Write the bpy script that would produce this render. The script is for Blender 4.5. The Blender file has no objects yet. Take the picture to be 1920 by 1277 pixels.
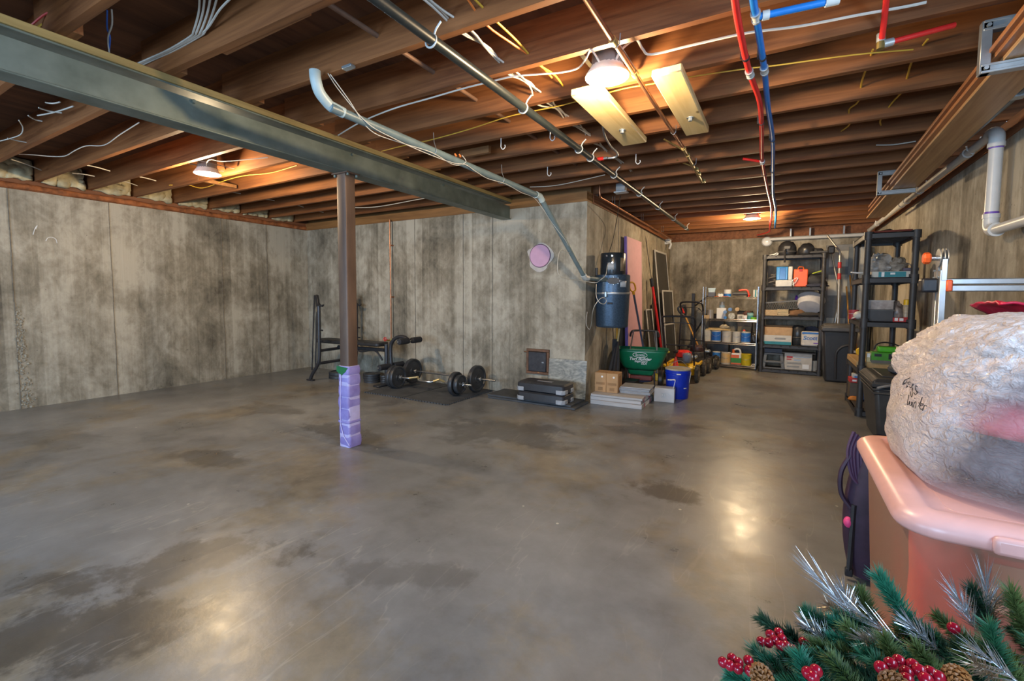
import bpy, math, random
from mathutils import Vector, Matrix, noise
random.seed(7)
scene = bpy.context.scene
col = scene.collection
PI = math.pi
# ------------------------------------------------------------------ camera
CAM_F, CAM_PITCH, CAM_YAW, CAM_PY, CAM_H, CAM_ROLL = 861.5653, 0.065308, 0.529325, 612.2496, 1.2988, 0.005746
_fw = Vector((-math.sin(CAM_YAW)*math.cos(CAM_PITCH), math.cos(CAM_YAW)*math.cos(CAM_PITCH), -math.sin(CAM_PITCH)))
_r = Vector((math.cos(CAM_YAW), math.sin(CAM_YAW), 0)); _u = _r.cross(_fw)
_r2 = _r*math.cos(CAM_ROLL)+_u*math.sin(CAM_ROLL); _u2 = _u*math.cos(CAM_ROLL)-_r*math.sin(CAM_ROLL)
CAM = Vector((0, 0, CAM_H))
cd = bpy.data.cameras.new('camera'); cam = bpy.data.objects.new('camera', cd); col.objects.link(cam)
cd.sensor_fit = 'HORIZONTAL'; cd.sensor_width = 36; cd.lens = 36*CAM_F/1920
cd.shift_y = -(638.5-CAM_PY)/1920; cd.clip_start = .02
cam.matrix_world = Matrix(((_r2.x, _u2.x, -_fw.x, 0), (_r2.y, _u2.y, -_fw.y, 0), (_r2.z, _u2.z, -_fw.z, CAM_H), (0, 0, 0, 1)))
scene.camera = cam
def ray(x, y): return _fw+_r2*((x-960)/CAM_F)+_u2*((CAM_PY-y)/CAM_F)
def ZP(x, y, z=0): d = ray(x, y); return CAM+d*((z-CAM_H)/d.z)     # where a pixel's ray meets the level z
def XP(x, y, X): d = ray(x, y); return CAM+d*(X/d.x)
def YP(x, y, Y): d = ray(x, y); return CAM+d*(Y/d.y)
# ------------------------------------------------------------------ world, lights, exposure
w = bpy.data.worlds.new('world'); scene.world = w; w.use_nodes = True
w.node_tree.nodes['Background'].inputs[0].default_value = (.62, .78, 1, 1)
w.node_tree.nodes['Background'].inputs[1].default_value = .6
def area(name, loc, rot, sx, sy, power, c):
    l = bpy.data.lights.new(name, 'AREA'); l.shape = 'RECTANGLE'; l.size = sx; l.size_y = sy; l.energy = power; l.color = c
    o = bpy.data.objects.new(name, l); o.location = loc; o.rotation_euler = rot; col.objects.link(o); return o
# daylight through the windows behind the camera and the one in the right wall beside it (same sky, so the same strength per square metre)
SKY_W, SKY_C = 40, (.50, .72, 1)
area('window_rear_left_offscreen', (-4.6, -2.98, 1.45), (math.radians(90), 0, 0), 2.3, 1.6, SKY_W*2.3*1.6, SKY_C)
area('window_rear_right_offscreen', (-.6, -2.98, 1.45), (math.radians(90), 0, 0), 2.0, 1.6, SKY_W*2.0*1.6, SKY_C)
area('window_right_offscreen', (1.35, .9, 1.95), (0, math.radians(90), 0), .7, 1.6, SKY_W*.7*1.6, SKY_C)
LAMP_W = 80
vs = scene.view_settings
vs.view_transform = 'Standard'; vs.look = 'None'; vs.gamma = 1; vs.exposure = 0.55; vs.use_curve_mapping = False
# ------------------------------------------------------------------ materials
MATS = {}
def _new(name):
    m = bpy.data.materials.new(name); m.use_nodes = True
    nt = m.node_tree; return m, nt, nt.nodes['Principled BSDF']
def lk(nt, a, b): nt.links.new(a, b)
def N(nt, t, **kw):
    n = nt.nodes.new(t)
    for k, v in kw.items(): setattr(n, k, v)
    return n
def math_n(nt, op, a, b=None, clamp=False):
    n = N(nt, 'ShaderNodeMath', operation=op, use_clamp=clamp)
    for i, x in enumerate((a, b)):
        if x is None: continue
        if isinstance(x, (int, float)): n.inputs[i].default_value = x
        else: lk(nt, x, n.inputs[i])
    return n.outputs[0]
def mixc(nt, fac, a, b, mode='MIX'):
    n = N(nt, 'ShaderNodeMix', data_type='RGBA', blend_type=mode)
    for i, x in ((0, fac), (6, a), (7, b)):
        if isinstance(x, (int, float)): n.inputs[i].default_value = x
        elif isinstance(x, tuple): n.inputs[i].default_value = (*x[:3], 1)
        else: lk(nt, x, n.inputs[i])
    return n.outputs[2]
def ramp(nt, x, stops):
    n = N(nt, 'ShaderNodeValToRGB'); e = n.color_ramp.elements
    while len(e) < len(stops): e.new(.5)
    for i, (p, c) in enumerate(stops):
        e[i].position = p; e[i].color = (*c, 1) if isinstance(c, tuple) else (c, c, c, 1)
    lk(nt, x, n.inputs[0]); return n.outputs[0]
def coords(nt, scale=(1, 1, 1), rnd=0, kind='Object'):
    tc = N(nt, 'ShaderNodeTexCoord'); mp = N(nt, 'ShaderNodeMapping'); mp.inputs[3].default_value = scale
    src = tc.outputs[kind]
    if rnd:
        oi = N(nt, 'ShaderNodeObjectInfo'); va = N(nt, 'ShaderNodeVectorMath', operation='ADD')
        mu = math_n(nt, 'MULTIPLY', oi.outputs['Random'], rnd)
        cb = N(nt, 'ShaderNodeCombineXYZ'); [lk(nt, mu, cb.inputs[i]) for i in range(3)]
        lk(nt, src, va.inputs[0]); lk(nt, cb.outputs[0], va.inputs[1]); src = va.outputs[0]
    lk(nt, src, mp.inputs[0]); return mp.outputs[0]
def nz(nt, vec, scale, detail=4, rough=.55, dist=0):
    n = N(nt, 'ShaderNodeTexNoise'); n.inputs['Scale'].default_value = scale; n.inputs['Detail'].default_value = detail
    n.inputs['Roughness'].default_value = rough; n.inputs['Distortion'].default_value = dist
    lk(nt, vec, n.inputs['Vector']); return n.outputs[0]
def bump(nt, b, h, strength=.3, dist=.01):
    n = N(nt, 'ShaderNodeBump'); n.inputs['Strength'].default_value = strength; n.inputs['Distance'].default_value = dist
    lk(nt, h, n.inputs['Height']); lk(nt, n.outputs[0], b.inputs['Normal'])
def M(name, c, rough=.55, metal=0, var=.12, scale=14, bmp=0, bscale=None, rnd=3, c2=None, stretch=(1, 1, 1), spec=.5):
    """plain painted / plastic / metal / cloth surface: one colour with a little mottling and fine relief"""
    if name in MATS: return MATS[name]
    m, nt, b = _new(name); v = coords(nt, stretch, rnd)
    n = nz(nt, v, scale)
    hi = c2 if c2 else tuple(min(1, x*(1+var)) for x in c)
    lo = c if c2 else tuple(x*(1-var) for x in c)
    lk(nt, mixc(nt, ramp(nt, n, [(.3, 0.0), (.7, 1.0)]), lo, hi), b.inputs['Base Color'])
    b.inputs['Roughness'].default_value = rough; b.inputs['Metallic'].default_value = metal
    b.inputs['Specular IOR Level'].default_value = spec
    if bmp: bump(nt, b, nz(nt, v, bscale or scale*4), bmp, .004)
    MATS[name] = m; return m
def wood(name, dark, light, axis=0, grain=22, rough=.6, knots=False, spec=.35):
    if name in MATS: return MATS[name]
    m, nt, b = _new(name); s = [grain]*3; s[axis] = 1.2
    v = coords(nt, tuple(s), 40); n = nz(nt, v, 1.0, 6, .6, .6)
    s2 = [3, 3, 3]; s2[axis] = .8
    big = nz(nt, coords(nt, tuple(s2), 17), 1, 3)
    f = math_n(nt, 'ADD', math_n(nt, 'MULTIPLY', n, .65), math_n(nt, 'MULTIPLY', big, .45))
    cc = ramp(nt, f, [(.35, dark), (.72, light)])
    if knots:
        vo = N(nt, 'ShaderNodeTexVoronoi'); vo.inputs['Scale'].default_value = 1; vs_ = [9, 9, 9]; vs_[axis] = 4.5
        lk(nt, coords(nt, tuple(vs_), 5), vo.inputs['Vector'])
        cc = mixc(nt, ramp(nt, vo.outputs['Distance'], [(.07, 1.0), (.14, 0.0)]), cc, tuple(x*.35 for x in dark))
    lk(nt, cc, b.inputs['Base Color']); b.inputs['Roughness'].default_value = rough; b.inputs['Specular IOR Level'].default_value = spec
    bump(nt, b, n, .25, .004); MATS[name] = m; return m
def emis(name, c, s):
    m, nt, b = _new(name); b.inputs['Base Color'].default_value = (*c, 1)
    b.inputs['Emission Color'].default_value = (*c, 1); b.inputs['Emission Strength'].default_value = s; MATS[name] = m; return m
# ------------------------------------------------------------------ mesh building
class MB:
    def __init__(s): s.v = []; s.f = []
    def add(s, vs_, fs):
        o = len(s.v); s.v += [Vector(x) for x in vs_]; s.f += [tuple(i+o for i in f) for f in fs]; return s
    def bx(s, x0, x1, y0, y1, z0, z1, mat=None):
        vs_ = [Vector((x, y, z)) for z in (z0, z1) for x, y in ((x0, y0), (x1, y0), (x1, y1), (x0, y1))]
        if mat: vs_ = [mat @ p for p in vs_]
        return s.add(vs_, [(3, 2, 1, 0), (4, 5, 6, 7), (0, 1, 5, 4), (1, 2, 6, 5), (2, 3, 7, 6), (3, 0, 4, 7)])
    def box(s, c, d, mat=None):
        c = Vector(c); h = Vector(d)/2
        if mat:
            return s.bx(-h.x, h.x, -h.y, h.y, -h.z, h.z, Matrix.Translation(c) @ mat.to_4x4())
        return s.bx(c.x-h.x, c.x+h.x, c.y-h.y, c.y+h.y, c.z-h.z, c.z+h.z)
    def taper(s, z0, z1, a0, b0, a1, b1, c0=(0, 0), c1=(0, 0)):
        vs_ = [(c0[0]+x*a0/2, c0[1]+y*b0/2, z0) for x, y in ((-1, -1), (1, -1), (1, 1), (-1, 1))]+[(c1[0]+x*a1/2, c1[1]+y*b1/2, z1) for x, y in ((-1, -1), (1, -1), (1, 1), (-1, 1))]
        return s.add(vs_, [(3, 2, 1, 0), (4, 5, 6, 7), (0, 1, 5, 4), (1, 2, 6, 5), (2, 3, 7, 6), (3, 0, 4, 7)])
    def tube(s, pts, r, n=10, closed=False, cap=True):
        pts = [Vector(p) for p in pts]; k = len(pts); rs = r if isinstance(r, (list, tuple)) else [r]*k
        t = []
        for i in range(k):
            a = pts[(i-1) % k] if (closed or i > 0) else pts[i]; b = pts[(i+1) % k] if (closed or i < k-1) else pts[i]
            t.append((b-a).normalized() if (b-a).length > 1e-9 else Vector((0, 0, 1)))
        up = Vector((0, 0, 1)) if abs(t[0].z) < .9 else Vector((1, 0, 0))
        nrm = t[0].cross(up).normalized(); vs_ = []; o = 0
        for i in range(k):
            if i > 0:
                q = t[i-1].rotation_difference(t[i]); nrm = q @ nrm
            nrm = (nrm-t[i]*nrm.dot(t[i])).normalized(); bn = t[i].cross(nrm)
            for j in range(n):
                a = 2*PI*j/n; vs_.append(pts[i]+(nrm*math.cos(a)+bn*math.sin(a))*rs[i])
        fs = []
        for i in range(k if closed else k-1):
            for j in range(n):
                a, b = i*n+j, i*n+(j+1) % n; c, d = ((i+1) % k)*n+(j+1) % n, ((i+1) % k)*n+j
                fs.append((a, b, c, d))
        if cap and not closed: fs += [tuple(range(n-1, -1, -1)), tuple(range((k-1)*n, k*n))]
        return s.add(vs_, fs)
    def cyl(s, p0, p1, r, r1=None, n=16): return s.tube([p0, p1], [r, r if r1 is None else r1], n)
    def lathe(s, prof, n=24, mat=None, cap=True):
        vs_ = [Vector((r*math.cos(2*PI*j/n), r*math.sin(2*PI*j/n), z)) for r, z in prof for j in range(n)]
        if mat: vs_ = [mat @ p for p in vs_]
        fs = [(i*n+j, i*n+(j+1) % n, (i+1)*n+(j+1) % n, (i+1)*n+j) for i in range(len(prof)-1) for j in range(n)]
        if cap: fs += [tuple(range(n-1, -1, -1)), tuple(range((len(prof)-1)*n, len(prof)*n))]
        return s.add(vs_, fs)
    def prism(s, poly, z0, z1, mat=None):
        k = len(poly); vs_ = [Vector((x, y, z0)) for x, y in poly]+[Vector((x, y, z1)) for x, y in poly]
        if mat: vs_ = [mat @ p for p in vs_]
        return s.add(vs_, [tuple(range(k-1, -1, -1)), tuple(range(k, 2*k))]+[(i, (i+1) % k, k+(i+1) % k, k+i) for i in range(k)])
    def grid(s, fn, nu, nv, cu=False, cv=False):
        mu, mv = (nu if cu else nu+1), (nv if cv else nv+1)
        vs_ = [Vector(fn(i/nu, j/nv)) for i in range(mu) for j in range(mv)]
        fs = [(i*mv+j, ((i+1) % mu)*mv+j, ((i+1) % mu)*mv+(j+1) % mv, i*mv+(j+1) % mv) for i in range(nu) for j in range(nv)]
        return s.add(vs_, fs)
    def ball(s, c, r, n=12, m=8, mat=None):
        c = Vector(c); r = Vector((r, r, r)) if isinstance(r, (int, float)) else Vector(r)
        vs_ = [Vector((0, 0, -r.z))]; 
        for i in range(1, m):
            a = PI*i/m-PI/2
            vs_ += [Vector((r.x*math.cos(a)*math.cos(2*PI*j/n), r.y*math.cos(a)*math.sin(2*PI*j/n), r.z*math.sin(a))) for j in range(n)]
        vs_.append(Vector((0, 0, r.z)))
        if mat: vs_ = [mat.to_3x3() @ p for p in vs_]
        fs = [(0, 1+(j+1) % n, 1+j) for j in range(n)]
        for i in range(m-2):
            fs += [(1+i*n+j, 1+i*n+(j+1) % n, 1+(i+1)*n+(j+1) % n, 1+(i+1)*n+j) for j in range(n)]
        L = len(vs_)-1; o = 1+(m-2)*n
        fs += [(o+j, o+(j+1) % n, L) for j in range(n)]
        return s.add([p+c for p in vs_], fs)
    def build(s, name, mat, parent=None, bevel=0, smooth=40, off=None, sub=0, solid=0, segs=1):
        me = bpy.data.meshes.new(name)
        o = Vector(off) if off is not None else Vector((0, 0, 0))
        me.from_pydata([tuple(p-o) for p in s.v], [], s.f); me.update()
        if smooth:
            me.shade_smooth()
            if smooth < 180: me.set_sharp_from_angle(angle=math.radians(smooth))
        me.materials.append(mat)
        ob = bpy.data.objects.new(name, me); col.objects.link(ob)
        if parent is not None: ob.parent = parent
        if solid:
            md = ob.modifiers.new('solid', 'SOLIDIFY'); md.thickness = solid
        if bevel:
            md = ob.modifiers.new('bevel', 'BEVEL'); md.width = bevel; md.segments = segs; md.limit_method = 'ANGLE'; md.angle_limit = math.radians(40)
        if sub:
            md = ob.modifiers.new('sub', 'SUBSURF'); md.levels = sub; md.render_levels = sub
        return ob
def tag(o, label, cat, group=None):
    o['label'] = label; o['category'] = cat
    if group: o['group'] = group
    return o
def T(name, label, cat, loc=(0, 0, 0), rz=0, group=None, rot=None):
    o = bpy.data.objects.new(name, None); col.objects.link(o); o.location = loc; o.empty_display_size = .1
    o.rotation_euler = rot if rot else (0, 0, rz)
    return tag(o, label, cat, group)
def struct(o): o['kind'] = 'structure'; return o
def copy_tree(o, parent=None):
    c = o.copy(); col.objects.link(c); c.parent = parent
    for ch in list(o.children): copy_tree(ch, c)
    return c
def place(o, loc, rz=None): 
    o.location = loc
    if rz is not None: o.rotation_euler = (0, 0, rz)
    return o
_tc = {}
def text_verts(txt, size, shear=0, extra=0):
    cu = bpy.data.curves.new('txt', 'FONT'); cu.body = txt; cu.size = size; cu.align_x = 'CENTER'; cu.align_y = 'CENTER'; cu.shear = shear; cu.offset = extra; cu.resolution_u = 3
    ob = bpy.data.objects.new('txt', cu); me = bpy.data.meshes.new_from_object(ob)
    vs_ = [v.co.copy() for v in me.vertices]; fs = [tuple(p.vertices) for p in me.polygons]
    bpy.data.objects.remove(ob); bpy.data.curves.remove(cu); bpy.data.meshes.remove(me)
    return vs_, fs
def text(txt, size, fn, mat, parent, name='lettering', shear=0, extra=0, off=None):
    """flat lettering; fn maps the text plane (x right, y up) to the surface it is printed on"""
    vs_, fs = text_verts(txt, size, shear, extra); mb = MB(); mb.add([fn(p.x, p.y) for p in vs_], fs)
    return mb.build(name, mat, parent, smooth=0, off=off)
def spline(pts, k=6):
    pts = [Vector(p) for p in pts]; out = []
    for i in range(len(pts)-1):
        p0, p1, p2, p3 = pts[max(i-1, 0)], pts[i], pts[i+1], pts[min(i+2, len(pts)-1)]
        for j in range(k):
            t = j/k
            out.append(.5*((2*p1)+(p2-p0)*t+(2*p0-5*p1+4*p2-p3)*t*t+(3*p1-p0-3*p2+p3)*t**3))
    return out+[pts[-1]]
def RZ(a): return Matrix.Rotation(a, 4, 'Z')
def RX(a): return Matrix.Rotation(a, 4, 'X')
def RY(a): return Matrix.Rotation(a, 4, 'Y')
def TR(*p): return Matrix.Translation(Vector(p))
def rrect(w_, h_, r, n=4, cx=0, cy=0):
    out = []
    for sx, sy, a0 in ((1, 1, 0), (-1, 1, 90), (-1, -1, 180), (1, -1, 270)):
        for i in range(n+1):
            a = math.radians(a0+90*i/n); out.append((cx+sx*(w_/2-r)+r*math.cos(a), cy+sy*(h_/2-r)+r*math.sin(a)))
    return out
def spline_px(pts): return [(p.x, p.y) for p in spline([(x, y, 0) for x, y in pts], 5)]
# ================================================================== room shell
XL, XC, XR, YB, YF, YN, HW, ZJ, JD = -7.36, -2.064, 1.36, 5.306, 10.12, -3.0, 2.45, 2.57, .235
def wall_mat(name, ax, warm, seed):
    m, nt, b = _new(name)
    tc = N(nt, 'ShaderNodeTexCoord'); sp = N(nt, 'ShaderNodeSeparateXYZ'); lk(nt, tc.outputs['Object'], sp.inputs[0])
    u = sp.outputs[ax]
    s1 = [7, 7, .10]
    streak = nz(nt, coords(nt, tuple(s1)), 1, 6, .65, .5)
    s1f = [26, 26, .35]
    fine = nz(nt, coords(nt, tuple(s1f)), 1, 5, .6, .3)
    blot = nz(nt, coords(nt, (1.3, 1.3, .9)), 1.0, 7, .62, .4)
    blot2 = nz(nt, coords(nt, (3.1, 3.1, 2.6)), 1.0, 8, .7, .8)
    bd = math_n(nt, 'FLOOR', math_n(nt, 'DIVIDE', math_n(nt, 'ADD', u, seed), .305))
    wn = N(nt, 'ShaderNodeTexWhiteNoise', noise_dimensions='1D'); lk(nt, bd, wn.inputs['W'])
    f = math_n(nt, 'ADD', math_n(nt, 'MULTIPLY', streak, .24), math_n(nt, 'MULTIPLY', blot, .62))
    f = math_n(nt, 'ADD', f, math_n(nt, 'MULTIPLY', blot2, .34))
    f = math_n(nt, 'ADD', f, math_n(nt, 'MULTIPLY', wn.outputs[0], .09))
    blot3 = nz(nt, coords(nt, (14, 14, 9)), 1.0, 6, .7, .3)
    f = math_n(nt, 'ADD', f, math_n(nt, 'MULTIPLY', fine, .10)); f = math_n(nt, 'ADD', f, math_n(nt, 'MULTIPLY', math_n(nt, 'SUBTRACT', blot3, .5), .22))
    d, mid, l = warm
    c = ramp(nt, f, [(.515, d), (.645, mid), (.78, l)])
    # pits
    vo = N(nt, 'ShaderNodeTexVoronoi'); vo.inputs['Scale'].default_value = 9; lk(nt, coords(nt), vo.inputs['Vector'])
    pit = ramp(nt, vo.outputs['Distance'], [(.035, 1.0), (.06, 0.0)])
    c = mixc(nt, math_n(nt, 'MULTIPLY', pit, .6), c, (.06, .05, .04))
    lk(nt, c, b.inputs['Base Color']); b.inputs['Roughness'].default_value = .72; b.inputs['Specular IOR Level'].default_value = .35
    bump(nt, b, math_n(nt, 'ADD', math_n(nt, 'MULTIPLY', blot2, .7), math_n(nt, 'ADD', fine, math_n(nt, 'MULTIPLY', pit, -.6))), .35, .012)
    return m
W_CONC = ((.088, .076, .055), (.235, .205, .152), (.43, .39, .31))
MW_L = wall_mat('concrete_left', 1, W_CONC, 0.0); MW_B = wall_mat('concrete_mid', 0, W_CONC, .1)
MW_S = wall_mat('concrete_side', 1, W_CONC, .2); MW_F = wall_mat('concrete_far', 0, W_CONC, .05); MW_R = wall_mat('concrete_right', 1, W_CONC, .15)
def floor_mat():
    m, nt, b = _new('slab')
    v = coords(nt)
    a = nz(nt, v, .55, 10, .66, .15); c_ = nz(nt, v, 1.9, 12, .72, .15); d = nz(nt, v, 9, 8, .75, .1)
    f = math_n(nt, 'ADD', math_n(nt, 'MULTIPLY', a, .6), math_n(nt, 'MULTIPLY', c_, .4))
    base = ramp(nt, f, [(.36, (.085, .081, .076)), (.45, (.152, .152, .151)), (.56, (.206, .207, .207)), (.70, (.292, .292, .290))])
    tan = ramp(nt, nz(nt, v, .8, 10, .68, .2), [(.50, 0.0), (.60, .8)])
    base = mixc(nt, tan, base, mixc(nt, ramp(nt, c_, [(.35, 0.0), (.65, 1.0)]), (.100, .080, .054), (.255, .212, .145)))
    # worn and stained patches: (x, y, rx, ry, angle, strength)
    for (x, y, rx, ry, an, stg) in FLOOR_STAINS:
        mp = N(nt, 'ShaderNodeMapping', vector_type='TEXTURE'); mp.inputs[1].default_value = (x, y, 0); mp.inputs[2].default_value = (0, 0, an); mp.inputs[3].default_value = (rx, ry, 1)
        lk(nt, v, mp.inputs[0])
        le = N(nt, 'ShaderNodeVectorMath', operation='LENGTH'); lk(nt, mp.outputs[0], le.inputs[0])
        g = math_n(nt, 'ADD', le.outputs['Value'], math_n(nt, 'MULTIPLY', math_n(nt, 'SUBTRACT', c_, .5), 4.2))
        k = ramp(nt, g, [(.62, stg), (.98, 0.0)])
        base = mixc(nt, k, base, (.060, .052, .043))
    sp = N(nt, 'ShaderNodeTexVoronoi'); sp.inputs['Scale'].default_value = 3.2; lk(nt, v, sp.inputs['Vector'])
    speck = ramp(nt, sp.outputs['Distance'], [(.022, 1.0), (.035, 0.0)])
    base = mixc(nt, math_n(nt, 'MULTIPLY', speck, .75), base, (.62, .58, .50))
    # thin scratches
    wv = nz(nt, coords(nt, (1.0, .16, 1)), 5.0, 3, .5, .2)
    sc = ramp(nt, math_n(nt, 'ABSOLUTE', math_n(nt, 'SUBTRACT', wv, .5)), [(.0, .35), (.006, 0.0)])
    base = mixc(nt, math_n(nt, 'MULTIPLY', sc, ramp(nt, a, [(.45, 0.0), (.6, 1.0)])), base, (.45, .42, .36))
    lk(nt, base, b.inputs['Base Color'])
    lk(nt, ramp(nt, math_n(nt, 'ADD', math_n(nt, 'MULTIPLY', c_, .7), math_n(nt, 'MULTIPLY', d, .3)), [(.3, .22), (.7, .46)]), b.inputs['Roughness'])
    b.inputs['Specular IOR Level'].default_value = .5
    bump(nt, b, math_n(nt, 'ADD', math_n(nt, 'MULTIPLY', a, 6), math_n(nt, 'MULTIPLY', d, .25)), .12, .01)
    return m
def st(px, py, rx, ry, an, s): p = ZP(px, py); return (p.x, p.y, rx, ry, an, s)
FLOOR_STAINS = [st(1250, 925, .26, .20, .3, .75), st(400, 860, .45, .16, .2, .55), st(640, 812, .62, .22, -.2, .55), st(930, 812, .9, .42, .3, .55),
                st(330, 1060, .55, .22, .9, .62), st(120, 1190, .45, .25, .6, .7), st(760, 1075, .35, .12, .5, .3), st(1230, 800, .5, .35, .4, .5),
                st(700, 745, .8, .3, 0, .4), st(120, 820, .6, .25, .2, .35), st(1450, 730, .35, .5, .1, .35), st(520, 768, .7, .2, .1, .4)]
MF = floor_mat()
struct(MB().bx(XL-.2, XR+.2, YN-.2, YF+.2, -.12, 0).build('floor', MF, smooth=0))
def seamed(name, mat, box, axis, at, seams, face):
    mb = MB()
    for bb_ in (box if isinstance(box, list) else [box]): mb.bx(*bb_)
    w_ = struct(mb.build(name, mat, smooth=0))
    for s_ in seams:      # form-board fins left by the shuttering
        k = MB(); zs = [0, .4, .8, 1.2, 1.6, 2.0, HW]
        for i in range(len(zs)-1):
            j = random.uniform(-.004, .004); a = (s_+j-.003, s_+j+.003)
            if axis == 1: k.bx(min(at, at+face), max(at, at+face), a[0], a[1], zs[i], zs[i+1])
            else: k.bx(a[0], a[1], min(at, at+face), max(at, at+face), zs[i], zs[i+1])
        k.build('form_seam', MAT_SEAM, w_, smooth=0)
    return w_
MAT_SEAM = M('seam_concrete', (.16, .14, .11), .8, var=.4, scale=20, bmp=.4)
wl = seamed('wall_left', MW_L, (XL-.2, XL, YN-.2, YB+.2, -.12, HW), 1, XL, [1.62, 2.50, 3.84, 4.55], .006)
M_CHALK = M('chalk', (.70, .70, .68), .9)
for pts in (((62, 440), (66, 428), (70, 423), (67, 430)), ((86, 452), (90, 446), (98, 445), (105, 449), (107, 456))):      # old chalk scribbles
    MB().tube([XP(x, y, XL+.0015) for x, y in spline_px(pts)], .004, 5).build('chalk_mark', M_CHALK, wl)
k = MB(); rk = random.Random(3)
for i in range(190):      # rough column of exposed stones at a cold joint
    z = rk.random()**1.2*1.15; y = 1.66+.05*(z/1.1)*-.2+rk.gauss(0, .022)*(1.5-z*.7); r = rk.uniform(.006, .015); k.ball((XL+.002, y, z), (r*.7, r, r), 6, 4)
k.build('exposed_stones', M('stone_bits', (.28, .25, .19), .85, var=.5, scale=40), wl)['kind'] = 'stuff'
seamed('wall_back_left', MW_B, (XL, XC, YB, YB+.2, -.12, HW), 0, YB, [-6.22, -4.81, -3.91, -3.42], -.006)
seamed('wall_middle', MW_S, (XC-.2, XC, YB+.2, YF+.2, -.12, HW), 1, XC, [6.55, 8.9], .006)
seamed('wall_far', MW_F, (XC, XR, YF, YF+.2, -.12, HW), 0, YF, [-1.26, 0.1], -.006)
# right wall with a high window beside the camera
wr = struct(MB().bx(XR, XR+.2, 1.75, YF+.2, -.12, HW).bx(XR, XR+.2, YN-.2, .05, -.12, HW).bx(XR, XR+.2, .05, 1.75, -.12, 1.55).bx(XR, XR+.2, .05, 1.75, 2.33, HW).build('wall_right', MW_R, smooth=0))
wn = struct(MB().bx(XR, XR+.2, .05, .11, 1.55, 2.33).bx(XR, XR+.2, 1.69, 1.75, 1.55, 2.33).bx(XR, XR+.2, .05, 1.75, 1.55, 1.6).bx(XR, XR+.2, .05, 1.75, 2.28, 2.33).bx(XR+.08, XR+.12, .88, .92, 1.55, 2.33).build('window_1', M('vinyl_white', (.75, .75, .72), .4), smooth=0))
# rear wall behind the camera with two windows
struct(MB().bx(XL-.2, XR+.2, YN-.2, YN, -.12, .6).bx(XL-.2, XR+.2, YN-.2, YN, 2.3, HW).bx(XL-.2, -5.8, YN-.2, YN, .6, 2.3).bx(-3.4, -1.65, YN-.2, YN, .6, 2.3).bx(.45, XR+.2, YN-.2, YN, .6, 2.3).build('wall_rear', MW_F, smooth=0))
for i, (a, b_) in enumerate(((-5.8, -3.4), (-1.65, .45))):
    k = MB().bx(a, a+.06, YN-.15, YN, .6, 2.3).bx(b_-.06, b_, YN-.15, YN, .6, 2.3).bx(a, b_, YN-.15, YN, .6, .66).bx(a, b_, YN-.15, YN, 2.24, 2.3).bx((a+b_)/2-.03, (a+b_)/2+.03, YN-.12, YN-.04, .6, 2.3)
    struct(k.build('window_%d' % (i+2), M('vinyl_white', (.75, .75, .72), .4), smooth=0))
# ------------------------------------------------------------------ ceiling: sub-floor and joists
M_SUB = wood('subfloor_wood', (.045, .015, .006), (.16, .062, .024), 1, 12, .8)
M_JOIST = wood('joist_wood', (.088, .028, .0085), (.285, .112, .037), 0, 26, .62, spec=.3)
M_JOIST2 = wood('joist_wood_tan', (.10, .040, .014), (.28, .135, .050), 0, 26, .62, spec=.3)
ceil = struct(MB().bx(XL-.2, XR+.2, YN-.2, YF+.2, ZJ+JD, ZJ+JD+.03).build('ceiling', M_SUB, smooth=0))
ceil_loc = Vector((0, 0, 0))
JY = [.90+.46*k for k in range(-8, 21)]
jl = None; jr = None
for k, y in enumerate(JY):
    if y < YB:
        if jl is None: jl = j = MB().bx(XL-.1, -3.02, -.02, .02, ZJ, ZJ+JD).build('joist', M_JOIST, ceil, smooth=0)
        else: j = jl.copy(); col.objects.link(j)
        j.location = (0, y+.041, 0)
    if y < YF:
        if y < YB-.05:
            if jr is None: jr = j = MB().bx(-3.36, XR+.1, -.02, .02, ZJ, ZJ+JD).build('joist', M_JOIST, ceil, smooth=0)
            else: j = jr.copy(); col.objects.link(j)
        else:
            j = MB().bx(XC-.1, XR+.1, -.02, .02, ZJ, ZJ+JD).build('joist', M_JOIST, ceil, smooth=0)
        j.location = (0, y, 0); j.rotation_euler = (0, 0, .022); j.location.y += .022*3.1
# extra sistered joist and short blocking pieces
for (x0, x1, y0, y1, z0, z1, mt) in ((-2.6, -2.28, 3.45+.02, 3.45+.06, ZJ-.002, ZJ+.06, M_JOIST2), (-5.75, -5.71, 2.76, 3.18, ZJ+.01, ZJ+.05, M_JOIST2), (-2.6, -1.9, 1.38, 1.42, ZJ+.002, ZJ+.045, M_JOIST)):
    MB().bx(x0, x1, y0, y1, z0, z1).build('blocking', mt, ceil, bevel=.002, smooth=0)
# sills
M_SILL = wood('sill_wood', (.10, .035, .015), (.30, .12, .05), 1, 20, .7)
M_SILLX = wood('sill_wood_yellow', (.12, .052, .016), (.30, .15, .050), 0, 18, .6)
M_FOAM = M('orange_foam', (.28, .09, .025), .85, var=.5, scale=12, bmp=.8, bscale=30)
t1 = struct(MB().bx(XL-.2, XL-.012, YN, YB, HW, ZJ).bx(XL-.2, XL-.13, YN-.2, YB+.2, ZJ, ZJ+JD).build('trim_1', M_SILL, smooth=0))
k = MB()
def foamf(u, v):
    y = YN+(YB-YN)*u; a = 2*PI*v; r = .036+.016*noise.noise((y*6, 0, 3))+.01*noise.noise((y*25, v*4, 1))
    return (XL-.014+.9*r*math.cos(a)+.012*noise.noise((y*14, v*3, 9)), y, HW+.040+r*math.sin(a)+.010*noise.noise((y*3, 1, 5)))
k.grid(foamf, 330, 8, False, True)
k.build('foam_seal', M_FOAM, t1, smooth=180)
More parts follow.
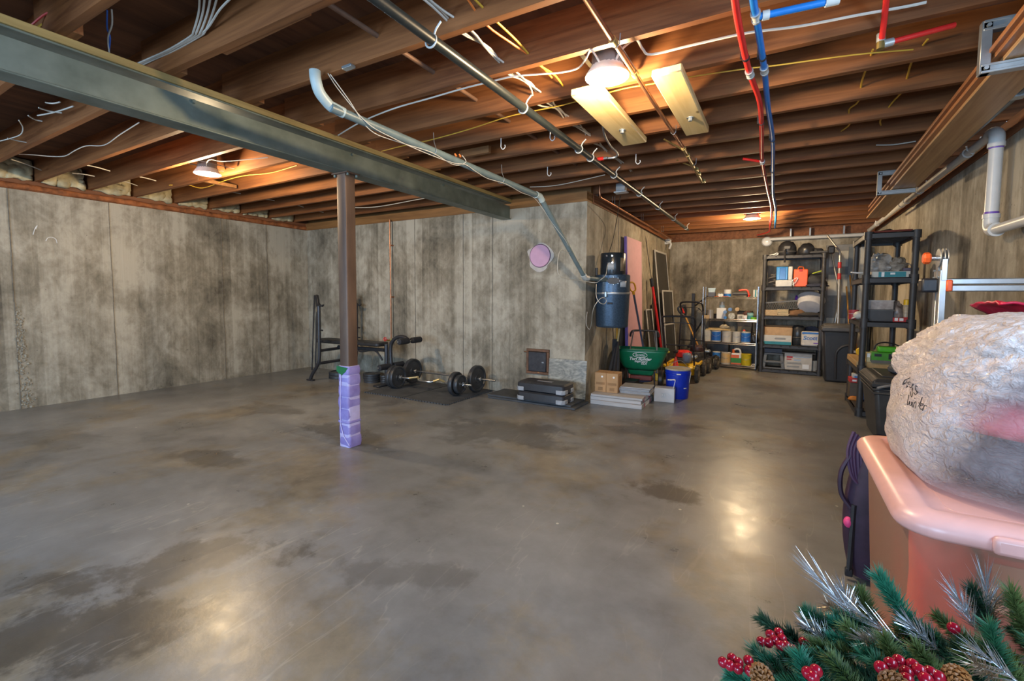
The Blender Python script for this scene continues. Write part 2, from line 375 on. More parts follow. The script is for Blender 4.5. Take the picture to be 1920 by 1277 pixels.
struct(MB().bx(XL-.2, XC+.0, YB-.012, YB+.2, HW, ZJ).bx(XL-.2, XC, YB+.12, YB+.2, ZJ, ZJ+JD).build('trim_2', M_SILLX, smooth=0))
struct(MB().bx(XC-.2, XC+.012, YB+.2, YF, HW, ZJ).build('trim_3', M_SILL, smooth=0))
struct(MB().bx(XC, XR, YF-.015, YF+.2, HW, ZJ+JD).build('trim_4', M_SILL, smooth=0))
struct(MB().bx(XR-.015, XR+.2, YN, YF, HW, ZJ).build('trim_5', M_SILL, smooth=0))
# glass-fibre batts stuffed between the joist ends on the left wall
M_BATT = M('batt_wool', (.42, .36, .22), .95, var=.35, scale=9, bmp=.9, bscale=22)
for k_, y in enumerate(JY):
    if -.2 < y < 4.9:
        def f(u, v, y=y):
            yy = y+.072+(.375)*u; z = ZJ+.0+(JD-.01)*v
            return (XL-.01+.03*noise.noise((yy*7, z*9, k_))+.025*noise.noise((yy*20, z*26, k_))+.03*math.sin(PI*u)*math.sin(PI*v), yy, z)
        o = MB().grid(f, 22, 14).build('insulation_batt', M_BATT, smooth=180, solid=-.04)
        tag(o, 'cream glass wool batt stuffed between joist ends above left concrete wall', 'insulation', 'insulation batts above the left wall')
# ------------------------------------------------------------------ steel beam and post
M_STEEL = M('mill_steel', (.10, .125, .105), .45, .45, var=.35, scale=5, bmp=.12, c2=(.19, .225, .195))
M_PLATE = wood('beam_plate_wood', (.17, .11, .035), (.38, .27, .10), 1, 20, .7)
BX = -3.19; BZ0, BZ1 = 2.315, 2.53
bm = T('steel_beam', 'long grey steel beam carrying the joists, with a timber plate on top', 'beam', (BX, -3, BZ0))
MB().bx(-.07, .07, 0, 8.29, 0, .011).build('bottom_flange', M_STEEL, bm, bevel=.002, smooth=0)
MB().bx(-.07, .07, 0, 8.29, BZ1-BZ0-.011, BZ1-BZ0).build('top_flange', M_STEEL, bm, bevel=.002, smooth=0)
MB().bx(-.004, .052, 0, 8.29, .011, BZ1-BZ0-.045).build('web', M_STEEL, bm, smooth=0)
MB().bx(-.085, .085, 0, 8.29, BZ1-BZ0, ZJ-BZ0).build('timber_plate', M_PLATE, bm, bevel=.003, smooth=0)
for y in (.9, 2.1, 3.3, 4.5, 5.7, 6.9):
    MB().cyl((.055, y, .155), (.072, y, .155), .012, n=6).build('bolt', M_STEEL, bm, smooth=30)
# post
M_POST = M('rust_steel', (.070, .040, .028), .5, .3, var=.3, scale=7, bmp=.15, c2=(.16, .098, .066), stretch=(1, 1, .2))
ps = T('steel_post', 'square rusty brown steel post holding up the beam', 'post', (-3.19, 2.68, 0))
MB().prism(rrect(.107, .107, .012, 3), 0, BZ0-.012).build('tube', M_POST, ps, smooth=40)
MB().box((0, 0, BZ0-.006), (.19, .14, .012)).build('cap_plate', M_POST, ps, bevel=.002, smooth=0)
for sx in (-1, 1):
    for sy in (-1, 1):
        MB().cyl((sx*.078, sy*.045, BZ0-.03), (sx*.078, sy*.045, BZ0-.012), .011, n=6).build('bolt', M_STEEL, ps, smooth=30)
M_PURP = M('lilac_wrap', (.21, .16, .42), .5, var=.18, scale=9, bmp=.35, bscale=25, c2=(.32, .27, .58))
wr_ = T('foam_wrap', 'lilac plastic wrapped padding taped around the foot of the steel post', 'padding', (-3.19, 2.68, 0))
MB().prism(rrect(.129, .129, .018, 4), .001, .70).build('liner', M('lilac_pale', (.50, .44, .70), .5), wr_, smooth=40)
HB = [0, .10, .205, .235, .335, .435, .535, .625, .70]
for i in range(len(HB)-1):
    z0, z1 = HB[i]+.003, HB[i+1]-.003; wd = .127+(.010 if i in (2,) else random.uniform(0, .006))
    ox, oy = random.uniform(-.004, .004), random.uniform(-.004, .004)
    pr = []
    def f(u, v, z0=z0, z1=z1, wd=wd, i=i):
        rr = rrect(wd+.007*math.sin(PI*v), wd+.007*math.sin(PI*v), .02, 3); n = len(rr); p = rr[int(round(u*n)) % n]
        q = .003*noise.noise((p[0]*40, p[1]*40, (z0+v)*9+i))
        return (p[0]*(1+q*8)+ox, p[1]*(1+q*8)+oy, z0+(z1-z0)*v)
    MB().grid(f, 16, 6, True, False).build('wrap_band', M_PURP, wr_, smooth=60)
MB().tube([(.066, -.066+.03*0, .02), (.0, -.072, .10), (-.035, -.073, .2), (-.03, -.073, .42), (-.02, -.073, .63)], .004, 6).build('taped_edge', M('lilac_pale', (.58, .52, .78), .5), wr_)
M_GRN = M('label_green', (.015, .16, .05), .4, var=.2)
lb = MB().prism([(-.072, .655), (-.015, .62), (.04, .655), (.066, .69), (-.07, .70)], -.0735, -.0715, RX(PI/2) @ Matrix.Scale(-1, 4, (0, 0, 1))).build('paper_label', M_GRN, wr_, smooth=0)
M_WHITE = M('print_white', (.8, .8, .78), .5, var=.03)
# ================================================================== ceiling services
M_CABLE = M('cable_white', (.56, .53, .46), .5, var=.08)
M_CABLEY = M('cable_yellow', (.62, .38, .04), .5, var=.1)
M_CABLEO = M('cable_orange', (.75, .20, .04), .5, var=.1)
M_CABLER = M('cable_red', (.45, .04, .03), .5, var=.1)
M_CABLEB = M('cable_blue', (.05, .16, .60), .5, var=.1)
M_BLACK = M('black_plastic', (.018, .018, .021), .42, var=.25, bmp=.06)
M_GALV = M('galvanised', (.42, .46, .47), .38, .75, var=.2, scale=9)
def wire(name, pts, r, mat, label, cat='cable', group=None, n=6, k=5):
    pts = spline(pts, k); b = pts[0]
    return tag(MB().tube([p-b for p in pts], r, n).build(name, mat), label, cat, group), b
def cable(pix, z, mat, label, r=.0045, group=None, k=5, name='cable'):
    zs = z if isinstance(z, (list, tuple)) else [z]*len(pix)
    pts = [ZP(x, y, zz) for (x, y), zz in zip(pix, zs)]
    o, b = wire(name, pts, r, mat, label, 'cable', group, k=k); o.location = b; return o
z1 = lambda x, y: (x/2.8375, y/2.8375)
z2 = lambda x, y: (560+x/2.8375, y/2.8375)
z3 = lambda x, y: (1000+x/2.838, y/2.838)
z4 = lambda x, y: (1400+x/2.838, y/2.838)
# ------------------------------------------------------------------ lamps
M_BULB = emis('bulb_glow', (1, .80, .52), 55)
M_CAN = M('lamp_can', (.30, .29, .27), .45, .5, var=.15); M_TRIM = M('lamp_trim', (.72, .68, .60), .45)
M_HANG = M('hanger_steel', (.35, .36, .36), .4, .7)
def lamp(x, y, label, rz=0, w_=1.0):
    t = T('ceiling_light', label, 'light', (x, y, 2.50), rz)
    MB().lathe([(.001, .27), (.082, .27), (.085, .25), (.085, .08), (.092, .06)], 24).build('can', M_CAN, t)
    MB().lathe([(.085, .075), (.095, .055), (.118, .022), (.120, .012), (.114, .010), (.086, .045)], 28, cap=False).build('trim_ring', M_TRIM, t)
    MB().lathe([(.001, -.002), (.035, .0), (.062, .006), (.078, .018), (.083, .034), (.080, .05), (.05, .06)], 24).build('bulb', M_BULB, t)
    for sx in (-1, 1):
        MB().bx(sx*.10-.012, sx*.10+.012, -.21, .21, .10, .103).build('hanger_bar', M_HANG, t, smooth=0)
    MB().box((-.03, -.145, .155), (.11, .085, .09)).build('junction_box', M_HANG, t, bevel=.003, smooth=0)
    l = bpy.data.lights.new('lamp_glow', 'POINT'); l.energy = LAMP_W*w_; l.color = (1, .74, .44); l.shadow_soft_size = .045
    lo = bpy.data.objects.new('lamp_glow', l); lo.location = (x, y, 2.415); col.objects.link(lo)
    return t
lamp(-.88, 2.53, 'glowing recessed ceiling light with round trim, beside the two bolted planks')
lamp(-5.04, 2.52, 'glowing recessed ceiling light between joists above the open floor left of the beam')
lamp(-.44, 8.05, 'glowing recessed ceiling light over the aisle in front of the shelving')
# ------------------------------------------------------------------ black waste pipe, copper, iron
M_BPIPE = M('black_pipe', (.016, .021, .022), .36, var=.2); M_CLAMP = M('clamp_pale', (.47, .50, .49), .5)
bp = T('drain_pipe', 'long black plastic drain pipe clipped under the joists with pale straps', 'pipe', (-1.45, -2.8, 2.49))
MB().tube([(.03, 0, 0), (0, 4, 0), (-.02, 11.4, 0)], .025, 14).build('pipe_run', M_BPIPE, bp)
for y in (.82, 1.73, 2.62, 3.55, 3.81, 4.45, 5.38, 6.31, 7.32, 8.35):
    a = [(-.01+.031*math.cos(t), y+2.8, .031*math.sin(t)) for t in [math.radians(d) for d in range(-230, 51, 20)]]
    MB().tube(a+[(.022, y+2.8, .045), (.05, y+2.8, .070)], .005, 6).build('pipe_clamp', M_CLAMP, bp)
for i, y in enumerate((1.28, 2.1, 2.9)):
    text('ABS  DWV  ASTM D2661', .021, lambda a, b_, y=y: (.0257*math.sin(-.75+b_/.0257)+.0, y+2.8+.16+a, -.0257*math.cos(-.75+b_/.0257)), M('pipe_print', (.55, .62, .60), .5), bp, extra=.0004)
M_COP = M('copper', (.42, .19, .10), .34, .85, var=.3, scale=8); M_COPD = M('copper_dull', (.35, .26, .10), .4, .7, var=.35, scale=15)
cp = T('copper_pipe', 'thin copper water pipe under the joists ending in a capped stub', 'pipe', (-.74, -2.8, 2.52))
MB().tube([(0, 0, 0), (0, 6.85, 0)], .0125, 12).build('pipe_run', M_COP, cp)
MB().tube([(0, 6.8, 0), (-.025, 8.05, -.01)], .0155, 12).build('stub_pipe', M_COPD, cp)
for y in (5.01, 5.38, 6.85, 7.05, 7.55, 7.7, 8.04):
    MB().tube([(-.006*max(0, y-6.8), y-.022, -.004*max(0, y-6.8)), (-.006*max(0, y-6.8), y+.022, -.004*max(0, y-6.8))], .019, 12).build('collar', M_COPD, cp)
for y, l in ((6.95, .13), (7.6, .2)):
    MB().tube([(0, y, 0), (-.06, y-.05, .04), (-.1-l*.3, y-.2, .07)], .007, 8).build('branch_tube', M_COPD, cp)
for y in (5.05, 6.42, 7.35):
    MB().tube([(.02, y, .05), (.0165, y, 0), (0, y, -.0165), (-.0165, y, 0), (-.02, y, .05)], .003, 6).build('pipe_hanger', M_HANG, cp)
c2 = T('copper_pipe', 'copper pipe running along the top of the concrete return wall', 'pipe', (-1.90, 5.3, 2.48))
MB().tube(spline([(0, -.02, .15), (0, -.01, .03), (0, .03, 0), (0, .2, 0)], 5)+[(0, 4.2, -.05)], .0125, 10).build('pipe_run', M_COP, c2)
for y in (.5, 1.9, 3.3): MB().tube([(.015, y, .1), (.015, y, 0), (-.015, y, 0), (-.015, y, .1)], .003, 6).build('pipe_hanger', M_HANG, c2)
ip = T('iron_pipe', 'dull brown pipe threaded through holes in the joists', 'pipe', (-1.91, -2.8, 2.68))
MB().tube([(0, 0, 0), (0, 8.0, 0)], .0135, 10).build('pipe_run', M('iron_brown', (.17, .095, .06), .6, .2, var=.2), ip)
# ------------------------------------------------------------------ red and blue supply lines
M_RED = M('pex_red', (.62, .022, .018), .35, var=.1); M_BLUE = M('pex_blue', (.010, .17, .52), .35, var=.1); M_RING = M('crimp_ring', (.50, .52, .50), .4, .6)
def pex(name, pts, mat, label, rings, ties):
    pts = spline([ZP(x, y, z) for x, y, z in pts], 6); b = pts[len(pts)//2].copy(); t = T(name, label, 'pipe', b)
    MB().tube([p-b for p in pts], .015, 10).build('tube_run', mat, t)
    def at(y):
        for i in range(len(pts)-1):
            if pts[i].y <= y <= pts[i+1].y:
                f = (y-pts[i].y)/(pts[i+1].y-pts[i].y); return pts[i].lerp(pts[i+1], f)-b, (pts[i+1]-pts[i]).normalized()
        return pts[-1]-b, Vector((0, 1, 0))
    for y in rings:
        p, d = at(y); MB().tube([p-d*.024, p+d*.024], .019, 12).build('coupling', M('coupling_pale', (.50, .50, .46), .45), t)
        for s_ in (-1, 1): MB().tube([p+d*(s_*.026-.006), p+d*(s_*.026+.006)], .021, 12).build('crimp_ring', M_RING, t)
    for y in ties:
        p, d = at(y); MB().tube([p-d*.008, p+d*.008], .018, 10).bx(p.x-.026, p.x-.012, p.y-.006, p.y+.006, p.z, p.z+.05).build('pipe_clip', M_BLACK, t)
    return t, b
tr, b0 = pex('red_pipe', [(1350, -230, 2.52), (1378, 0, 2.52), (1390, 70, 2.51), (1405, 135, 2.50), (1424, 190, 2.49), (1428, 240, 2.49), (1429, 300, 2.50), (1438, 350, 2.50), (1447, 392, 2.50), (1444, 425, 2.49), (1443, 434, 2.46)], M_RED, 'red plastic supply line snaking along under the joists', [2.84, 4.70], [2.66, 3.63, 5.2, 6.2, 7.4, 8.4])
p = ZP(*z3(1215, 860), 2.5)-b0; q = ZP(*z3(1115, 845), 2.53)-b0
MB().tube([p, q], .011, 8).build('branch_tube', M_RED, tr)
p = ZP(1443, 433, 2.47)-b0; q = ZP(1420, 441, 2.47)-b0
MB().tube(spline([p, p+Vector((-.05, .15, -.01)), q], 4), .011, 8).build('branch_tube', M_RED, tr)
tb, b1 = pex('blue_pipe', [(1388, -200, 2.52), (1412, 0, 2.52), (1419, 40, 2.52), (1433, 130, 2.51), (1440, 200, 2.50), (1449, 265, 2.50), (1449, 330, 2.50), (1450, 365, 2.5), (1455, 395, 2.5), (1453, 427, 2.49)], M_BLUE, 'blue plastic supply line running beside the red one under the joists', [2.33, 2.86], [2.72, 4.1, 5.1, 6.2, 7.4])
p = ZP(1424, 31, 2.52)-b1; q = ZP(1562, 1, 2.53)-b1
MB().tube([p, q], .015, 10).build('branch_tube', M_BLUE, tb)
MB().tube([p+(q-p)*.04, p+(q-p)*.14], .020, 12).build('coupling', M('coupling_pale', (.50, .50, .46), .45), tb)
MB().tube([p+(q-p)*.90, p+(q-p)*1.08], .020, 12).build('coupling', M('coupling_pale', (.50, .50, .46), .45), tb)
rd = [ZP(1668, -90, 2.72), ZP(1662, 0, 2.62), ZP(1653, 75, 2.52), ZP(1651, 84, 2.50)]; b2 = rd[3]
tr2 = T('red_pipe', 'short red branch pipe dropping to an elbow beside the stored oak planks', 'pipe', b2)
MB().tube([p_-b2 for p_ in spline(rd, 5)], .0125, 10).build('drop_tube', M_RED, tr2)
e1 = ZP(1790, 47, 2.555)
MB().tube([Vector((0, 0, 0)), e1-b2], .0125, 10).build('branch_tube', M_RED, tr2)
MB().tube([(0, 0, .05), (0, 0, .012)], .018, 12).build('coupling', M_RING, tr2)
d_ = (e1-b2).normalized(); MB().tube([d_*.01, d_*.05], .018, 12).build('coupling', M_RING, tr2)
MB().tube([(0, 0, .02), (0, 0, -.02)], .017, 12).build('elbow', M('brass', (.42, .30, .10), .35, .8), tr2)
# ------------------------------------------------------------------ electrical cables
cable([(1155, 112), (1166, 92), (1192, 74), (1205, 92), (1222, 102), (1300, 84), (1400, 62), (1500, 49), (1610, 28), (1700, 12), (1737, 4)], [2.57, 2.6, 2.62, 2.61]+[2.60]*7, M_CABLE, 'pair of white cables stapled along a joist to the right of the lit lamp', .0065)
cable([z2(1600, 330), z2(1555, 262), z2(1535, 300), z2(1490, 360), z2(1400, 385), z2(1280, 395), z2(1140, 407), z2(1000, 440), z2(880, 470), z2(690, 525), z2(500, 580), z2(330, 650), z2(210, 720)], [2.52, 2.57]+[2.562]*11, M_CABLE, 'white cable running from the lit lamp along a joist to the steel beam', .005)
cable([z2(440, 805), z2(560, 775), z2(700, 745), z2(900, 690), z2(1100, 625), z2(1230, 595), z2(1380, 565), z3(210, 545), z3(470, 475), z3(640, 445), z3(830, 410), z3(1140, 365), (1460, 122), (1600, 103), (1712, 93)], 2.60, M_CABLEY, 'long yellow cable running along one joist above the bolted planks', .004)
cable([z2(1230, 995), z2(1380, 985), z2(1630, 930)], 2.562, M_CABLE, 'white cable stapled under a joist near the concrete corner', .004)
cable([z2(280, 1105), z2(420, 1100), z2(630, 1062), z2(760, 1040)], 2.562, M_CABLE, 'white cable stapled under a far joist behind the steel post', .005)
cable([z1(100, 820), z1(180, 824), z1(270, 832), z1(345, 830), z1(400, 800), z1(460, 776), z1(555, 772), z1(640, 715), z1(740, 652)], 2.60, M_CABLE, 'slack tan cable wandering along a joist left of the beam', .004)
cable([z1(1105, 905), z1(1098, 870), z1(1120, 848), z1(1180, 858), z1(1300, 850), z1(1425, 838)], [2.55, 2.58, 2.6, 2.6, 2.6, 2.6], M_CABLE, 'white cable looping up from the lamp left of the beam', .004)
cable([z1(900, 985), z1(1000, 985), z1(1080, 1000), z1(1200, 960), z1(1300, 935), z1(1440, 920), z1(1580, 880)], 2.60, M_CABLEY, 'yellow cable running past the lamp left of the beam', .004)
for i, (dx, gi) in enumerate(((0, 0), (14, 4), (30, -3), (48, 6))):
    cable([z1(1060+dx*2.2, -60), z1(1058+dx*1.6, 60), z1(1030+dx*1.3, 165), z1(1010+dx, 195), z1(900+dx*.6, 262+gi), z1(800+dx*.5, 308+gi), z1(715+dx*.6, 345+gi)], [2.72, 2.70, 2.66, 2.66, 2.66, 2.66, 2.66], M_CABLE, 'white cable in the strapped bundle dropping over the steel beam', .005, 'strapped bundle of white cables over the beam')
cable([z1(1250, -30), z1(1170, 50), z1(1100, 155), z1(1015, 208)], 2.66, M_CABLE, 'single white cable curving into the strapped bundle over the beam', .005)
cable([z1(570, 55), z1(570, 150), z1(585, 200), z1(578, 290)], [2.75, 2.7, 2.66, 2.6], M_CABLEB, 'blue cable hanging down between joists above the steel beam', .004)
cable([z1(594, 50), z1(596, 130), z1(575, 200), z1(582, 285)], [2.75, 2.7, 2.66, 2.6], M_CABLE, 'cream cable twisted with the blue one above the steel beam', .004)
cable([z1(370, -20), z1(320, 50), z1(240, 75), z1(150, 150)], [2.75, 2.7, 2.68, 2.62], M_CABLER, 'dark red cable curving over the steel beam', .005)
cable([z1(400, -10), z1(360, 30), z1(270, 100), z1(180, 158)], [2.75, 2.7, 2.68, 2.62], M_CABLEY, 'olive yellow cable curving over the steel beam beside a dark red one', .005)
cable([z1(-20, 755), z1(60, 735), z1(110, 715), z1(122, 680), z1(100, 640)], 2.60, M_CABLE, 'white cable loop sagging between joists by the insulation', .004)
cable([z1(40, 735), z1(100, 750), z1(165, 762)], 2.60, M_CABLE, 'short white cable end between joists by the insulation', .004)
for i, (a, b_) in enumerate((((240, 545), (320, 543)), ((205, 573), (330, 600)), ((200, 615), (390, 565)), ((150, 615), (225, 645)))):
    cable([z1(*a), z1((a[0]+b_[0])/2, (a[1]+b_[1])/2+6), z1(*b_)], 2.62, M_CABLE, 'short white cable passing between joists just under the beam', .005, 'cables passing under the beam')
for a, b_ in (((60, 848), (220, 905)), ((385, 922), (503, 938)), ((440, 875), (585, 910)), ((635, 960), (730, 988)), ((705, 935), (830, 962)), ((1185, 1020), (1280, 1030)), ((1400, 1062), (1460, 1068)), ((1560, 1092), (1615, 1102)), ((1670, 1126), (1720, 1130))):
    cable([z1(*a), z1((a[0]+b_[0])/2, (a[1]+b_[1])/2-3), z1(*b_)], 2.63, M_CABLE, 'short length of white cable crossing a joist bay left of the beam', .0055, 'white cables crossing the left joist bays')
# bundles threaded through holes in the joists (sagging between them)
def bundle(x, y0, bays, n, mat, label, group, dz=.03):
    for i in range(n):
        pts = []
        for k_ in range(bays+1):
            y = y0+.46*k_; pts.append(Vector((x+random.uniform(-.012, .012), y, 2.640+random.uniform(-.008, .008))))
            if k_ < bays: pts.append(Vector((x-.07*(i-(n-1)/2)/max(1, n-1)+random.uniform(-.03, .03), y+.23, 2.640-dz*random.uniform(.0, 1))))
        pts = spline(pts, 4); b = pts[0].copy()
        o = tag(MB().tube([p_-b for p_ in pts], .0055, 6).build('cable', mat), label, 'cable', group); o.location = b
bundle(-1.43, .80, 9, 4, M_CABLE, 'white cable in the bundle threaded through joists above the black drain pipe', 'white cables threaded through the joists')
bundle(-1.27, 1.26, 3, 1, M_CABLEO, 'orange cable threaded through joists beside the white bundle', None)
bundle(-1.25, 1.26, 4, 1, M_CABLEY, 'yellow cable threaded through joists beside an orange one', None)
for x, y0 in ((.37, 3.2), (.60, 3.2)):
    bundle(x, y0, 3, 1, M_CABLEY, 'yellow cable threaded through joists left of the oak planks', 'yellow cables by the oak planks')
cable([z4(690, 772), z4(780, 770), z4(900, 752)], 2.60, M_CABLE, 'white cable end on a joist beside the oak planks', .005)
wire_ = cable([z3(370, 670), z3(380, 720), z3(410, 775), z3(440, 805), z3(448, 825), z3(430, 838), z3(380, 843)], [2.60, 2.57, 2.55, 2.54, 2.53, 2.52, 2.51], M_HANG, 'grey flexible conduit curling down to a red plug beside the drain pipe', .009)
pl = T('plug_connector', 'red plug connector at the end of the grey conduit', 'connector', ZP(*z3(360, 845), 2.51))
MB().tube([(-.03, 0, 0), (.025, 0, 0)], .016, 10).build('body', M_RED, pl); MB().tube([(.02, 0, 0), (.06, 0, 0)], .011, 10).build('collar', M_GALV, pl)
# hooks, small box, wood offcut
def hook(x, y, label):
    p = ZP(x, y, 2.50); p.y = min((yy+.0683+.022*(p.x) for yy in JY), key=lambda q_: abs(q_-p.y)); t = tag(MB().tube(spline([(0, 0, .075), (0, 0, .03), (0, 0, 0), (.018, 0, -.02), (.038, 0, -.006), (.036, 0, .012)], 4), .0035, 6).build('screw_hook', M('hook_white', (.72, .72, .70), .4)), label, 'hook', 'white screw hooks under the joists'); t.location = p
for x, y in ((921, 266), (1022, 253), (1018, 322), (1188, 300)): hook(x, y, 'white screw hook hanging empty from the underside of a joist')
p = ZP(*z2(265, 358), 2.565); o = tag(MB().box((0, 0, 0), (.075, .035, .016)).build('metal_clip', M_GALV, bevel=.002), 'small grey metal clip screwed under a joist by the pipe elbow', 'clip'); o.location = p
p = ZP(1165, 355, 2.56)
ob = T('outlet_box', 'grey electrical box with pale cover fixed between joists above the vacuum', 'outlet', p)
MB().bx(-.055, .055, -.04, .04, -.03, .07).build('box', M_HANG, ob, bevel=.004); MB().bx(-.075, .075, -.055, .055, -.042, -.03).build('cover_plate', M('vinyl_white', (.75, .75, .72), .4), ob, bevel=.002)
# ------------------------------------------------------------------ planks bolted under the joists
M_PINE = wood('pine_pale', (.50, .34, .13), (.72, .56, .28), 1, 14, .55, knots=True)
for x0, x1, lab in ((-1.145, -.955, 'pale pine plank bolted under the joists next to the lit lamp'), (-.665, -.505, 'knotty pale pine plank bolted under the joists right of the copper pipe')):
    t = T('pine_plank', lab, 'plank', ((x0+x1)/2, 3.17, 2.527))
    h_ = (x1-x0)/2
    MB().bx(-h_, h_, -.53, .53, -.022, .022).build('board', M_PINE, t, bevel=.006)
    MB().cyl((.01, .17, -.026), (.01, .17, -.022), .024, n=16).build('washer', M_GALV, t)
    MB().cyl((.01, .17, -.045), (.01, .17, -.026), .014, n=6).build('bolt_head', M_GALV, t, smooth=20)
# ------------------------------------------------------------------ right side: oak planks on brackets, pipes
M_OAK = wood('oak_stain', (.19, .065, .022), (.42, .175, .065), 1, 20, .42, spec=.5)
M_OAKP = wood('oak_face', (.27, .13, .050), (.54, .33, .155), 1, 30, .4, spec=.5)
ga = math.atan2(.11, 4.3)
for i, (dx0, dx1, z0, z1_, y0, y1, mt, lab) in enumerate(((.03, .225, 2.385, 2.405, 2.3, 7.9, M_OAKP, 'wide grained oak plank, lowest of the stack on the ceiling brackets'),
        (.0, .20, 2.405, 2.425, 2.35, 7.45, M_OAK, 'red brown oak plank, middle of the stack on the ceiling brackets'), (-.02, .19, 2.425, 2.447, 1.9, 7.25, M_OAK, 'dark moulded oak plank, topmost of the stack on the ceiling brackets'))):
    b = Vector((.80, 3.0, z0)); o = MB().bx(dx0, dx1, y0-3, y1-3, 0, z1_-z0).build('oak_plank', mt, bevel=.003); o.location = b; o.rotation_euler = (0, 0, -ga)
    tag(o, lab, 'plank')
M_STRUT = M('strut_zinc', (.40, .43, .44), .35, .7, var=.15)
def bracket(x, y, wd, lab):
    t = T('strut_bracket', lab, 'bracket', (x, y, 2.36))
    for nm, (x0, x1, z0, z1_) in (('bottom_bar', (-.035, wd, -.022, .02)), ('side_bar', (-.04, -.002, -.022, .215)), ('top_bar', (-.035, wd, .168, .215))):
        k = MB().bx(x0, x1, -.02, .02, z0, z1_)
        if nm != 'side_bar': k.bx(x0, x1, -.026, -.02, z0, z0+.012).bx(x0, x1, -.026, -.02, z1_-.012, z1_)
        k.build(nm, M_STRUT if nm != 'side_bar' else M_HANG, t, bevel=.002)
    for z in (.0, .19): MB().cyl((-.018, -.032, z), (-.018, -.02, z), .009, n=6).build('bolt', M_GALV, t, smooth=20)
bracket(.79, 3.01, .30, 'zinc strut bracket holding the near end of the oak planks')
bracket(.83, 5.95, .26, 'zinc strut bracket holding the far end of the oak planks')
gp = T('metal_track', 'long dark grey metal track fixed behind the oak planks', 'track', (1.085, 2.4, 2.455))
MB().tube([(0, -.2, 0), (0, 3.3, 0)], .035, 12).build('track_tube', M('track_grey', (.10, .125, .14), .35, .4), gp)
MB().bx(-.02, .03, 1.25, 1.31, -.042, -.030).build('clip', M_GALV, gp)
for y in (.3, 1.7, 3.1): MB().bx(-.012, .012, y, y+.03, .03, .115).build('strap', M_HANG, gp)
M_PVC = M('pvc_white', (.62, .62, .60), .35, var=.04); M_PVCD = M_PVC; M_PRIM = M('primer_purple', (.16, .07, .42), .4)
pv = T('white_pipe', 'white plastic waste pipe along the right wall with a vertical drop', 'pipe', (1.25, 4.55, 2.47))
MB().tube([(0, .08, .0), (0, 5.4, -.005)], .030, 16).build('pipe_run', M_PVCD, pv)
MB().tube(spline([(0, .09, 0), (0, .03, -.002), (0, -.02, -.035), (0, -.025, -.10)], 6), .043, 16).build('elbow', M_PVC, pv)
MB().tube([(0, -.025, -.09), (0, -.025, -.62)], .038, 16).build('drop_pipe', M_PVC, pv)
MB().tube(spline([(0, -.025, -.60), (0, -.03, -.66), (0, -.07, -.69), (0, -.14, -.695)], 6), .043, 16).build('elbow', M_PVC, pv)
MB().tube([(0, -.12, -.695), (0, -1.6, -.70)], .034, 16).build('pipe_run', M_PVCD, pv)
for a, b_, r in (((0, -.025, -.085), (0, -.025, -.115), .047), ((0, -.025, -.575), (0, -.025, -.605), .047), ((0, -.115, -.695), (0, -.14, -.695), .047)):
    MB().tube([a, b_], r, 18).build('socket', M_PVC, pv)
for a, b_ in (((0, -.025, -.117), (0, -.025, -.125)), ((0, -.025, -.560), (0, -.025, -.574))): MB().tube([a, b_], .0395, 18).build('primer_ring', M_PRIM, pv)
for y in (.55, 2.05, 2.65, 2.9, 4.6): MB().tube([(0, y, 0), (0, y+.07, 0)], .039, 16).build('coupling', M_PVCD, pv)
for y in (.45, 2.0, 4.5): MB().tube([(.04, y, .09), (.035, y, 0), (0, y, -.037), (-.035, y, 0), (-.04, y, .03)], .006, 6).build('pipe_hanger', M_PVC, pv)
# pipe along the far wall, round detector and corner fitting
fp = T('white_pipe', 'grey white pipe running along the top of the far wall', 'pipe', (-.2, 10.0, 2.40))
MB().tube([(-.02, 0, 0), (1.5, 0, .0)], .030, 12).build('pipe_run', M_PVCD, fp)
for x in (.3, .6, 1.1): MB().bx(x-.012, x+.012, -.035, .035, .03, .17).build('strap', M_HANG, fp)
sd = T('smoke_detector', 'round white detector on the far wall above the black shelving', 'detector', (-.28, 10.10, 2.37))
MB().lathe([(.09, 0), (.092, .012), (.075, .035), (.03, .042), (.001, .042)], 24, RX(PI/2)).build('body', M_PVC, sd)
MB().box((.0, -.043, .0), (.035, .006, .012)).build('grille', M_HANG, sd)
fx = T('corner_fitting', 'white plastic fitting in the top corner beside the far wall', 'fitting', (-2.0, 9.6, 2.36))
MB().tube(spline([(-.05, 0, .09), (0, 0, .06), (.05, 0, .0), (.02, 0, -.09)], 5), .022, 10).build('elbow', M_PVC, fx)
MB().ball((.0, 0, .06), (.06, .05, .05)).build('housing', M_PVC, fx); MB().bx(-.07, .0, -.02, .02, .0, .05).build('bracket', M_PVC, fx)
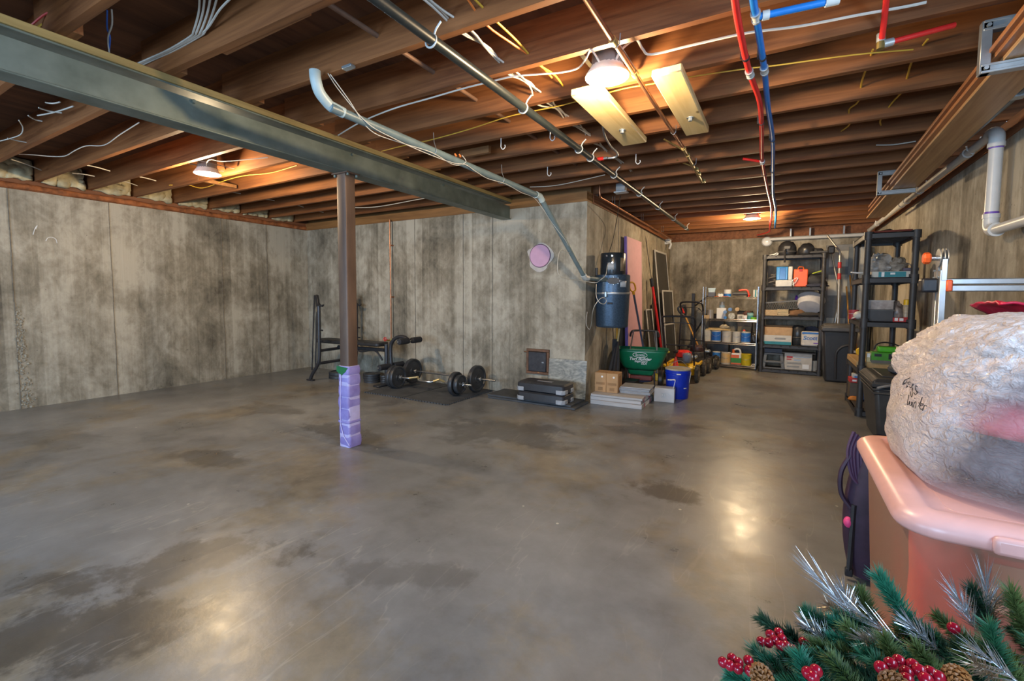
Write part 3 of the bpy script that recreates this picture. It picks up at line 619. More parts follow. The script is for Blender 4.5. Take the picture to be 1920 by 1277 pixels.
# ================================================================== exercise corner
M_IRON = M('cast_iron', (.046, .048, .052), .42, .25, var=.25, scale=10, bmp=.15)
M_FRAME = M('frame_charcoal', (.045, .045, .05), .35, .4, var=.15)
M_VINYL = M('vinyl_black', (.022, .021, .022), .5, var=.2, bmp=.08)
M_FOAMB = M('foam_black', (.02, .02, .024), .8, var=.2, bmp=.2)
M_CHROME = M('chrome', (.62, .62, .62), .22, .95, var=.06)
M_RUB = M('rubber_mat', (.058, .062, .068), .75, var=.35, scale=5, bmp=.3, bscale=60)
wb = T('weight_bench', 'charcoal weight bench with bar uprights and a padded leg curl arm', 'bench', (-5.9, 4.8, 0))
for sy in (-1, 1):
    u = sy*.35
    MB().tube(spline([(-.27, u*1.0, .01), (-.22, u, .10), (-.10, u, .24), (-.05, u, .36), (-.04, u, .7), (-.035, u, 1.14)], 5), .026, 10).build('upright', M_FRAME, wb)
    MB().bx(-.33, -.19, u-.03, u+.03, 0, .022).build('foot', M_BLACK, wb, bevel=.006)
    h = MB().prism([(-.075, 1.13), (.05, 1.13), (.075, 1.165), (.05, 1.16), (.0, 1.16), (-.03, 1.185), (-.05, 1.30), (-.085, 1.31), (-.10, 1.27), (-.085, 1.19)], u-.018, u+.018, Matrix(((1, 0, 0, 0), (0, 0, 1, 0), (0, 1, 0, 0), (0, 0, 0, 1))))
    h.build('bar_hook', M_BLACK, wb, bevel=.004)
    for z in (.78, .62): MB().cyl((-.02, u, z), (.04, u, z), .012, n=8).build('peg', M_BLACK, wb)
for z in (.47, .28): MB().tube([(-.05, -.35, z), (-.05, .35, z+.01)], .022, 8).build('cross_bar', M_FRAME, wb)
MB().tube([(-.05, 0, .50), (.95, 0, .51)], .026, 8).build('spine_tube', M_FRAME, wb)
MB().prism(rrect(.70, .26, .06, 5, cx=-.10), .555, .615).build('back_pad', M_VINYL, wb, bevel=.014, segs=2)
MB().prism(rrect(.66, .24, .05, 5, cx=.60), .565, .62).build('seat_pad', M_VINYL, wb, bevel=.014, segs=2)
MB().tube(spline([(.2, 0, .51), (.45, 0, .46), (.75, 0, .49), (.9, 0, .36)], 5), .014, 8).build('brace', M_FRAME, wb)
MB().tube([(.99, 0, .0), (.985, 0, .60)], .030, 10).build('front_leg', M_FRAME, wb)
MB().bx(.93, 1.05, -.22, .22, 0, .03).build('front_foot', M_FRAME, wb, bevel=.01)
arm = MB().tube(spline([(1.08, 0, .26), (1.07, 0, .54), (1.12, 0, .66), (1.24, 0, .72), (1.36, 0, .71), (1.44, 0, .66)], 6), .027, 10).build('curl_arm', M_FRAME, wb)
for p, q in (((1.44, -.22, .675), (1.44, -.035, .675)), ((1.44, .035, .675), (1.44, .22, .675)), ((1.08, -.24, .29), (1.08, -.04, .29)), ((1.08, .04, .29), (1.08, .24, .29))):
    MB().tube([p, (p[0], (p[1]+q[1])/2, p[2]), q], .042, 14).build('foam_roller', M_FOAMB, wb, bevel=.008)
MB().cyl((1.44, -.235, .675), (1.44, .235, .675), .012, n=8).build('roller_rod', M_CHROME, wb)
MB().cyl((1.08, -.255, .29), (1.08, .255, .29), .012, n=8).build('roller_rod', M_CHROME, wb)
def plate_mb(r, t, mat=None):
    return MB().lathe([(.017, -t*.35), (r*.30, -t*.42), (r*.34, -t*.30), (r*.80, -t*.26), (r*.86, -t*.5), (r*.97, -t*.5), (r, -t*.38), (r, t*.38), (r*.97, t*.5), (r*.86, t*.5), (r*.80, t*.26), (r*.34, t*.30), (r*.30, t*.42), (r*.017, t*.35)], 36, mat)
def plate(loc, r, t, label, group):
    o = plate_mb(r, t).build('weight_plate', M_IRON, smooth=35); o.location = (loc[0], loc[1], loc[2]+t/2); return tag(o, label, 'weight', group)
for (x, y, r, t, n, lab, grp) in ((-6.0, 4.86, .17, .05, 2, 'large black weight plate lying in the pair behind the bench upright', 'large plates behind the upright'),
        (-5.28, 4.86, .12, .032, 4, 'black weight plate in the stack of four under the bench seat', 'stacked plates under the bench seat'),
        (-5.55, 5.06, .10, .028, 3, 'small black weight plate in the stack of three beside the concrete wall', 'stacked plates by the wall'),
        (-5.10, 5.06, .085, .026, 4, 'small black weight plate in the stack between the bench and wall', 'small stacked plates'),
        (-5.03, 4.88, .068, .030, 4, 'small black weight plate in the stack touching the front leg of the bench', 'small plates at the bench leg')):
    for k in range(n):
        plate((x+random.uniform(-.006, .006), y+random.uniform(-.006, .006), k*(t+.001)), r, t, lab, grp)
RAX = Matrix.Rotation(PI/2, 4, 'Y')
# straight barbell
bb = T('barbell', 'straight barbell with one big black plate on each end, beside the wall', 'barbell', (-4.1, 5.07, .012), rz=-.03)
MB().tube([(-.86, 0, .18), (.90, 0, .18)], .0135, 10).build('bar', M_CHROME, bb)
for x in (-.58, .60):
    plate_mb(.18, .06, TR(x, 0, .18) @ RAX).build('weight_plate', M_IRON, bb, smooth=35)
    MB().tube([(x+.035, 0, .18), (x+.06, 0, .18)], .026, 10).build('collar', M_CHROME, bb)
# curl bar
eb = T('curl_bar', 'zigzag curl bar with paired black plates lying on the grey mat', 'barbell', (-4.08, 4.70, .012), rz=.045)
zz = [(-.70, 0, .155), (-.36, 0, .155), (-.30, .01, .155), (-.18, .05, .175), (-.10, -.03, .145), (0, -.03, .145), (.10, -.03, .145), (.18, .05, .175), (.30, .01, .155), (.36, 0, .155), (.72, 0, .155)]
MB().tube(zz, .013, 10).build('bar', M_CHROME, eb)
M_BRASSY = M('knurl_brass', (.55, .45, .24), .35, .8)
for s_ in (-1, 1): MB().tube([(s_*.30, .01, .155), (s_*.18, .05, .175), (s_*.12, -.01, .152)], .016, 8).build('knurled_grip', M_BRASSY, eb)
for x, r in ((-.50, .155), (-.565, .155), (.48, .155), (.545, .122)):
    plate_mb(r, .058, TR(x, 0, .155) @ RAX).build('weight_plate', M_IRON, eb, smooth=35)
for x in (.60, -.455):
    k = MB().tube([(x-.012, 0, .155), (x+.012, 0, .155)], .024, 8)
    for a in range(4): k.tube([(x, 0, .155), (x, .04*math.cos(a*PI/2+.5), .155+.04*math.sin(a*PI/2+.5))], .005, 5)
    k.build('star_collar', M_CHROME, eb)
# interlocking mats
def toothed(x0, x1, y0, y1, sides, t=.012, pitch=.045, d=.016):
    pts = []
    def edge(a, b, nrm, on):
        L = (Vector(b)-Vector(a)).length; n = max(1, int(L/pitch)); dv = (Vector(b)-Vector(a))/n
        for i in range(n):
            p = Vector(a)+dv*i; pts.append(tuple(p))
            if on: pts.extend([tuple(p+dv*.35), tuple(p+dv*.28+Vector(nrm)*d), tuple(p+dv*.72+Vector(nrm)*d), tuple(p+dv*.65)])
    edge((x0, y0), (x1, y0), (0, -1), 'f' in sides); edge((x1, y0), (x1, y1), (1, 0), 'r' in sides); edge((x1, y1), (x0, y1), (0, 1), 0); edge((x0, y1), (x0, y0), (-1, 0), 0)
    return MB().prism(pts, 0, t)
m_ = toothed(-.69, -.012, -.50, .50, 'f').build('foam_mat', M_RUB, smooth=0); m_.location = (-4.10, 4.77, 0); tag(m_, 'grey interlocking rubber mat under the left barbell plates', 'mat')
m_ = toothed(-.012, .69, -.50, .50, 'fr').build('foam_mat', M_RUB, smooth=0); m_.location = (-4.08, 4.77, 0); tag(m_, 'grey interlocking rubber mat with toothed edge facing the aerobic step', 'mat')
for k, (dx, lab) in enumerate(((0, 'thin black rubber mat, lower of the two under the aerobic steps'), (-.03, 'thin black rubber mat, upper of the two under the aerobic steps'))):
    o = MB().bx(-.62+.01*k, .585-.03*k, -.18+.02*k, .25, 0, .024).build('rubber_mat', M_RUB, bevel=.004, smooth=0); o.location = (-2.575+dx, 5.03, .0245*k); o.rotation_euler = (0, 0, -.02); tag(o, lab, 'mat')
M_STEPB = M('step_black', (.030, .030, .034), .45, var=.15, bmp=.2, bscale=80); M_STEPG = M('step_grey', (.33, .35, .38), .45)
def step(z, lab):
    t = T('aerobic_step', lab, 'step platform', (-2.43, 4.96, z), rz=-.01)
    k = MB(); L, W, H = .635, .31, .112
    top = rrect(L-.05, W-.045, .05, 4); bot = rrect(L, W, .045, 4); n = len(top)
    k.add([(x, y, .012) for x, y in bot]+[(x, y, H-.018) for x, y in [(a*.985, b*.985) for a, b in bot]]+[(x, y, H) for x, y in top],
          [tuple(range(n-1, -1, -1))]+[(i, (i+1) % n, n+(i+1) % n, n+i) for i in range(n)]+[(n+i, n+(i+1) % n, 2*n+(i+1) % n, 2*n+i) for i in range(n)]+[tuple(range(2*n, 3*n))])
    k.build('deck', M_STEPB, t, smooth=30)
    for sx in (-1, 1):
        for sy in (-1, 1):
            poly = [(sx*(L/2+.004), sy*(W/2-.11)), (sx*(L/2+.004), sy*(W/2-.03)), (sx*(L/2-.03), sy*(W/2+.004)), (sx*(L/2-.105), sy*(W/2+.004)), (sx*(L/2-.105), sy*(W/2-.03)), (sx*(L/2-.04), sy*(W/2-.11))]
            if sx*sy < 0: poly = poly[::-1]
            MB().prism(poly, 0, .052).build('foot_block', M_STEPG, t, bevel=.006)
    MB().bx(-.10, .10, -.025, .025, H, H+.002).build('top_label', M('label_grey', (.28, .28, .30), .5), t)
    return t
step(.049, 'black aerobic step with grey feet, lower of the stacked pair'); step(.049+.1145, 'black aerobic step with grey feet, upper of the stacked pair')
# clean-out door in the wall
M_RUST = M('rusty_iron', (.10, .055, .035), .6, .4, var=.45, scale=12, bmp=.3, c2=(.22, .11, .06))
M_DARKI = M('dark_iron', (.045, .042, .045), .5, .4, var=.3)
ad = T('cleanout_door', 'small square rusty iron clean-out door set in the concrete wall', 'door', (-2.705, YB, .455))
MB().bx(-.165, .165, -.025, .0, -.165, -.13).bx(-.165, .165, -.025, 0, .13, .165).bx(-.165, -.13, -.025, 0, -.13, .13).bx(.13, .165, -.025, 0, -.13, .13).build('frame', M_RUST, ad, bevel=.004)
MB().bx(-.128, .128, -.034, -.004, -.128, .128).build('door_leaf', M_DARKI, ad, bevel=.006); MB().bx(.07, .10, -.042, -.034, -.01, .004).build('latch', M_CHROME, ad)
MB().cyl((-.20, -.02, .12), (-.13, -.02, .12), .008, n=8).build('hinge_pin', M_RUST, ad)
# leaning patterned tile
m, nt, b = _new('stone_tile'); n1 = nz(nt, coords(nt, (2.2, 1, 3.4)), 1.6, 8, .6, 3.2); n2 = nz(nt, coords(nt, (3, 1, 9)), 3, 6, .6, 2.0)
lk(nt, ramp(nt, math_n(nt, 'ADD', math_n(nt, 'MULTIPLY', n1, .6), math_n(nt, 'MULTIPLY', n2, .4)), [(.36, (.09, .083, .066)), (.5, (.24, .225, .18)), (.62, (.40, .375, .30))]), b.inputs['Base Color']); b.inputs['Roughness'].default_value = .35; M_TILE = m
o = MB().bx(-.255, .255, -.009, .009, 0, .47).build('stone_tile', M_TILE, bevel=.002); o.location = (-2.275, 5.235, .049); o.rotation_euler = (-.10, 0, 0); tag(o, 'large swirl patterned stone tile leaning on the wall behind the steps', 'tile')
# pink plug in the wall
pk = T('vent_plug', 'round pink foam plug set in a pale mortar patch on the concrete wall', 'plug', (-2.69, YB, 1.82))
kk = [((.175+.022*math.sin(3*a)+.02*math.cos(5*a))*math.cos(a), (.19+.02*math.sin(2*a+1)+.015*math.cos(4*a))*math.sin(a)-.02) for a in [2*PI*i/28 for i in range(28)]]
MB().prism(kk, 0, .006, RX(PI/2)).build('mortar_patch', M('mortar_pale', (.48, .45, .42), .85, bmp=.3), pk)
MB().lathe([(.150, 0), (.150, .010), (.144, .011)], 32, RX(PI/2)).build('dark_rim', M('plum_dark', (.11, .05, .10), .7), pk)
MB().lathe([(.141, 0), (.141, .014), (.001, .014)], 32, RX(PI/2)).build('foam_disc', M('pink_foam', (.58, .35, .50), .7, var=.05), pk)
# drain-down pipe with valve on the back wall
vp = T('copper_riser', 'vertical copper pipe on the concrete wall ending in a red handled valve', 'pipe', (-5.27, 5.25, .57))
MB().tube([(0, 0, .04), (0, 0, 1.90)], .012, 10).build('pipe_run', M_COP, vp)
MB().tube([(.0, 0, .06), (0, 0, -.0)], .018, 10).build('valve_body', M('brass', (.42, .30, .10), .35, .8), vp)
MB().tube([(0, 0, .03), (-.03, -.06, .03)], .009, 8).build('spout', M('brass', (.42, .30, .10), .35, .8), vp)
MB().tube([(-.06+.028*math.cos(a), -.07, .05+.028*math.sin(a)) for a in [2*PI*i/10 for i in range(10)]], .007, 6, closed=True).tube([(-.088, -.07, .05), (-.032, -.07, .05)], .006, 5).tube([(-.06, -.07, .05), (-.02, -.03, .035)], .006, 5).build('hand_wheel', M_RED, vp)
for z in (.7, 1.5): MB().bx(-.02, .02, .0, .06, z, z+.02).build('pipe_strap', M_COP, vp)
# thin rods leaning in the corner
for k, (x0, x1, lab) in enumerate(((-7.16, -7.02, 'thin black rod leaning in the concrete corner, the taller one'), (-7.10, -6.93, 'thin black rod leaning in the concrete corner, the shorter one'))):
    p0 = Vector((x1, 5.1, .0)); p1 = Vector((x0, 5.285, 1.30-.3*k))
    t = T('thin_rod', lab, 'rod', p0); MB().tube([(0, 0, 0), p1-p0], .011, 8).build('shaft', M_BLACK, t); MB().tube([(0, 0, 0), (p1-p0)*.03], .014, 8).build('tip', M_BLACK, t)
# ================================================================== central vacuum and its pipe
M_GREYP = M('duct_grey', (.13, .18, .19), .4, var=.12); M_GREYL = M('duct_teal', (.40, .48, .47), .4, var=.06); M_GREYD = M_GREYP
A = ZP(592, 150, 2.52); Bp = ZP(620, 195, 2.42); Cc = XP(1012, 368, -2.12); D = XP(1097, 521, -1.96)
vt = T('vacuum_pipe', 'grey vacuum duct sloping under the joists and down to the wall vacuum', 'pipe', Bp)
R_ = .0265
MB().tube(spline([A-Bp+Vector((0, -.005, .05)), A-Bp, A-Bp+Vector((-.005, .03, -.06)), A-Bp+Vector((-.01, .10, -.105))], 6)+[Vector((.0, .02, -.02))+(Cc-Bp)*.03], .031, 16).build('elbow', M_GREYL, vt)
S0 = Vector((0, .0, -.02)); MB().tube([S0, Cc-Bp], R_, 16).build('duct_run', M_GREYP, vt)
MB().tube([Cc-Bp-(Cc-Bp).normalized()*.07, Cc-Bp, Cc-Bp+(D-Cc).normalized()*.06], .032, 16).build('coupling', M_GREYL, vt)
MB().tube([Cc-Bp, D-Bp], R_, 16).build('duct_drop', M_GREYD, vt)
E2 = Vector((-1.86, 5.46, D.z-.01))
MB().tube([D-Bp-(D-Cc).normalized()*.05, D-Bp, D-Bp+(E2-D).normalized()*.06], .0335, 16).build('elbow', M('elbow_pale', (.50, .53, .52), .4), vt)
MB().tube([D-Bp, E2-Bp], R_, 16).build('inlet_duct', M_GREYP, vt)
for f in (.36, .72): 
    c = S0.lerp(Cc-Bp, f); MB().tube([c+Vector((.034*math.cos(a), 0, .034*math.sin(a))) for a in [math.radians(d) for d in range(160, 400, 20)]]+[c+Vector((.012, 0, .06)), c+Vector((.006, 0, .13))], .0022, 6).build('pipe_hanger', M_HANG, vt)
# low voltage wires wound round the duct
def alongduct(f): return Bp+S0.lerp(Cc-Bp, f) if f <= 1 else Cc.lerp(D, f-1)
def wind(fs, ph, lab, start, end):
    pts = list(start)
    for i, f in enumerate(fs):
        c = alongduct(f); a = ph[i]; pts.append(c+Vector((.034*math.cos(a), 0, .034*math.sin(a)-.002)))
    pts += end; sp = spline(pts, 6); b = sp[0].copy(); o = tag(MB().tube([p_-b for p_ in sp], .0028, 6).build('bell_wire', M_CABLE), lab, 'wire'); o.location = b
p0 = ZP(615, 138, 2.56)
wind([.10, .2, .32, .44, .50, .56, .64, .74, .86, .97, 1.12, 1.3, 1.5, 1.62], [-.4, -1.2, -1.6, -1.2, -.4, -.9, -1.6, -.9, -1.7, -2.2, -2.6, -1.5, -.6, -1.4], 'thin white wire wound along the grey vacuum duct down to the vacuum', [p0, p0+Vector((-.02, .10, -.06))],
     [XP(1050, 470, -2.0), XP(1046, 510, -1.98), XP(1060, 522, -1.96), XP(1088, 526, -1.92), XP(1116, 530, -1.80), XP(1127, 524, -1.66), XP(1136, 515, -1.65), XP(1139, 497, -1.68), XP(1143, 492, -1.70)])
p0 = ZP(619, 139, 2.56)
wind([.12, .22, .34, .46, .50], [-1.6, -1.9, -.8, -1.7, .2], 'second thin white wire looped on the duct under the red wire nuts', [p0, p0+Vector((.01, .12, -.10))], [alongduct(.49)+Vector((.02, 0, .05)), alongduct(.50)+Vector((-.01, .02, .06))])
for k in range(2):
    q = alongduct(.48+.012*k)+Vector((-.02+.02*k, 0, .045)); o = tag(MB().tube([(0, 0, 0), (-.012, -.004, .02)], [.0085, .006], 8).build('wire_nut', M_CABLEO), 'small orange wire nut on top of the grey vacuum duct', 'wire nut', 'orange wire nuts'); o.location = q
# vacuum unit
M_VAC = M('vac_blue', (.040, .065, .10), .34, .5, var=.35, scale=60, bmp=.08, c2=(.065, .11, .17)); M_VACB = M('vac_black', (.020, .026, .032), .25, .2, var=.2)
vc = T('central_vacuum', 'large dark blue metallic central vacuum canister hung on the concrete wall', 'vacuum', (-1.845, 5.66, .92))
MB().lathe([(.02, 0), (.185, 0), (.196, .012), (.200, .03), (.212, .40), (.214, .415)], 40).build('dirt_bin', M_VAC, vc)
MB().lathe([(.219, .413), (.222, .425), (.219, .437)], 40, cap=False).build('band', M_HANG, vc)
MB().lathe([(.214, .435), (.214, .645), (.205, .655), (.15, .66)], 40).build('collar', M_VAC, vc)
MB().lathe([(.152, .655), (.155, .665), (.155, .915), (.150, .925), (.02, .928)], 36).build('motor_housing', M_VACB, vc)
va = math.atan2(-5.66, 1.845)      # direction from the vacuum to the viewer
def on(r, a, z): return (r*math.cos(va+a), r*math.sin(va+a), z)
def patch(a0, a1, z0, z1, r, name, mat):
    return MB().grid(lambda u, v: on(r, a0+(a1-a0)*u, z0+(z1-z0)*v), 8, 1).build(name, mat, vc, smooth=180, solid=.003)
patch(-.42, .08, .715, .80, .158, 'data_label', M('label_grey_lt', (.42, .45, .47), .5)); patch(.62, .98, .70, .86, .158, 'brand_label', M('label_bronze', (.24, .17, .10), .4))
patch(.44, .85, .50, .575, .217, 'front_label', M('label_silver', (.40, .44, .47), .4)); patch(-.28, .02, .29, .312, .212, 'bin_handle', M_BLACK)
for a, z, r in ((-.5, .885, .158), (-.08, .882, .158), (-.05, .80, .158)): MB().cyl(on(r-.004, a, z), on(r+.006, a, z), .011, n=10).build('knob', M_CHROME, vc)
k = MB().prism([(-.10, 0), (-.03, .038), (.03, .038), (.11, 0), (.03, -.038), (-.03, -.038)], 0, .006, Matrix.Translation(Vector(on(.213, .05, .575))) @ RZ(va+.05+PI/2) @ RX(PI/2)); k.build('inlet_flange', M_BLACK, vc)
for i in range(8):
    a = 2*PI*i/8; q = Vector(on(.22, .05, .575))+RZ(va+.05+PI/2).to_3x3() @ Vector((.075*math.cos(a), 0, .046*math.sin(a))); MB().ball(q, .007, 6, 4).build('rivet', M_CHROME, vc)
MB().box(on(.222, -.35, .41), (.035, .03, .07), RZ(va-.35)).build('latch', M_GALV, vc, bevel=.006)
MB().tube([(-.205, -.02, .30), (-.21, -.02, .75)], .02, 6).build('wall_bracket', M_BLACK, vc)
sp = spline([XP(1163, 368, -1.70), XP(1155, 420, -1.95), XP(1148, 455, -1.97), XP(1136, 490, -1.98), XP(1127, 515, -1.99)], 6); o = tag(MB().tube([q-sp[0] for q in sp], .005, 6).build('power_cord', M_BLACK), 'black power cord hanging from the ceiling box down to the vacuum', 'cord'); o.location = sp[0]
sp = spline([XP(1118, 533, -1.75), XP(1118, 555, -1.70), XP(1124, 567, -1.66), XP(1133, 570, -1.64), XP(1137, 563, -1.64), XP(1130, 558, -1.64), XP(1120, 566, -1.68), XP(1112, 582, -1.75), XP(1108, 612, -1.95), XP(1104, 617, -2.02), XP(1099, 606, -2.03), XP(1101, 585, -2.04)], 6); o = tag(MB().tube([q-sp[0] for q in sp], .0035, 6).build('loose_wire', M_CABLE), 'loose grey wire looping beside the vacuum canister', 'wire'); o.location = sp[0]
# ================================================================== leaning boards and tools
bd = T('foam_board', 'tall pink insulation board with purple edges leaning on the concrete wall', 'board', (-1.945, 7.15, 0), rot=(0, -.032, 0))
MB().bx(-.02, .022, -.40, .40, .0, 2.19).build('pink_face', M('board_pink', (.62, .35, .40), .6, var=.05), bd); MB().bx(-.018, .020, -.425, -.40, 0, 2.19).bx(-.018, .020, .40, .405, 0, 2.19).build('purple_edge', M('board_purple', (.20, .12, .42), .6), bd)
sh = T('snow_shovel', 'shovel with a yellow D-grip and blue grey shaft leaning by the pink board', 'shovel', (-1.72, 6.95, .30))
gt = Vector((-1.84, 6.51, 1.48))-Vector((-1.72, 6.95, .30)); gd = gt.normalized()
MB().tube([-gd*.02, gt*.90], .015, 10).build('shaft', M('shaft_blue', (.06, .075, .13), .4), sh)
g = MB(); g.tube([gt*.88, gt*.92], .02, 10); q = gt*.91
side = Vector((.45, .85, 0)).normalized(); g.tube(spline([q, q+side*.05+gd*.03, q+side*.055+gd*.10, q+side*.03+gd*.14, q-side*.03+gd*.14, q-side*.055+gd*.10, q-side*.05+gd*.03, q], 4), .012, 8); g.build('d_grip', M('grip_yellow', (.70, .36, .02), .45), sh)
MB().grid(lambda u, v: Vector((-.04+.08*v+.05*math.cos((u-.5)*2.4)-.05, (u-.5)*.42, -.30+.34*v)), 10, 5).build('blade', M('blade_blue', (.03, .05, .12), .4), sh, solid=.006)
yh = tag(MB().tube([(0, 0, -.9), (0, 0, .0), (.0, .01, .22)], [.012, .014, .018], 10).build('broom_stick', M('grip_yellow', (.70, .36, .02), .45)), 'yellow tool handle standing upright behind the vacuum canister', 'handle'); yh.location = (-1.96, 6.24, 1.60); 
MB().bx(-.03, .03, -.10, .02, -1.6, -.88).build('tool_head', M_BLACK, yh)
um = T('patio_umbrella', 'folded black umbrella with a wooden pole leaning below the vacuum', 'umbrella', (-1.93, 5.93, .0), rot=(-.27, .03, .0))
MB().tube([(0, 0, 0), (0, 0, .9)], .012, 8).build('pole', M_PINE, um)
MB().grid(lambda u, v: ((.012+.075*(1-v)**.7*(1+.25*math.cos(10*PI*u)))*math.cos(2*PI*u), (.012+.075*(1-v)**.7*(1+.25*math.cos(10*PI*u)))*math.sin(2*PI*u), .10+.62*v), 40, 8, True).build('canopy', M('cloth_black', (.02, .021, .025), .7), um, smooth=60)
# window screens
M_ALU = M('screen_frame', (.55, .53, .49), .4, .3, var=.06); m, nt, b = _new('screen_mesh'); b.inputs['Base Color'].default_value = (.05, .048, .045, 1); b.inputs['Roughness'].default_value = .7
tb_ = N(nt, 'ShaderNodeBsdfTransparent'); mx = N(nt, 'ShaderNodeMixShader'); ck = nz(nt, coords(nt), 260, 1); lk(nt, ramp(nt, ck, [(.38, .35), (.6, .95)]), mx.inputs[0]); lk(nt, tb_.outputs[0], mx.inputs[1]); lk(nt, b.outputs[0], mx.inputs[2]); lk(nt, mx.outputs[0], nt.nodes['Material Output'].inputs['Surface']); M_MESH = m
def screen(p0, p1, h, tilt_top, lab, fw=.03, mid=None):
    """p0-p1 floor line, leaning so the top edge reaches tilt_top"""
    p0, p1, tt = Vector(p0), Vector(p1), Vector(tilt_top); t = T('window_screen', lab, 'screen', p0)
    ex = (p1-p0); W = ex.length; ex.normalize(); ez = (tt-p0).normalized(); ey = ez.cross(ex)
    mt = Matrix(((ex.x, ey.x, ez.x, 0), (ex.y, ey.y, ez.y, 0), (ex.z, ey.z, ez.z, 0), (0, 0, 0, 1)))
    for (a, b_, c, d) in ((0, W, 0, fw), (0, W, h-fw, h), (0, fw, fw, h-fw), (W-fw, W, fw, h-fw))+(((fw, W-fw, mid, mid+fw),) if mid else ()):
        MB().bx(a, b_, -.008, .008, c, d, mt).build('frame_bar', M_ALU, t, bevel=.002)
    MB().bx(fw, W-fw, -.001, .001, fw, h-fw, mt).build('mesh', M_MESH, t, smooth=0)
screen((-1.80, 8.62, 0), (-1.78, 9.5, 0), 2.18, (-2.03, 8.60, 2.15), 'tall aluminium framed insect screen leaning near the far corner', .035)
screen((-1.72, 8.45, 0), (-1.655, 9.02, 0), 1.45, (-1.88, 8.62, 1.43), 'mid-height white framed screen leaning in front of the tallest one', .028, mid=.80)
screen((-1.90, 8.10, 0), (-1.88, 8.44, 0), 1.10, (-2.03, 8.08, 1.08), 'short narrow framed screen leaning beside the red pole', .025)
db = MB().bx(-.008, .008, -.30, .30, 0, 1.18).build('dark_board', M('board_dark', (.055, .035, .025), .6, var=.3), bevel=.002); db.location = (-1.97, 8.80, 0); db.rotation_euler = (0, -.05, 0); tag(db, 'dark brown board leaning on the wall behind the red pole', 'board')
rp = T('red_pole', 'telescopic red pole with black grip leaning on the wall between the screens', 'pole', (-1.78, 8.50, .0)); tv = Vector((-1.97, 8.22, 1.55))-Vector((-1.78, 8.50, 0))
MB().tube([tv*.03, tv*.97], .022, 10).build('shaft', M('pole_red', (.62, .02, .02), .35), rp); MB().tube([tv*.96, tv*1.05], .034, 10).build('grip', M_BLACK, rp); MB().tube([tv*1.04, tv*1.9], .006, 6).build('rod', M_BLACK, rp); MB().ball((0, 0, .12), (.06, .10, .12), 10, 8).build('brush_head', M_BLACK, rp)
sv = T('garden_spade', 'spade with orange wooden shaft and black red D-grip behind the mowers', 'spade', (-1.14, 9.15, .0)); tv = YP(1278, 578, 8.95)-Vector((-1.14, 9.15, 0))
MB().tube([tv*.06, tv*.88], .017, 10).build('shaft', wood('ash_orange', (.42, .18, .03), (.68, .36, .09), 2, 12), sv); q = tv*.90; dd = tv.normalized(); sd_ = Vector((.9, .2, .35)).normalized()
MB().tube(spline([tv*.86, q+sd_*.06+dd*.06, q+sd_*.05+dd*.15, q-sd_*.05+dd*.15, q-sd_*.06+dd*.06, tv*.86], 4), .018, 8).build('d_grip', M_BLACK, sv); MB().tube([q+dd*.02, q+dd*.13], .02, 8).build('grip_core', M_RED, sv)
MB().grid(lambda u, v: Vector((.02*math.cos((u-.5)*3), (u-.5)*.2*(1 if v > .2 else .7), .25*v)), 6, 4).build('blade', M_DARKI, sv, solid=.004)
# ================================================================== cartons and boxes by the corner
M_CART = M('carton_grey', (.44, .42, .41), .6, var=.16, scale=6, stretch=(.4, 3, 6)); M_CARTE = M('carton_edge', (.30, .24, .19), .7); M_CPINK = M('carton_pink', (.55, .16, .20), .6); M_KRAFT = M('kraft', (.43, .25, .115), .75, var=.12, scale=5, bmp=.1); M_KRAFT2 = M('kraft_dark', (.30, .165, .07), .75)
for k, (z, dx, w_, d_, h_, lab) in enumerate(((.0, .0, .62, .64, .055, 'long flat grey flooring carton, lowest of the three at the concrete corner'), (.0555, -.008, .61, .64, .045, 'long flat grey flooring carton, middle of the three at the concrete corner'), (.101, .0, .615, .66, .030, 'long flat grey flooring carton, topmost of the three at the concrete corner'))):
    t = T('flooring_carton', lab, 'carton', (-1.665+dx, 5.59, z), rz=.03+.01*k)
    MB().bx(-w_/2, w_/2, -d_/2, d_/2, 0, h_).build('carton_body', M_CART, t, bevel=.003); MB().bx(-w_/2+.01, w_/2-.01, -d_/2-.001, -d_/2+.002, h_-.006, h_-.001).build('open_edge', M_CARTE, t)
    MB().bx(w_/2-.002, w_/2+.002, -d_/2+.12, -d_/2+.17, .004, h_-.004).bx(w_/2-.002, w_/2+.002, d_/2-.24, d_/2-.17, .004, h_-.004).build('pink_panel', M_CPINK, t); MB().bx(w_/2-.002, w_/2+.002, -d_/2+.175, d_/2-.245, .004, h_-.004).build('white_panel', M_WHITE, t)
M_SHEET = M('sheet_grey', (.30, .30, .31), .5, var=.12)
for k in range(5):
    o = MB().bx(-.18, .18, -.145, .145, 0, .0155).build('floor_tile_pack', M_SHEET, bevel=.002); o.location = (-1.50+random.uniform(-.008, .008), 5.62+random.uniform(-.008, .008), .1315+.016*k); o.rotation_euler = (0, 0, .07); tag(o, 'flat grey tile pack in the low pile on the flooring cartons', 'tile pack', 'grey tile packs on the cartons')
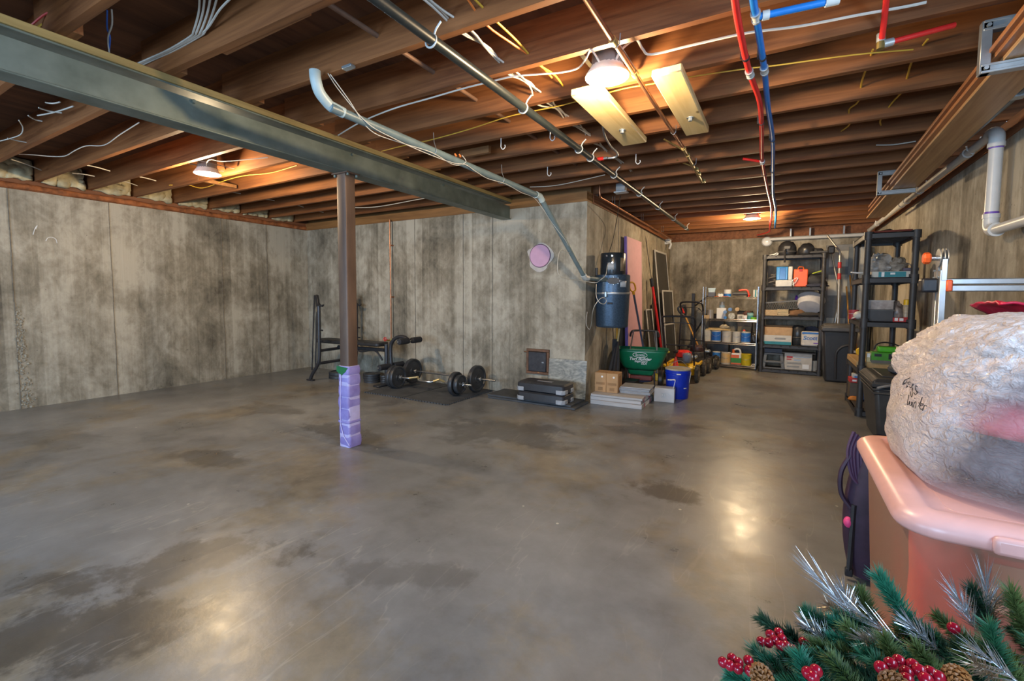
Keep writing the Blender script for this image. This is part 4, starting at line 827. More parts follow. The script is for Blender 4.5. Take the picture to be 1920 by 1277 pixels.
for k, x in enumerate((-1.895, -1.748)):
    t = T('cardboard_box', ('brown cardboard box on the cartons, beside the concrete corner', 'brown cardboard box on the cartons, beside the grey tile packs')[k], 'box', (x, 5.50, .1315), rz=.06)
    MB().bx(-.071, .071, -.105, .105, 0, .235).build('carton_body', M_KRAFT, t, bevel=.003)
    for s_ in (-1, 1): MB().bx(s_*.0355-.034, s_*.0355+.034, -.104, .104, .2352, .2375).build('flap', M_KRAFT, t)
    MB().bx(-.03, .03, -.1065, -.105, .02, .06).bx(-.055, .055, -.1065, -.105, .09, .12).build('print_mark', M_KRAFT2, t)
    MB().lathe([(.012, 0), (.012, .001)], 12, TR(.02, -.105, .19) @ RX(PI/2)).build('sticker', M_WHITE, t)
    if k: MB().bx(.071, .0725, -.06, .06, .04, .20).build('print_mark', M_KRAFT2, t)
wb_ = T('white_carton', 'small white carton with a curled open flap beside the blue bucket', 'carton', (-1.225, 5.925, 0), rz=.12)
MB().bx(-.12, .12, -.11, .06, 0, .165).build('carton_body', M('carton_white', (.55, .55, .56), .6, var=.06), wb_, bevel=.003); MB().bx(-.115, .115, -.105, .055, .165, .172).build('lid_paper', M('carton_white', (.55, .55, .56), .6), wb_)
MB().grid(lambda u, v: (.10+.02*math.sin(3*u)-.07*max(0, u-.55)*2.2, -.09+.05*v, .17+.11*math.sin(PI*min(u, .75)*.8)), 10, 2).build('curled_flap', M_WHITE, wb_, solid=.006)
MB().bx(-.03, .015, -.1115, -.11, .05, .055).bx(-.03, .015, -.1115, -.11, .105, .11).bx(-.03, -.026, -.1115, -.11, .05, .11).bx(.011, .015, -.1115, -.11, .05, .11).bx(-.02, .005, -.1115, -.11, .062, .072).bx(-.012, -.002, -.1115, -.11, .075, .10).build('handling_mark', M_HANG, wb_)
# blue bucket
M_BUCK = M('bucket_blue', (.005, .030, .42), .35, var=.1)
bk = T('blue_bucket', 'tall blue plastic bucket with a dusty lid and wire handle', 'bucket', (-1.125, 6.20, 0))
MB().lathe([(.02, 0), (.130, 0), (.134, .01), (.150, .30), (.158, .302), (.158, .312), (.151, .315), (.152, .33), (.160, .332), (.160, .342), (.152, .345), (.154, .375)], 36).build('bucket_body', M_BUCK, bk)
MB().lathe([(.154, .365), (.161, .368), (.161, .384), (.150, .388), (.145, .380), (.02, .380)], 36).build('lid', M('lid_dusty', (.36, .31, .23), .7, var=.2), bk)
MB().tube(spline([(-.155, .03, .33), (-.13, .16, .40), (-.02, .17, .46), (.05, .165, .43), (.12, .10, .36), (.155, .03, .33)], 5), .003, 6).build('wire_handle', M_GALV, bk)
vb = math.atan2(-6.17, 1.135)
MB().grid(lambda u, v: (.1565*math.cos(vb-.1+.34*u), .1565*math.sin(vb-.1+.34*u), .318+.012*v+.003*math.sin(u*20)), 14, 1).build('white_print', M_WHITE, bk, solid=.002); MB().grid(lambda u, v: (.1425*math.cos(vb+.55+.3*u), .1425*math.sin(vb+.55+.3*u), .135+.014*v), 8, 1).build('white_print', M_WHITE, bk, solid=.006)
MB().grid(lambda u, v: ((.162-.02*v)*math.cos(vb+1.25+.06*u), (.162-.02*v)*math.sin(vb+1.25+.06*u), .34-.14*v), 2, 4).build('paint_drip', M_WHITE, bk, solid=.004)
# ================================================================== spreader
M_GRNP = M('spreader_green', (.006, .155, .070), .35, var=.12); sg = T('lawn_spreader', 'green lawn spreader with a wide printed hopper and black push handle', 'spreader', (-1.68, 6.52, 0), rz=.14)
def hop(u, v):
    a = 2*PI*u; rx = .205+.155*v**.6; ry = .12+.10*v**.7; c, s_ = math.cos(a), math.sin(a); e = .55
    return (rx*abs(c)**e*(1 if c > 0 else -1), ry*abs(s_)**e*(1 if s_ > 0 else -1), .28+.29*v)
MB().grid(hop, 40, 8, True).build('hopper', M_GRNP, sg, smooth=60, solid=.006)
MB().grid(lambda u, v: tuple(Vector(hop(u, 1))*(1+.012*math.sin(PI*v))+Vector((0, 0, .018*v-.01))), 40, 3, True).build('hopper_rim', M_GRNP, sg, smooth=60, solid=.008)
MB().taper(.20, .29, .32, .17, .36, .22).build('chute', M_GRNP, sg, bevel=.02); MB().lathe([(.15, .12), (.155, .135), (.02, .14)], 24).build('throw_plate', M('plate_blue', (.03, .05, .13), .4), sg); MB().bx(-.15, .15, -.07, .07, .13, .20).build('gear_box', M('gear_red', (.22, .05, .04), .5), sg, bevel=.01)
for s_ in (-1, 1):
    MB().tube([(s_*.18, -.05, .26), (s_*.19, -.06, .01)], .010, 8).build('stand_leg', M_CHROME, sg); MB().tube([(s_*.20, .05, .12), (s_*.20, .14, .42), (s_*.16, .30, .80)], .011, 8).build('handle_tube', M_CHROME if s_ < 0 else M_GALV, sg)
    wlp = MB().lathe([(.05, -.03), (.12, -.032), (.135, -.02), (.135, .02), (.12, .032), (.05, .03)], 24, TR(s_*.26, .08, .136) @ RAX); wlp.build('wheel', M_BLACK, sg)
MB().tube(spline([(-.20, .26, .72), (-.19, .30, .78), (-.13, .315, .805), (.13, .315, .805), (.19, .30, .78), (.20, .27, .72)], 5), .016, 8).build('push_handle', M_BLACK, sg); MB().tube([(0, .31, .80), (0, .24, .70)], .014, 8).build('control_lever', M_BLACK, sg)
MB().bx(.17, .24, .02, .10, .12, .22).build('side_guard', M('guard_yellow', (.60, .42, .03), .5), sg, bevel=.01)
MB().ball((.345, -.02, .545), (.035, .02, .018), 10, 6).build('yellow_knob', M('guard_yellow', (.60, .42, .03), .5), sg)
fy = lambda x, z: (x, hop(.75, (z-.28)/.29)[1]-.0075, z)
def fr(txt, s_, z, x=0., sh=.0, ex=.0012): text(txt, s_, lambda a, b_: fy(x+a, z+b_), M_WHITE, sg, shear=sh, extra=ex)
fr('Scotts', .050, .506, ex=.0006); fr('Turf Builder', .060, .448, sh=.25, ex=.0016); fr('EdgeGuard', .038, .412, .01, sh=.25, ex=.001); fr('DLX', .038, .381, .05, sh=.25)
el = [(.095*math.cos(a), .036*math.sin(a)) for a in [2*PI*i/28 for i in range(28)]]; MB().tube([fy(x, .506+z) for x, z in el], .004, 6, closed=True).build('logo_oval', M_WHITE, sg)
gb = T('green_crate', 'small green plastic tray on the floor between spreader and bucket', 'tray', (-1.33, 7.02, 0)); MB().taper(0, .24, .16, .22, .20, .26).build('tray_body', M('tray_green', (.01, .14, .04), .4), gb, bevel=.008); MB().bx(-.105, .105, -.135, .135, .235, .255).build('tray_rim', M('tray_green', (.01, .14, .04), .4), gb, bevel=.004)
bj = T('black_tub', 'black plastic tub on the floor left of the spreader wheels', 'tub', (-1.71, 6.10, 0)); MB().taper(0, .18, .14, .18, .17, .22).build('tub_body', M_BLACK, bj, bevel=.01); MB().bx(-.09, .09, -.115, .115, .175, .19).build('tub_rim', M_BLACK, bj, bevel=.004)
# ================================================================== mowers
M_TYRE = M('tyre', (.055, .048, .040), .8, var=.35, scale=20, bmp=.5, bscale=50); M_HUB = M('hub_grey', (.30, .27, .22), .6, var=.2); M_YEL = M('mower_yellow', (.72, .44, .015), .4); M_ENG = M('engine_grey', (.10, .095, .09), .45, .4, var=.4, scale=30)
def wheel(parent, x, y, r, w_=.055):
    k = MB().lathe([(r*.55, -w_*.45), (r*.80, -w_*.5), (r*.95, -w_*.45), (r, -w_*.25), (r, w_*.25), (r*.95, w_*.45), (r*.80, w_*.5), (r*.55, w_*.45)], 28, TR(x, y, r) @ RAX)
    for i in range(22):
        a = 2*PI*i/22; k.box((x+(.012 if i % 2 else -.012), y+r*.995*math.cos(a), r+r*.995*math.sin(a)), (w_*.45, .016, .014), Matrix.Rotation(a-PI/2, 4, 'X'))
    o = k.build('wheel', M_TYRE, parent, smooth=35); MB().lathe([(.012, -w_*.52), (r*.50, -w_*.40), (r*.56, -w_*.46), (r*.56, w_*.46), (r*.50, w_*.40), (.012, w_*.52)], 20, TR(x, y, r) @ RAX).build('hub', M_HUB, o)
def mower(loc, rz, lab, deck, hz, hy, hw, big, cover, bag=False, wb2=.36):
    t = T('lawn_mower', lab, 'mower', loc, rz)
    poly = rrect(.46, .60, .12, 5); k = MB(); n = len(poly)
    k.add([(x*1.0, y, .09) for x, y in poly]+[(x*.98, y*.98, .20) for x, y in poly]+[(x*.80, y*.80, .245) for x, y in poly], [tuple(range(n-1, -1, -1))]+[(i, (i+1) % n, n+(i+1) % n, n+i) for i in range(n)]+[(n+i, n+(i+1) % n, 2*n+(i+1) % n, 2*n+i) for i in range(n)]+[tuple(range(2*n, 3*n))]); k.build('deck', deck, t, smooth=40)
    for sx in (-1, 1):
        for sy in (-1, 1): wheel(t, sx*.265, sy*wb2+.02, big if sy < 0 else big*.95)
        MB().bx(sx*.225-.02, sx*.225+.02, -.40, .40, .20, .25).build('side_rail', deck, t, bevel=.01)
        MB().tube([(sx*.21, -.28, .22), (sx*.21, -.38, .45), (sx*hw, hy+.10, hz-.14)], .013, 8).build('handle_tube', M_BLACK, t)
        MB().cyl((sx*.21-.02, -.38, .45), (sx*.21+.02, -.38, .45), .02, n=8).build('handle_knob', M_BLACK, t)
    MB().tube(spline([(-hw, hy+.10, hz-.14), (-hw, hy+.03, hz-.04), (-hw+.06, hy, hz), (hw-.06, hy, hz), (hw, hy+.03, hz-.04), (hw, hy+.10, hz-.14)], 5), .015, 8).build('push_handle', M_BLACK, t)
    MB().tube([(-.20, -.385, .56), (.20, -.385, .56)], .010, 8).build('cross_bar', M_BLACK, t); MB().tube(spline([(-hw+.02, hy+.09, hz-.16), (-hw+.05, hy-.02, hz-.10), (0, hy-.04, hz-.09), (hw-.05, hy-.02, hz-.10), (hw-.02, hy+.09, hz-.16)], 4), .006, 6).build('bail_lever', M_BLACK, t)
    MB().lathe([(.02, .24), (.135, .24), (.14, .26), (.14, .33), (.10, .345)], 24).build('engine_block', M_ENG, t); MB().bx(-.10, .10, -.02, .16, .27, .42).build('cylinder_head', M_ENG, t, bevel=.015)
    for z in (.30, .325, .35, .375): MB().bx(-.115, .115, .0, .175, z, z+.008).build('cooling_fin', M_GALV, t)
    MB().lathe([(.12, .34), (.125, .36), (.12, .42), (.08, .445), (.02, .45)], 24).build('starter_cover', cover, t, bevel=.004); MB().tube([(.12, .05, .34), (.17, .05, .34), (.17, .12, .34)], .03, 10).build('muffler', M_GALV, t); MB().lathe([(.045, 0), (.05, .03), (.02, .05)], 14, TR(-.11, -.06, .40)).build('fuel_cap', M_BLACK, t)
    if bag: MB().bx(.03, .15, -.30, -.14, .27, .43).build('catcher_panel', M('panel_bluegrey', (.17, .20, .25), .5), t, bevel=.04, segs=2)
    MB().tube(spline([(.10, -.08, .40), (.16, -.3, .58), (.2, hy+.2, hz-.25)], 5), .004, 6).build('pull_cord', M_BLACK, t)
    return t
mower((-1.335, 7.80, 0), .0, 'yellow decked lawn mower with a low looped handle behind the blue bucket', M_YEL, 1.01, -.58, .235, .135, M_RED, True)
mower((-1.27, 8.78, 0), -.12, 'black lawn mower with a taller looped handle parked beyond the yellow one', M_BLACK, 1.22, -.50, .18, .125, M('cover_dark', (.06, .03, .03), .4), wb2=.27)
rc = T('traffic_cone', 'small red cone tip standing between the bucket and the mowers', 'cone', (-1.31, 7.02, .255)); MB().lathe([(.055, 0), (.05, .01), (.012, .17), (.004, .172)], 20).build('cone', M('cone_red', (.75, .05, .03), .45), rc); MB().bx(-.075, .075, -.075, .075, 0, .008).build('base_plate', M('cone_red', (.75, .05, .03), .45), rc, bevel=.003)
# ================================================================== shelving and what it holds
def box_thing(name, x0, x1, y0, y1, z0, h, mat, lab, cat='box', rz=0, extra=None, bevel=.004, group=None):
    t = T(name, lab, cat, ((x0+x1)/2, (y0+y1)/2, z0), rz, group); w_, d_ = (x1-x0)/2, (y1-y0)/2
    MB().bx(-w_, w_, -d_, d_, 0, h).build('body', mat, t, bevel=bevel)
    for nm, (a, b_, c, d, e, f), m_ in (extra or ()):      # fractions of the box, each face panel slightly proud
        MB().bx(-w_+2*w_*a, -w_+2*w_*b_, -d_+2*d_*c, -d_+2*d_*d, h*e, h*f).build(nm, m_, t, bevel=.001)
    return t
FRONT = lambda a, b_, e, f: (a, b_, -.012, .02, e, f)
def can(x, y, z, r, h, lab, body, label=None, lz=(.1, .9), lid=None, bail=True, cat='can', bcol=None):
    t = T('paint_can', lab, cat, (x, y, z))
    MB().lathe([(.01, 0), (r*.98, 0), (r, .006), (r, h-.012), (r*1.02, h-.008), (r*1.02, h), (r*.9, h-.002), (r*.86, h-.010), (.01, h-.010)], 24).build('can_body', body, t)
    if label: MB().grid(lambda u, v: ((r+.0015)*math.cos(-PI/2-1.3+2.6*u), (r+.0015)*math.sin(-PI/2-1.3+2.6*u), h*lz[0]+h*(lz[1]-lz[0])*v), 14, 1).build('label', label, t, smooth=180)
    if lid: MB().lathe([(r*.86, h-.008), (r*.86, h+.003), (.01, h+.004)], 24).build('lid', lid, t)
    if bail: MB().tube(spline([(-r*1.02, 0, h*.82), (-r*.75, -r*.75, h*.62), (0, -r*1.06, h*.50), (r*.75, -r*.75, h*.62), (r*1.02, 0, h*.82)], 5), .0022, 5).build('bail', M_GALV, t)
    return t
def lump(name, c, r, mat, lab, cat, seed=0, amp=.25, freq=4, flat=True, rough2=.08, nu=26, nv=16):
    """soft bag or cloth heap sitting on z = c[2]"""
    rx, ry, rz = r
    def f(u, v):
        a = 2*PI*u; b_ = PI*v; d = Vector((math.cos(a)*math.sin(b_), math.sin(a)*math.sin(b_), math.cos(b_)))
        k = 1+amp*noise.noise(d*freq*.5+Vector((seed, 0, 0)))+rough2*noise.noise(d*freq*2.6+Vector((0, seed, 0)))
        p = Vector((d.x*rx*k, d.y*ry*k, rz*d.z*k)); 
        if flat: p.z = max(p.z, -rz*.55)+rz*.55
        return p
    o = MB().grid(f, nu, nv, True).build(name, mat, smooth=70); o.location = c
    return tag(o, lab, cat)
M_SHELF = M('shelf_plastic', (.040, .039, .040), .5, var=.15, bmp=.12, bscale=90); M_SHELF2 = M('shelf_plastic_grey', (.075, .073, .072), .5, var=.12, bmp=.12, bscale=90)
M_TIN = M('tin_plate', (.50, .49, .47), .35, .6, var=.12); M_CWH = M('can_white', (.60, .57, .50), .5, var=.08); M_LBL = M('label_blue', (.012, .075, .38), .45, var=.3, scale=6, c2=(.03, .20, .55)); M_LLB = M('label_paleblue', (.30, .42, .52), .5, var=.2)
M_TEAL = M('label_teal', (.02, .22, .26), .45); M_ORG = M('plastic_orange', (.70, .13, .02), .4); M_YELC = M('can_yellow', (.66, .50, .02), .4); M_GRNJ = M('label_leaf', (.03, .24, .03), .45); M_LIME = M('tape_lime', (.16, .48, .03), .5); M_TAN = M('tan_paper', (.52, .38, .22), .7, var=.1); M_REDP = M('print_red', (.50, .03, .03), .5)
# ---- chrome wire shelving
WX0, WX1, WY0, WY1 = -1.27, -.36, 9.26, 9.60
ws = T('wire_shelving', 'chrome wire shelving unit with four tiers against the far end', 'shelf', ((WX0+WX1)/2, (WY0+WY1)/2, 0)); hw_, hd_ = (WX1-WX0)/2, (WY1-WY0)/2
for sx in (-1, 1):
    for sy in (-1, 1):
        MB().cyl((sx*hw_, sy*hd_, .0), (sx*hw_, sy*hd_, 1.50), .0125, n=10).build('post', M_CHROME, ws); MB().cyl((sx*hw_, sy*hd_, 0), (sx*hw_, sy*hd_, .03), .017, n=10).build('foot', M_BLACK, ws)
WZ = (.065, .475, .90, 1.31)
for z in WZ:
    k = MB(); 
    for dz in (0, -.028):
        k.tube([(-hw_, -hd_, z+dz), (hw_, -hd_, z+dz), (hw_, hd_, z+dz), (-hw_, hd_, z+dz)], .0035, 6, closed=True)
    for i in range(24):
        x = -hw_+2*hw_*(i+.5)/24; k.tube([(x, -hd_, z), (x, hd_, z)], .002, 4)
    n_ = 16
    for i in range(n_): k.tube([(-hw_+2*hw_*i/n_, -hd_, z), (-hw_+2*hw_*(i+.5)/n_, -hd_, z-.028), (-hw_+2*hw_*(i+1)/n_, -hd_, z)], .002, 4)
    k.build('wire_tier', M_CHROME, ws); 
def wx(zx): return YP(1300+zx/7.09, 600, 9.36).x
Z4, Z3, Z2, Z1 = WZ[3]+.004, WZ[2]+.004, WZ[1]+.004, WZ[0]+.004
t = box_thing('grey_caddy', wx(188), wx(280), 9.32, 9.44, Z4, .085, M('caddy_slate', (.09, .10, .13), .5), 'slate grey caddy holding a pale blue carton, on the top wire tier', 'caddy'); MB().taper(.085, .165, .10, .09, .13, .09).build('carton_top', M('carton_paleblue', (.45, .58, .66), .5), t)
t = can(wx(440), 9.40, Z4, .064, .135, 'short white tub with a blue label on the top wire tier', M_WHITE, M_LBL, (.05, .45), None, False, 'tub')
for i, (zx, lab) in enumerate(((330, 'small white jar lying on the top wire tier beside the slate caddy'), (366, 'small white jar standing on the top wire tier beside the white tub'))):
    t = T('small_jar', lab, 'jar', (wx(zx), 9.36, Z4)); MB().lathe([(.005, 0), (.026, 0), (.028, .01), (.028, .045), (.02, .052)], 14).build('jar_body', M_WHITE, t); MB().lathe([(.022, .050), (.022, .066), (.004, .067)], 14).build('lid', M_GALV, t)
t = T('caulk_gun', 'black caulking gun with a coral red grip on the top wire tier', 'tool', (wx(620), 9.38, Z4)); MB().bx(-.14, .10, -.03, .03, .03, .036).bx(-.14, -.13, -.03, .03, .03, .09).build('cradle', M_BLACK, t); MB().tube([(-.13, 0, .06), (.10, 0, .06)], .026, 12).build('cartridge', M_SHELF2, t); MB().tube(spline([(-.04, 0, .115), (.03, 0, .125), (.10, 0, .115), (.13, 0, .03)], 4), .018, 8).build('grip', M('coral_red', (.75, .10, .06), .45), t); MB().tube([(.10, 0, .0), (.10, 0, .11)], .012, 8).build('trigger', M_BLACK, t); MB().cyl((.12, 0, .0), (.145, 0, .045), .016, n=8).build('knob', M_RED, t)
for i, zx in enumerate((300, 400, 430)):
    o = tag(MB().tube(spline([(-.03, 0, .006), (0, -.012, .008), (.025, .0, .006), (.04, -.01, .006)], 4), .006, 6).build('orange_clip', M_ORG), 'small orange clip lying on the front of the top wire tier', 'clip', 'orange clips on the top wire tier'); o.location = (wx(zx), 9.30, Z4)
box_thing('teal_carton', wx(782), wx(852), 9.33, 9.43, Z4, .13, M('carton_cream', (.56, .54, .48), .6), 'cream carton with teal stripes at the end of the top wire tier', 'carton', extra=(('teal_stripe', FRONT(.35, .62, .0, 1), M_TEAL), ('teal_stripe', FRONT(.75, 1.0, .3, .75), M_TEAL)))
# tier two
box_thing('tan_carton', wx(120), wx(212), 9.31, 9.41, Z3, .062, M_TAN, 'small tan carton at the left end of the second wire tier', 'carton'); can(wx(212), 9.46, Z3, .062, .165, 'plain silver can behind the tan carton on the second wire tier', M_TIN, None, bail=False)
t = box_thing('white_carton', wx(302), wx(425), 9.40, 9.52, Z3, .20, M_WHITE, 'tall white carton on the second wire tier', 'carton'); t = can(wx(368), 9.46, Z3+.20, .047, .115, 'small silver jar standing on the tall white carton', M_TIN, M_LLB, (.1, .5), None, False, 'jar')
for i, (zx, dz, r, ln, mt, lab) in enumerate(((420, .10, .030, .12, M('roll_blue', (.16, .30, .60), .6), 'blue paper roll, leftmost of the rolls on the second wire tier'), (485, .145, .032, .14, M('roll_blue', (.16, .30, .60), .6), 'blue paper roll lying above the floral roll on the second wire tier'), (580, .15, .034, .14, M_TAN, 'tan paper roll lying above the barcode carton on the second wire tier'), (425, .0, .026, .10, M_LBL, 'deep blue tape roll at the front of the second wire tier'), (510, .0, .058, .14, M('roll_floral', (.45, .46, .43), .6, var=.5, scale=30), 'grey floral paper roll at the front of the second wire tier'))):
    o = tag(MB().lathe([(r*.35, 0), (r*.35, .004), (r, .004), (r, ln), (r*.35, ln), (r*.35, ln-.004)], 20, RX(-PI/2)).build('paper_roll', mt), lab, 'roll'); o.location = (wx(zx), 9.30, Z3+dz+r)
t = box_thing('barcode_carton', wx(582), wx(668), 9.30, 9.36, Z3, .09, M_CWH, 'white carton with a black barcode on the second wire tier', 'carton', rz=.18); 
for i, (a, b_) in enumerate(((.22, .28), (.33, .36), (.41, .50), (.55, .58), (.63, .70), (.75, .78))): MB().bx(-.058+.116*a, -.058+.116*b_, -.0312, -.029, .02, .07).build('barcode_bar', M_BLACK, t)
lump('brown_bag', (wx(705), 9.44, Z3+.0), (.085, .06, .10), M('cloth_maroon', (.12, .055, .045), .8, var=.3), 'soft maroon cloth bag on the second wire tier', 'bag', 3); t = can(wx(755), 9.38, Z3, .052, .125, 'teal can with a pale top on the second wire tier', M('can_teal', (.08, .33, .33), .45), M('can_teal2', (.30, .50, .48), .5), (.6, .95), None, False)
box_thing('white_pack', wx(672), wx(716), 9.29, 9.33, Z3, .075, M_WHITE, 'small white pack with a red corner on the second wire tier', 'pack', extra=(('red_corner', FRONT(.0, .35, .0, .25), M_REDP),)); o = tag(MB().lathe([(.018, 0), (.045, 0), (.045, .045), (.018, .045)], 20).build('green_tape', M_LIME), 'lime green tape roll at the right end of the second wire tier', 'tape'); o.location = (wx(800), 9.31, Z3)
# tier three
can(wx(185), 9.40, Z2, .075, .205, 'white paint can with a dark swirl mark on the third wire tier', M_CWH, M('label_swirl', (.50, .50, .46), .5), (.15, .85)); can(wx(310), 9.38, Z2, .084, .205, 'white paint can with a deep blue label, left of two plain white cans', M_CWH, M_LBL); can(wx(452), 9.37, Z2, .082, .200, 'plain white paint can with a wire bail between two labelled cans', M_CWH, None); can(wx(580), 9.39, Z2, .070, .195, 'plain white paint can beside the blue labelled one near the post', M_CWH, None); can(wx(706), 9.38, Z2, .080, .200, 'blue labelled paint can standing near the right post of the third wire tier', M_CWH, M_LBL)
for i, (a, b_, y, dz, lab) in enumerate(((170, 500, 9.36, .212, 'tan wooden stir stick lying across the paint cans'), (190, 470, 9.42, .212, 'second tan wooden stir stick lying across the paint cans'), (200, 420, 9.39, .232, 'short wooden offcut lying on the stir sticks'))):
    o = tag(MB().bx(0, wx(b_)-wx(a), -.02, .02, 0, .02).build('wood_stick', M_PINE, bevel=.002), lab, 'stick'); o.location = (wx(a), y, Z2+dz); o.rotation_euler = (0, 0, .04*i)
lump('steel_wool', (wx(415), 9.40, Z2+.250), (.075, .05, .045), M('wool_cream', (.52, .44, .30), .9, var=.3), 'cream rag bundle lying on the wooden sticks', 'rag', 8, .35); lump('black_bag', (wx(815), 9.42, Z2), (.07, .07, .12), M('bag_black', (.02, .02, .022), .35, var=.2), 'black plastic bag at the right end of the third wire tier', 'bag', 5)
t = T('red_ball', 'small red ball resting on the blue labelled can near the post', 'ball', (wx(680), 9.38, Z2+.200)); MB().ball((0, 0, .018), .022, 10, 8).build('knob', M('coral_red', (.75, .10, .06), .45), t); MB().cyl((0, 0, 0), (0, 0, .01), .03, n=12).build('base', M_CWH, t)
# tier four
can(wx(322), 9.38, Z1, .072, .215, 'white can with a blue and white printed label on the lowest wire tier', M_CWH, M_LBL, (.45, .95)); can(wx(450), 9.38, Z1, .082, .215, 'white paint can with an orange drip label on the lowest wire tier', M_CWH, M('label_drip', (.52, .42, .28), .5, var=.4, scale=9, c2=(.70, .42, .12)), (.1, .95)); can(wx(722), 9.38, Z1, .087, .205, 'bright yellow paint can on the lowest wire tier', M_YELC, None)
t = T('weed_jug', 'white jug with orange and green label and moulded handle on the lowest wire tier', 'jug', (wx(588), 9.38, Z1)); MB().prism(rrect(.165, .10, .025, 4), 0, .21).build('jug_body', M_WHITE, t, bevel=.008); MB().bx(-.084, .084, -.0525, -.049, .035, .125).build('green_label', M_GRNJ, t); MB().bx(-.084, .05, -.0525, -.049, .125, .18).build('orange_label', M_ORG, t); MB().bx(-.084, .084, -.0525, -.049, .005, .034).build('orange_label', M_ORG, t)
MB().tube(spline([(-.045, 0, .20), (-.04, 0, .26), (.0, 0, .285), (.055, 0, .27), (.072, 0, .19)], 5), .016, 8).build('handle', M_WHITE, t); MB().cyl((-.05, 0, .20), (-.05, 0, .275), .024, n=12).build('cap', M_ORG, t)
# things standing behind the wire shelving
for i, (px_, w_, z1_, lab) in enumerate(((1348, .20, .98, 'stacked dark grey step crate behind the wire shelving'), (1400, .20, 1.05, 'large dark grey machine case behind the wire shelving'))):
    X_ = YP(px_, 600, 9.85).x; t = T('machine_case', lab, 'case', (X_, 9.85, 0)); MB().bx(-w_, w_, -.12, .12, 0, z1_*.55).build('lower_case', M_SHELF, t, bevel=.01); MB().bx(-w_*.8, w_*.5, -.10, .10, z1_*.55, z1_).build('upper_case', M('case_brown', (.06, .05, .04), .6), t, bevel=.01); MB().bx(-w_*.7, w_*.4, -.105, -.10, z1_*.62, z1_*.72).build('trim_strip', M('trim_tan', (.22, .17, .09), .6), t)
X_ = YP(1299, 600, 9.72).x; t = T('black_stand', 'black upright stand with a diagonal brace behind the mowers', 'stand', (X_, 9.72, 0)); MB().bx(-.03, .03, -.03, .03, 0, 1.38).build('upright', M_BLACK, t, bevel=.004); MB().tube([(.02, 0, .55), (.26, 0, .98)], .018, 6).tube([(.02, 0, 1.12), (.26, 0, 1.33)], .016, 6).build('brace', M_BLACK, t); MB().bx(-.10, .10, -.20, .20, 0, .03).build('base', M_BLACK, t)
# ---- black plastic shelving units
def plastic_shelf(name, lab, loc, rz, W, D, zs, lit):  # lit: plastic of the tiers and collars, the same one as the posts
    t = T(name, lab, 'shelf', loc, rz)
    for z in zs:
        k = MB(); k.bx(-W/2, W/2, -D/2, D/2, z-.012, z); h = .058
        for x0, x1, y0, y1 in ((-W/2, W/2, -D/2, -D/2+.018), (-W/2, W/2, D/2-.018, D/2), (-W/2, -W/2+.018, -D/2, D/2), (W/2-.018, W/2, -D/2, D/2)): k.bx(x0, x1, y0, y1, z-h, z)
        for i in range(7): x = -W/2+W*(i+.5)/7; k.bx(x-.012, x+.012, -D/2, D/2, z-.03, z-.012)
        k.build('tier', lit, t, bevel=.003, smooth=0)
        if z < zs[-1]+.01:
            for sx in (-1, 1):
                for sy in (-1, 1): MB().cyl((sx*(W/2-.032), sy*(D/2-.032), z-.068), (sx*(W/2-.032), sy*(D/2-.032), min(z+.03, zs[-1]+.012)), .042, n=14).build('collar', lit, t)
    for sx in (-1, 1):
        for sy in (-1, 1): MB().cyl((sx*(W/2-.032), sy*(D/2-.032), 0), (sx*(W/2-.032), sy*(D/2-.032), zs[-1]+.015), .030, n=14).build('post', M_SHELF, t)
    return t
SX0, SX1, SY0, SY1 = -.305, .615, 9.14, 9.60; SZ = (.065, .49, .99, 1.49, 2.03)
plastic_shelf('plastic_shelving', 'black plastic shelving unit with five tiers facing the aisle', ((SX0+SX1)/2, (SY0+SY1)/2, 0), 0, SX1-SX0, SY1-SY0, SZ, M_SHELF)
def sx(zx): return YP(1410+zx/4.405, 600, 9.25).x
A5, A4, A3, A2, A1 = [z+.001 for z in reversed(SZ)]
# dark back sheet items on top
t = T('shop_vacuum', 'round black shop vacuum drum lying on the top tier of the black shelving', 'vacuum', (sx(265), 9.36, A5)); MB().lathe([(.005, 0), (.13, 0), (.14, .03), (.14, .13), (.13, .17), (.09, .23), (.03, .255), (.005, .256)], 24).build('drum', M('bag_black', (.02, .02, .022), .35, var=.2), t); MB().lathe([(.142, .05), (.15, .06), (.142, .075)], 24, cap=False).build('rim', M_SHELF2, t); MB().tube(spline([(-.02, -.14, .10), (-.03, -.19, .06), (-.03, -.225, -.02), (-.03, -.24, -.13)], 5), .014, 8).build('strap', M_BLACK, t); MB().bx(-.05, .05, -.15, -.12, .10, .16).build('handle', M_SHELF2, t, bevel=.01)
lump('black_helmet', (sx(425), 9.36, A5), (.125, .12, .13), M('bag_black', (.02, .02, .022), .35, var=.2), 'shiny rounded black bag on the top tier beside the shop vacuum', 'bag', 11, .12); lump('dark_pouch', (sx(515), 9.34, A5), (.09, .08, .07), M('cloth_black', (.02, .021, .025), .7), 'low dark cloth pouch on the top tier of the black shelving', 'pouch', 21)
t = T('nozzle_set', 'long dark vacuum nozzle lying at the right of the top tier', 'nozzle', (sx(560), 9.27, A5)); MB().tube([(-.20, 0, .035), (.13, 0, .045)], .02, 10).build('tube', M_SHELF2, t); MB().bx(.06, .16, -.05, .05, 0, .13).build('head', M_BLACK, t, bevel=.02)
sp = spline([(-.08, 0, .01), (-.04, -.01, .02), (0, 0, .03), (.03, .0, .045), (.05, 0, .03), (.02, 0, .01), (-.03, -.02, .008)], 5); o = tag(MB().tube(sp, .007, 6).build('coiled_cord', M_WHITE), 'coiled white cord at the left of the top black tier', 'cord'); o.location = (sx(165), 9.25, A5)
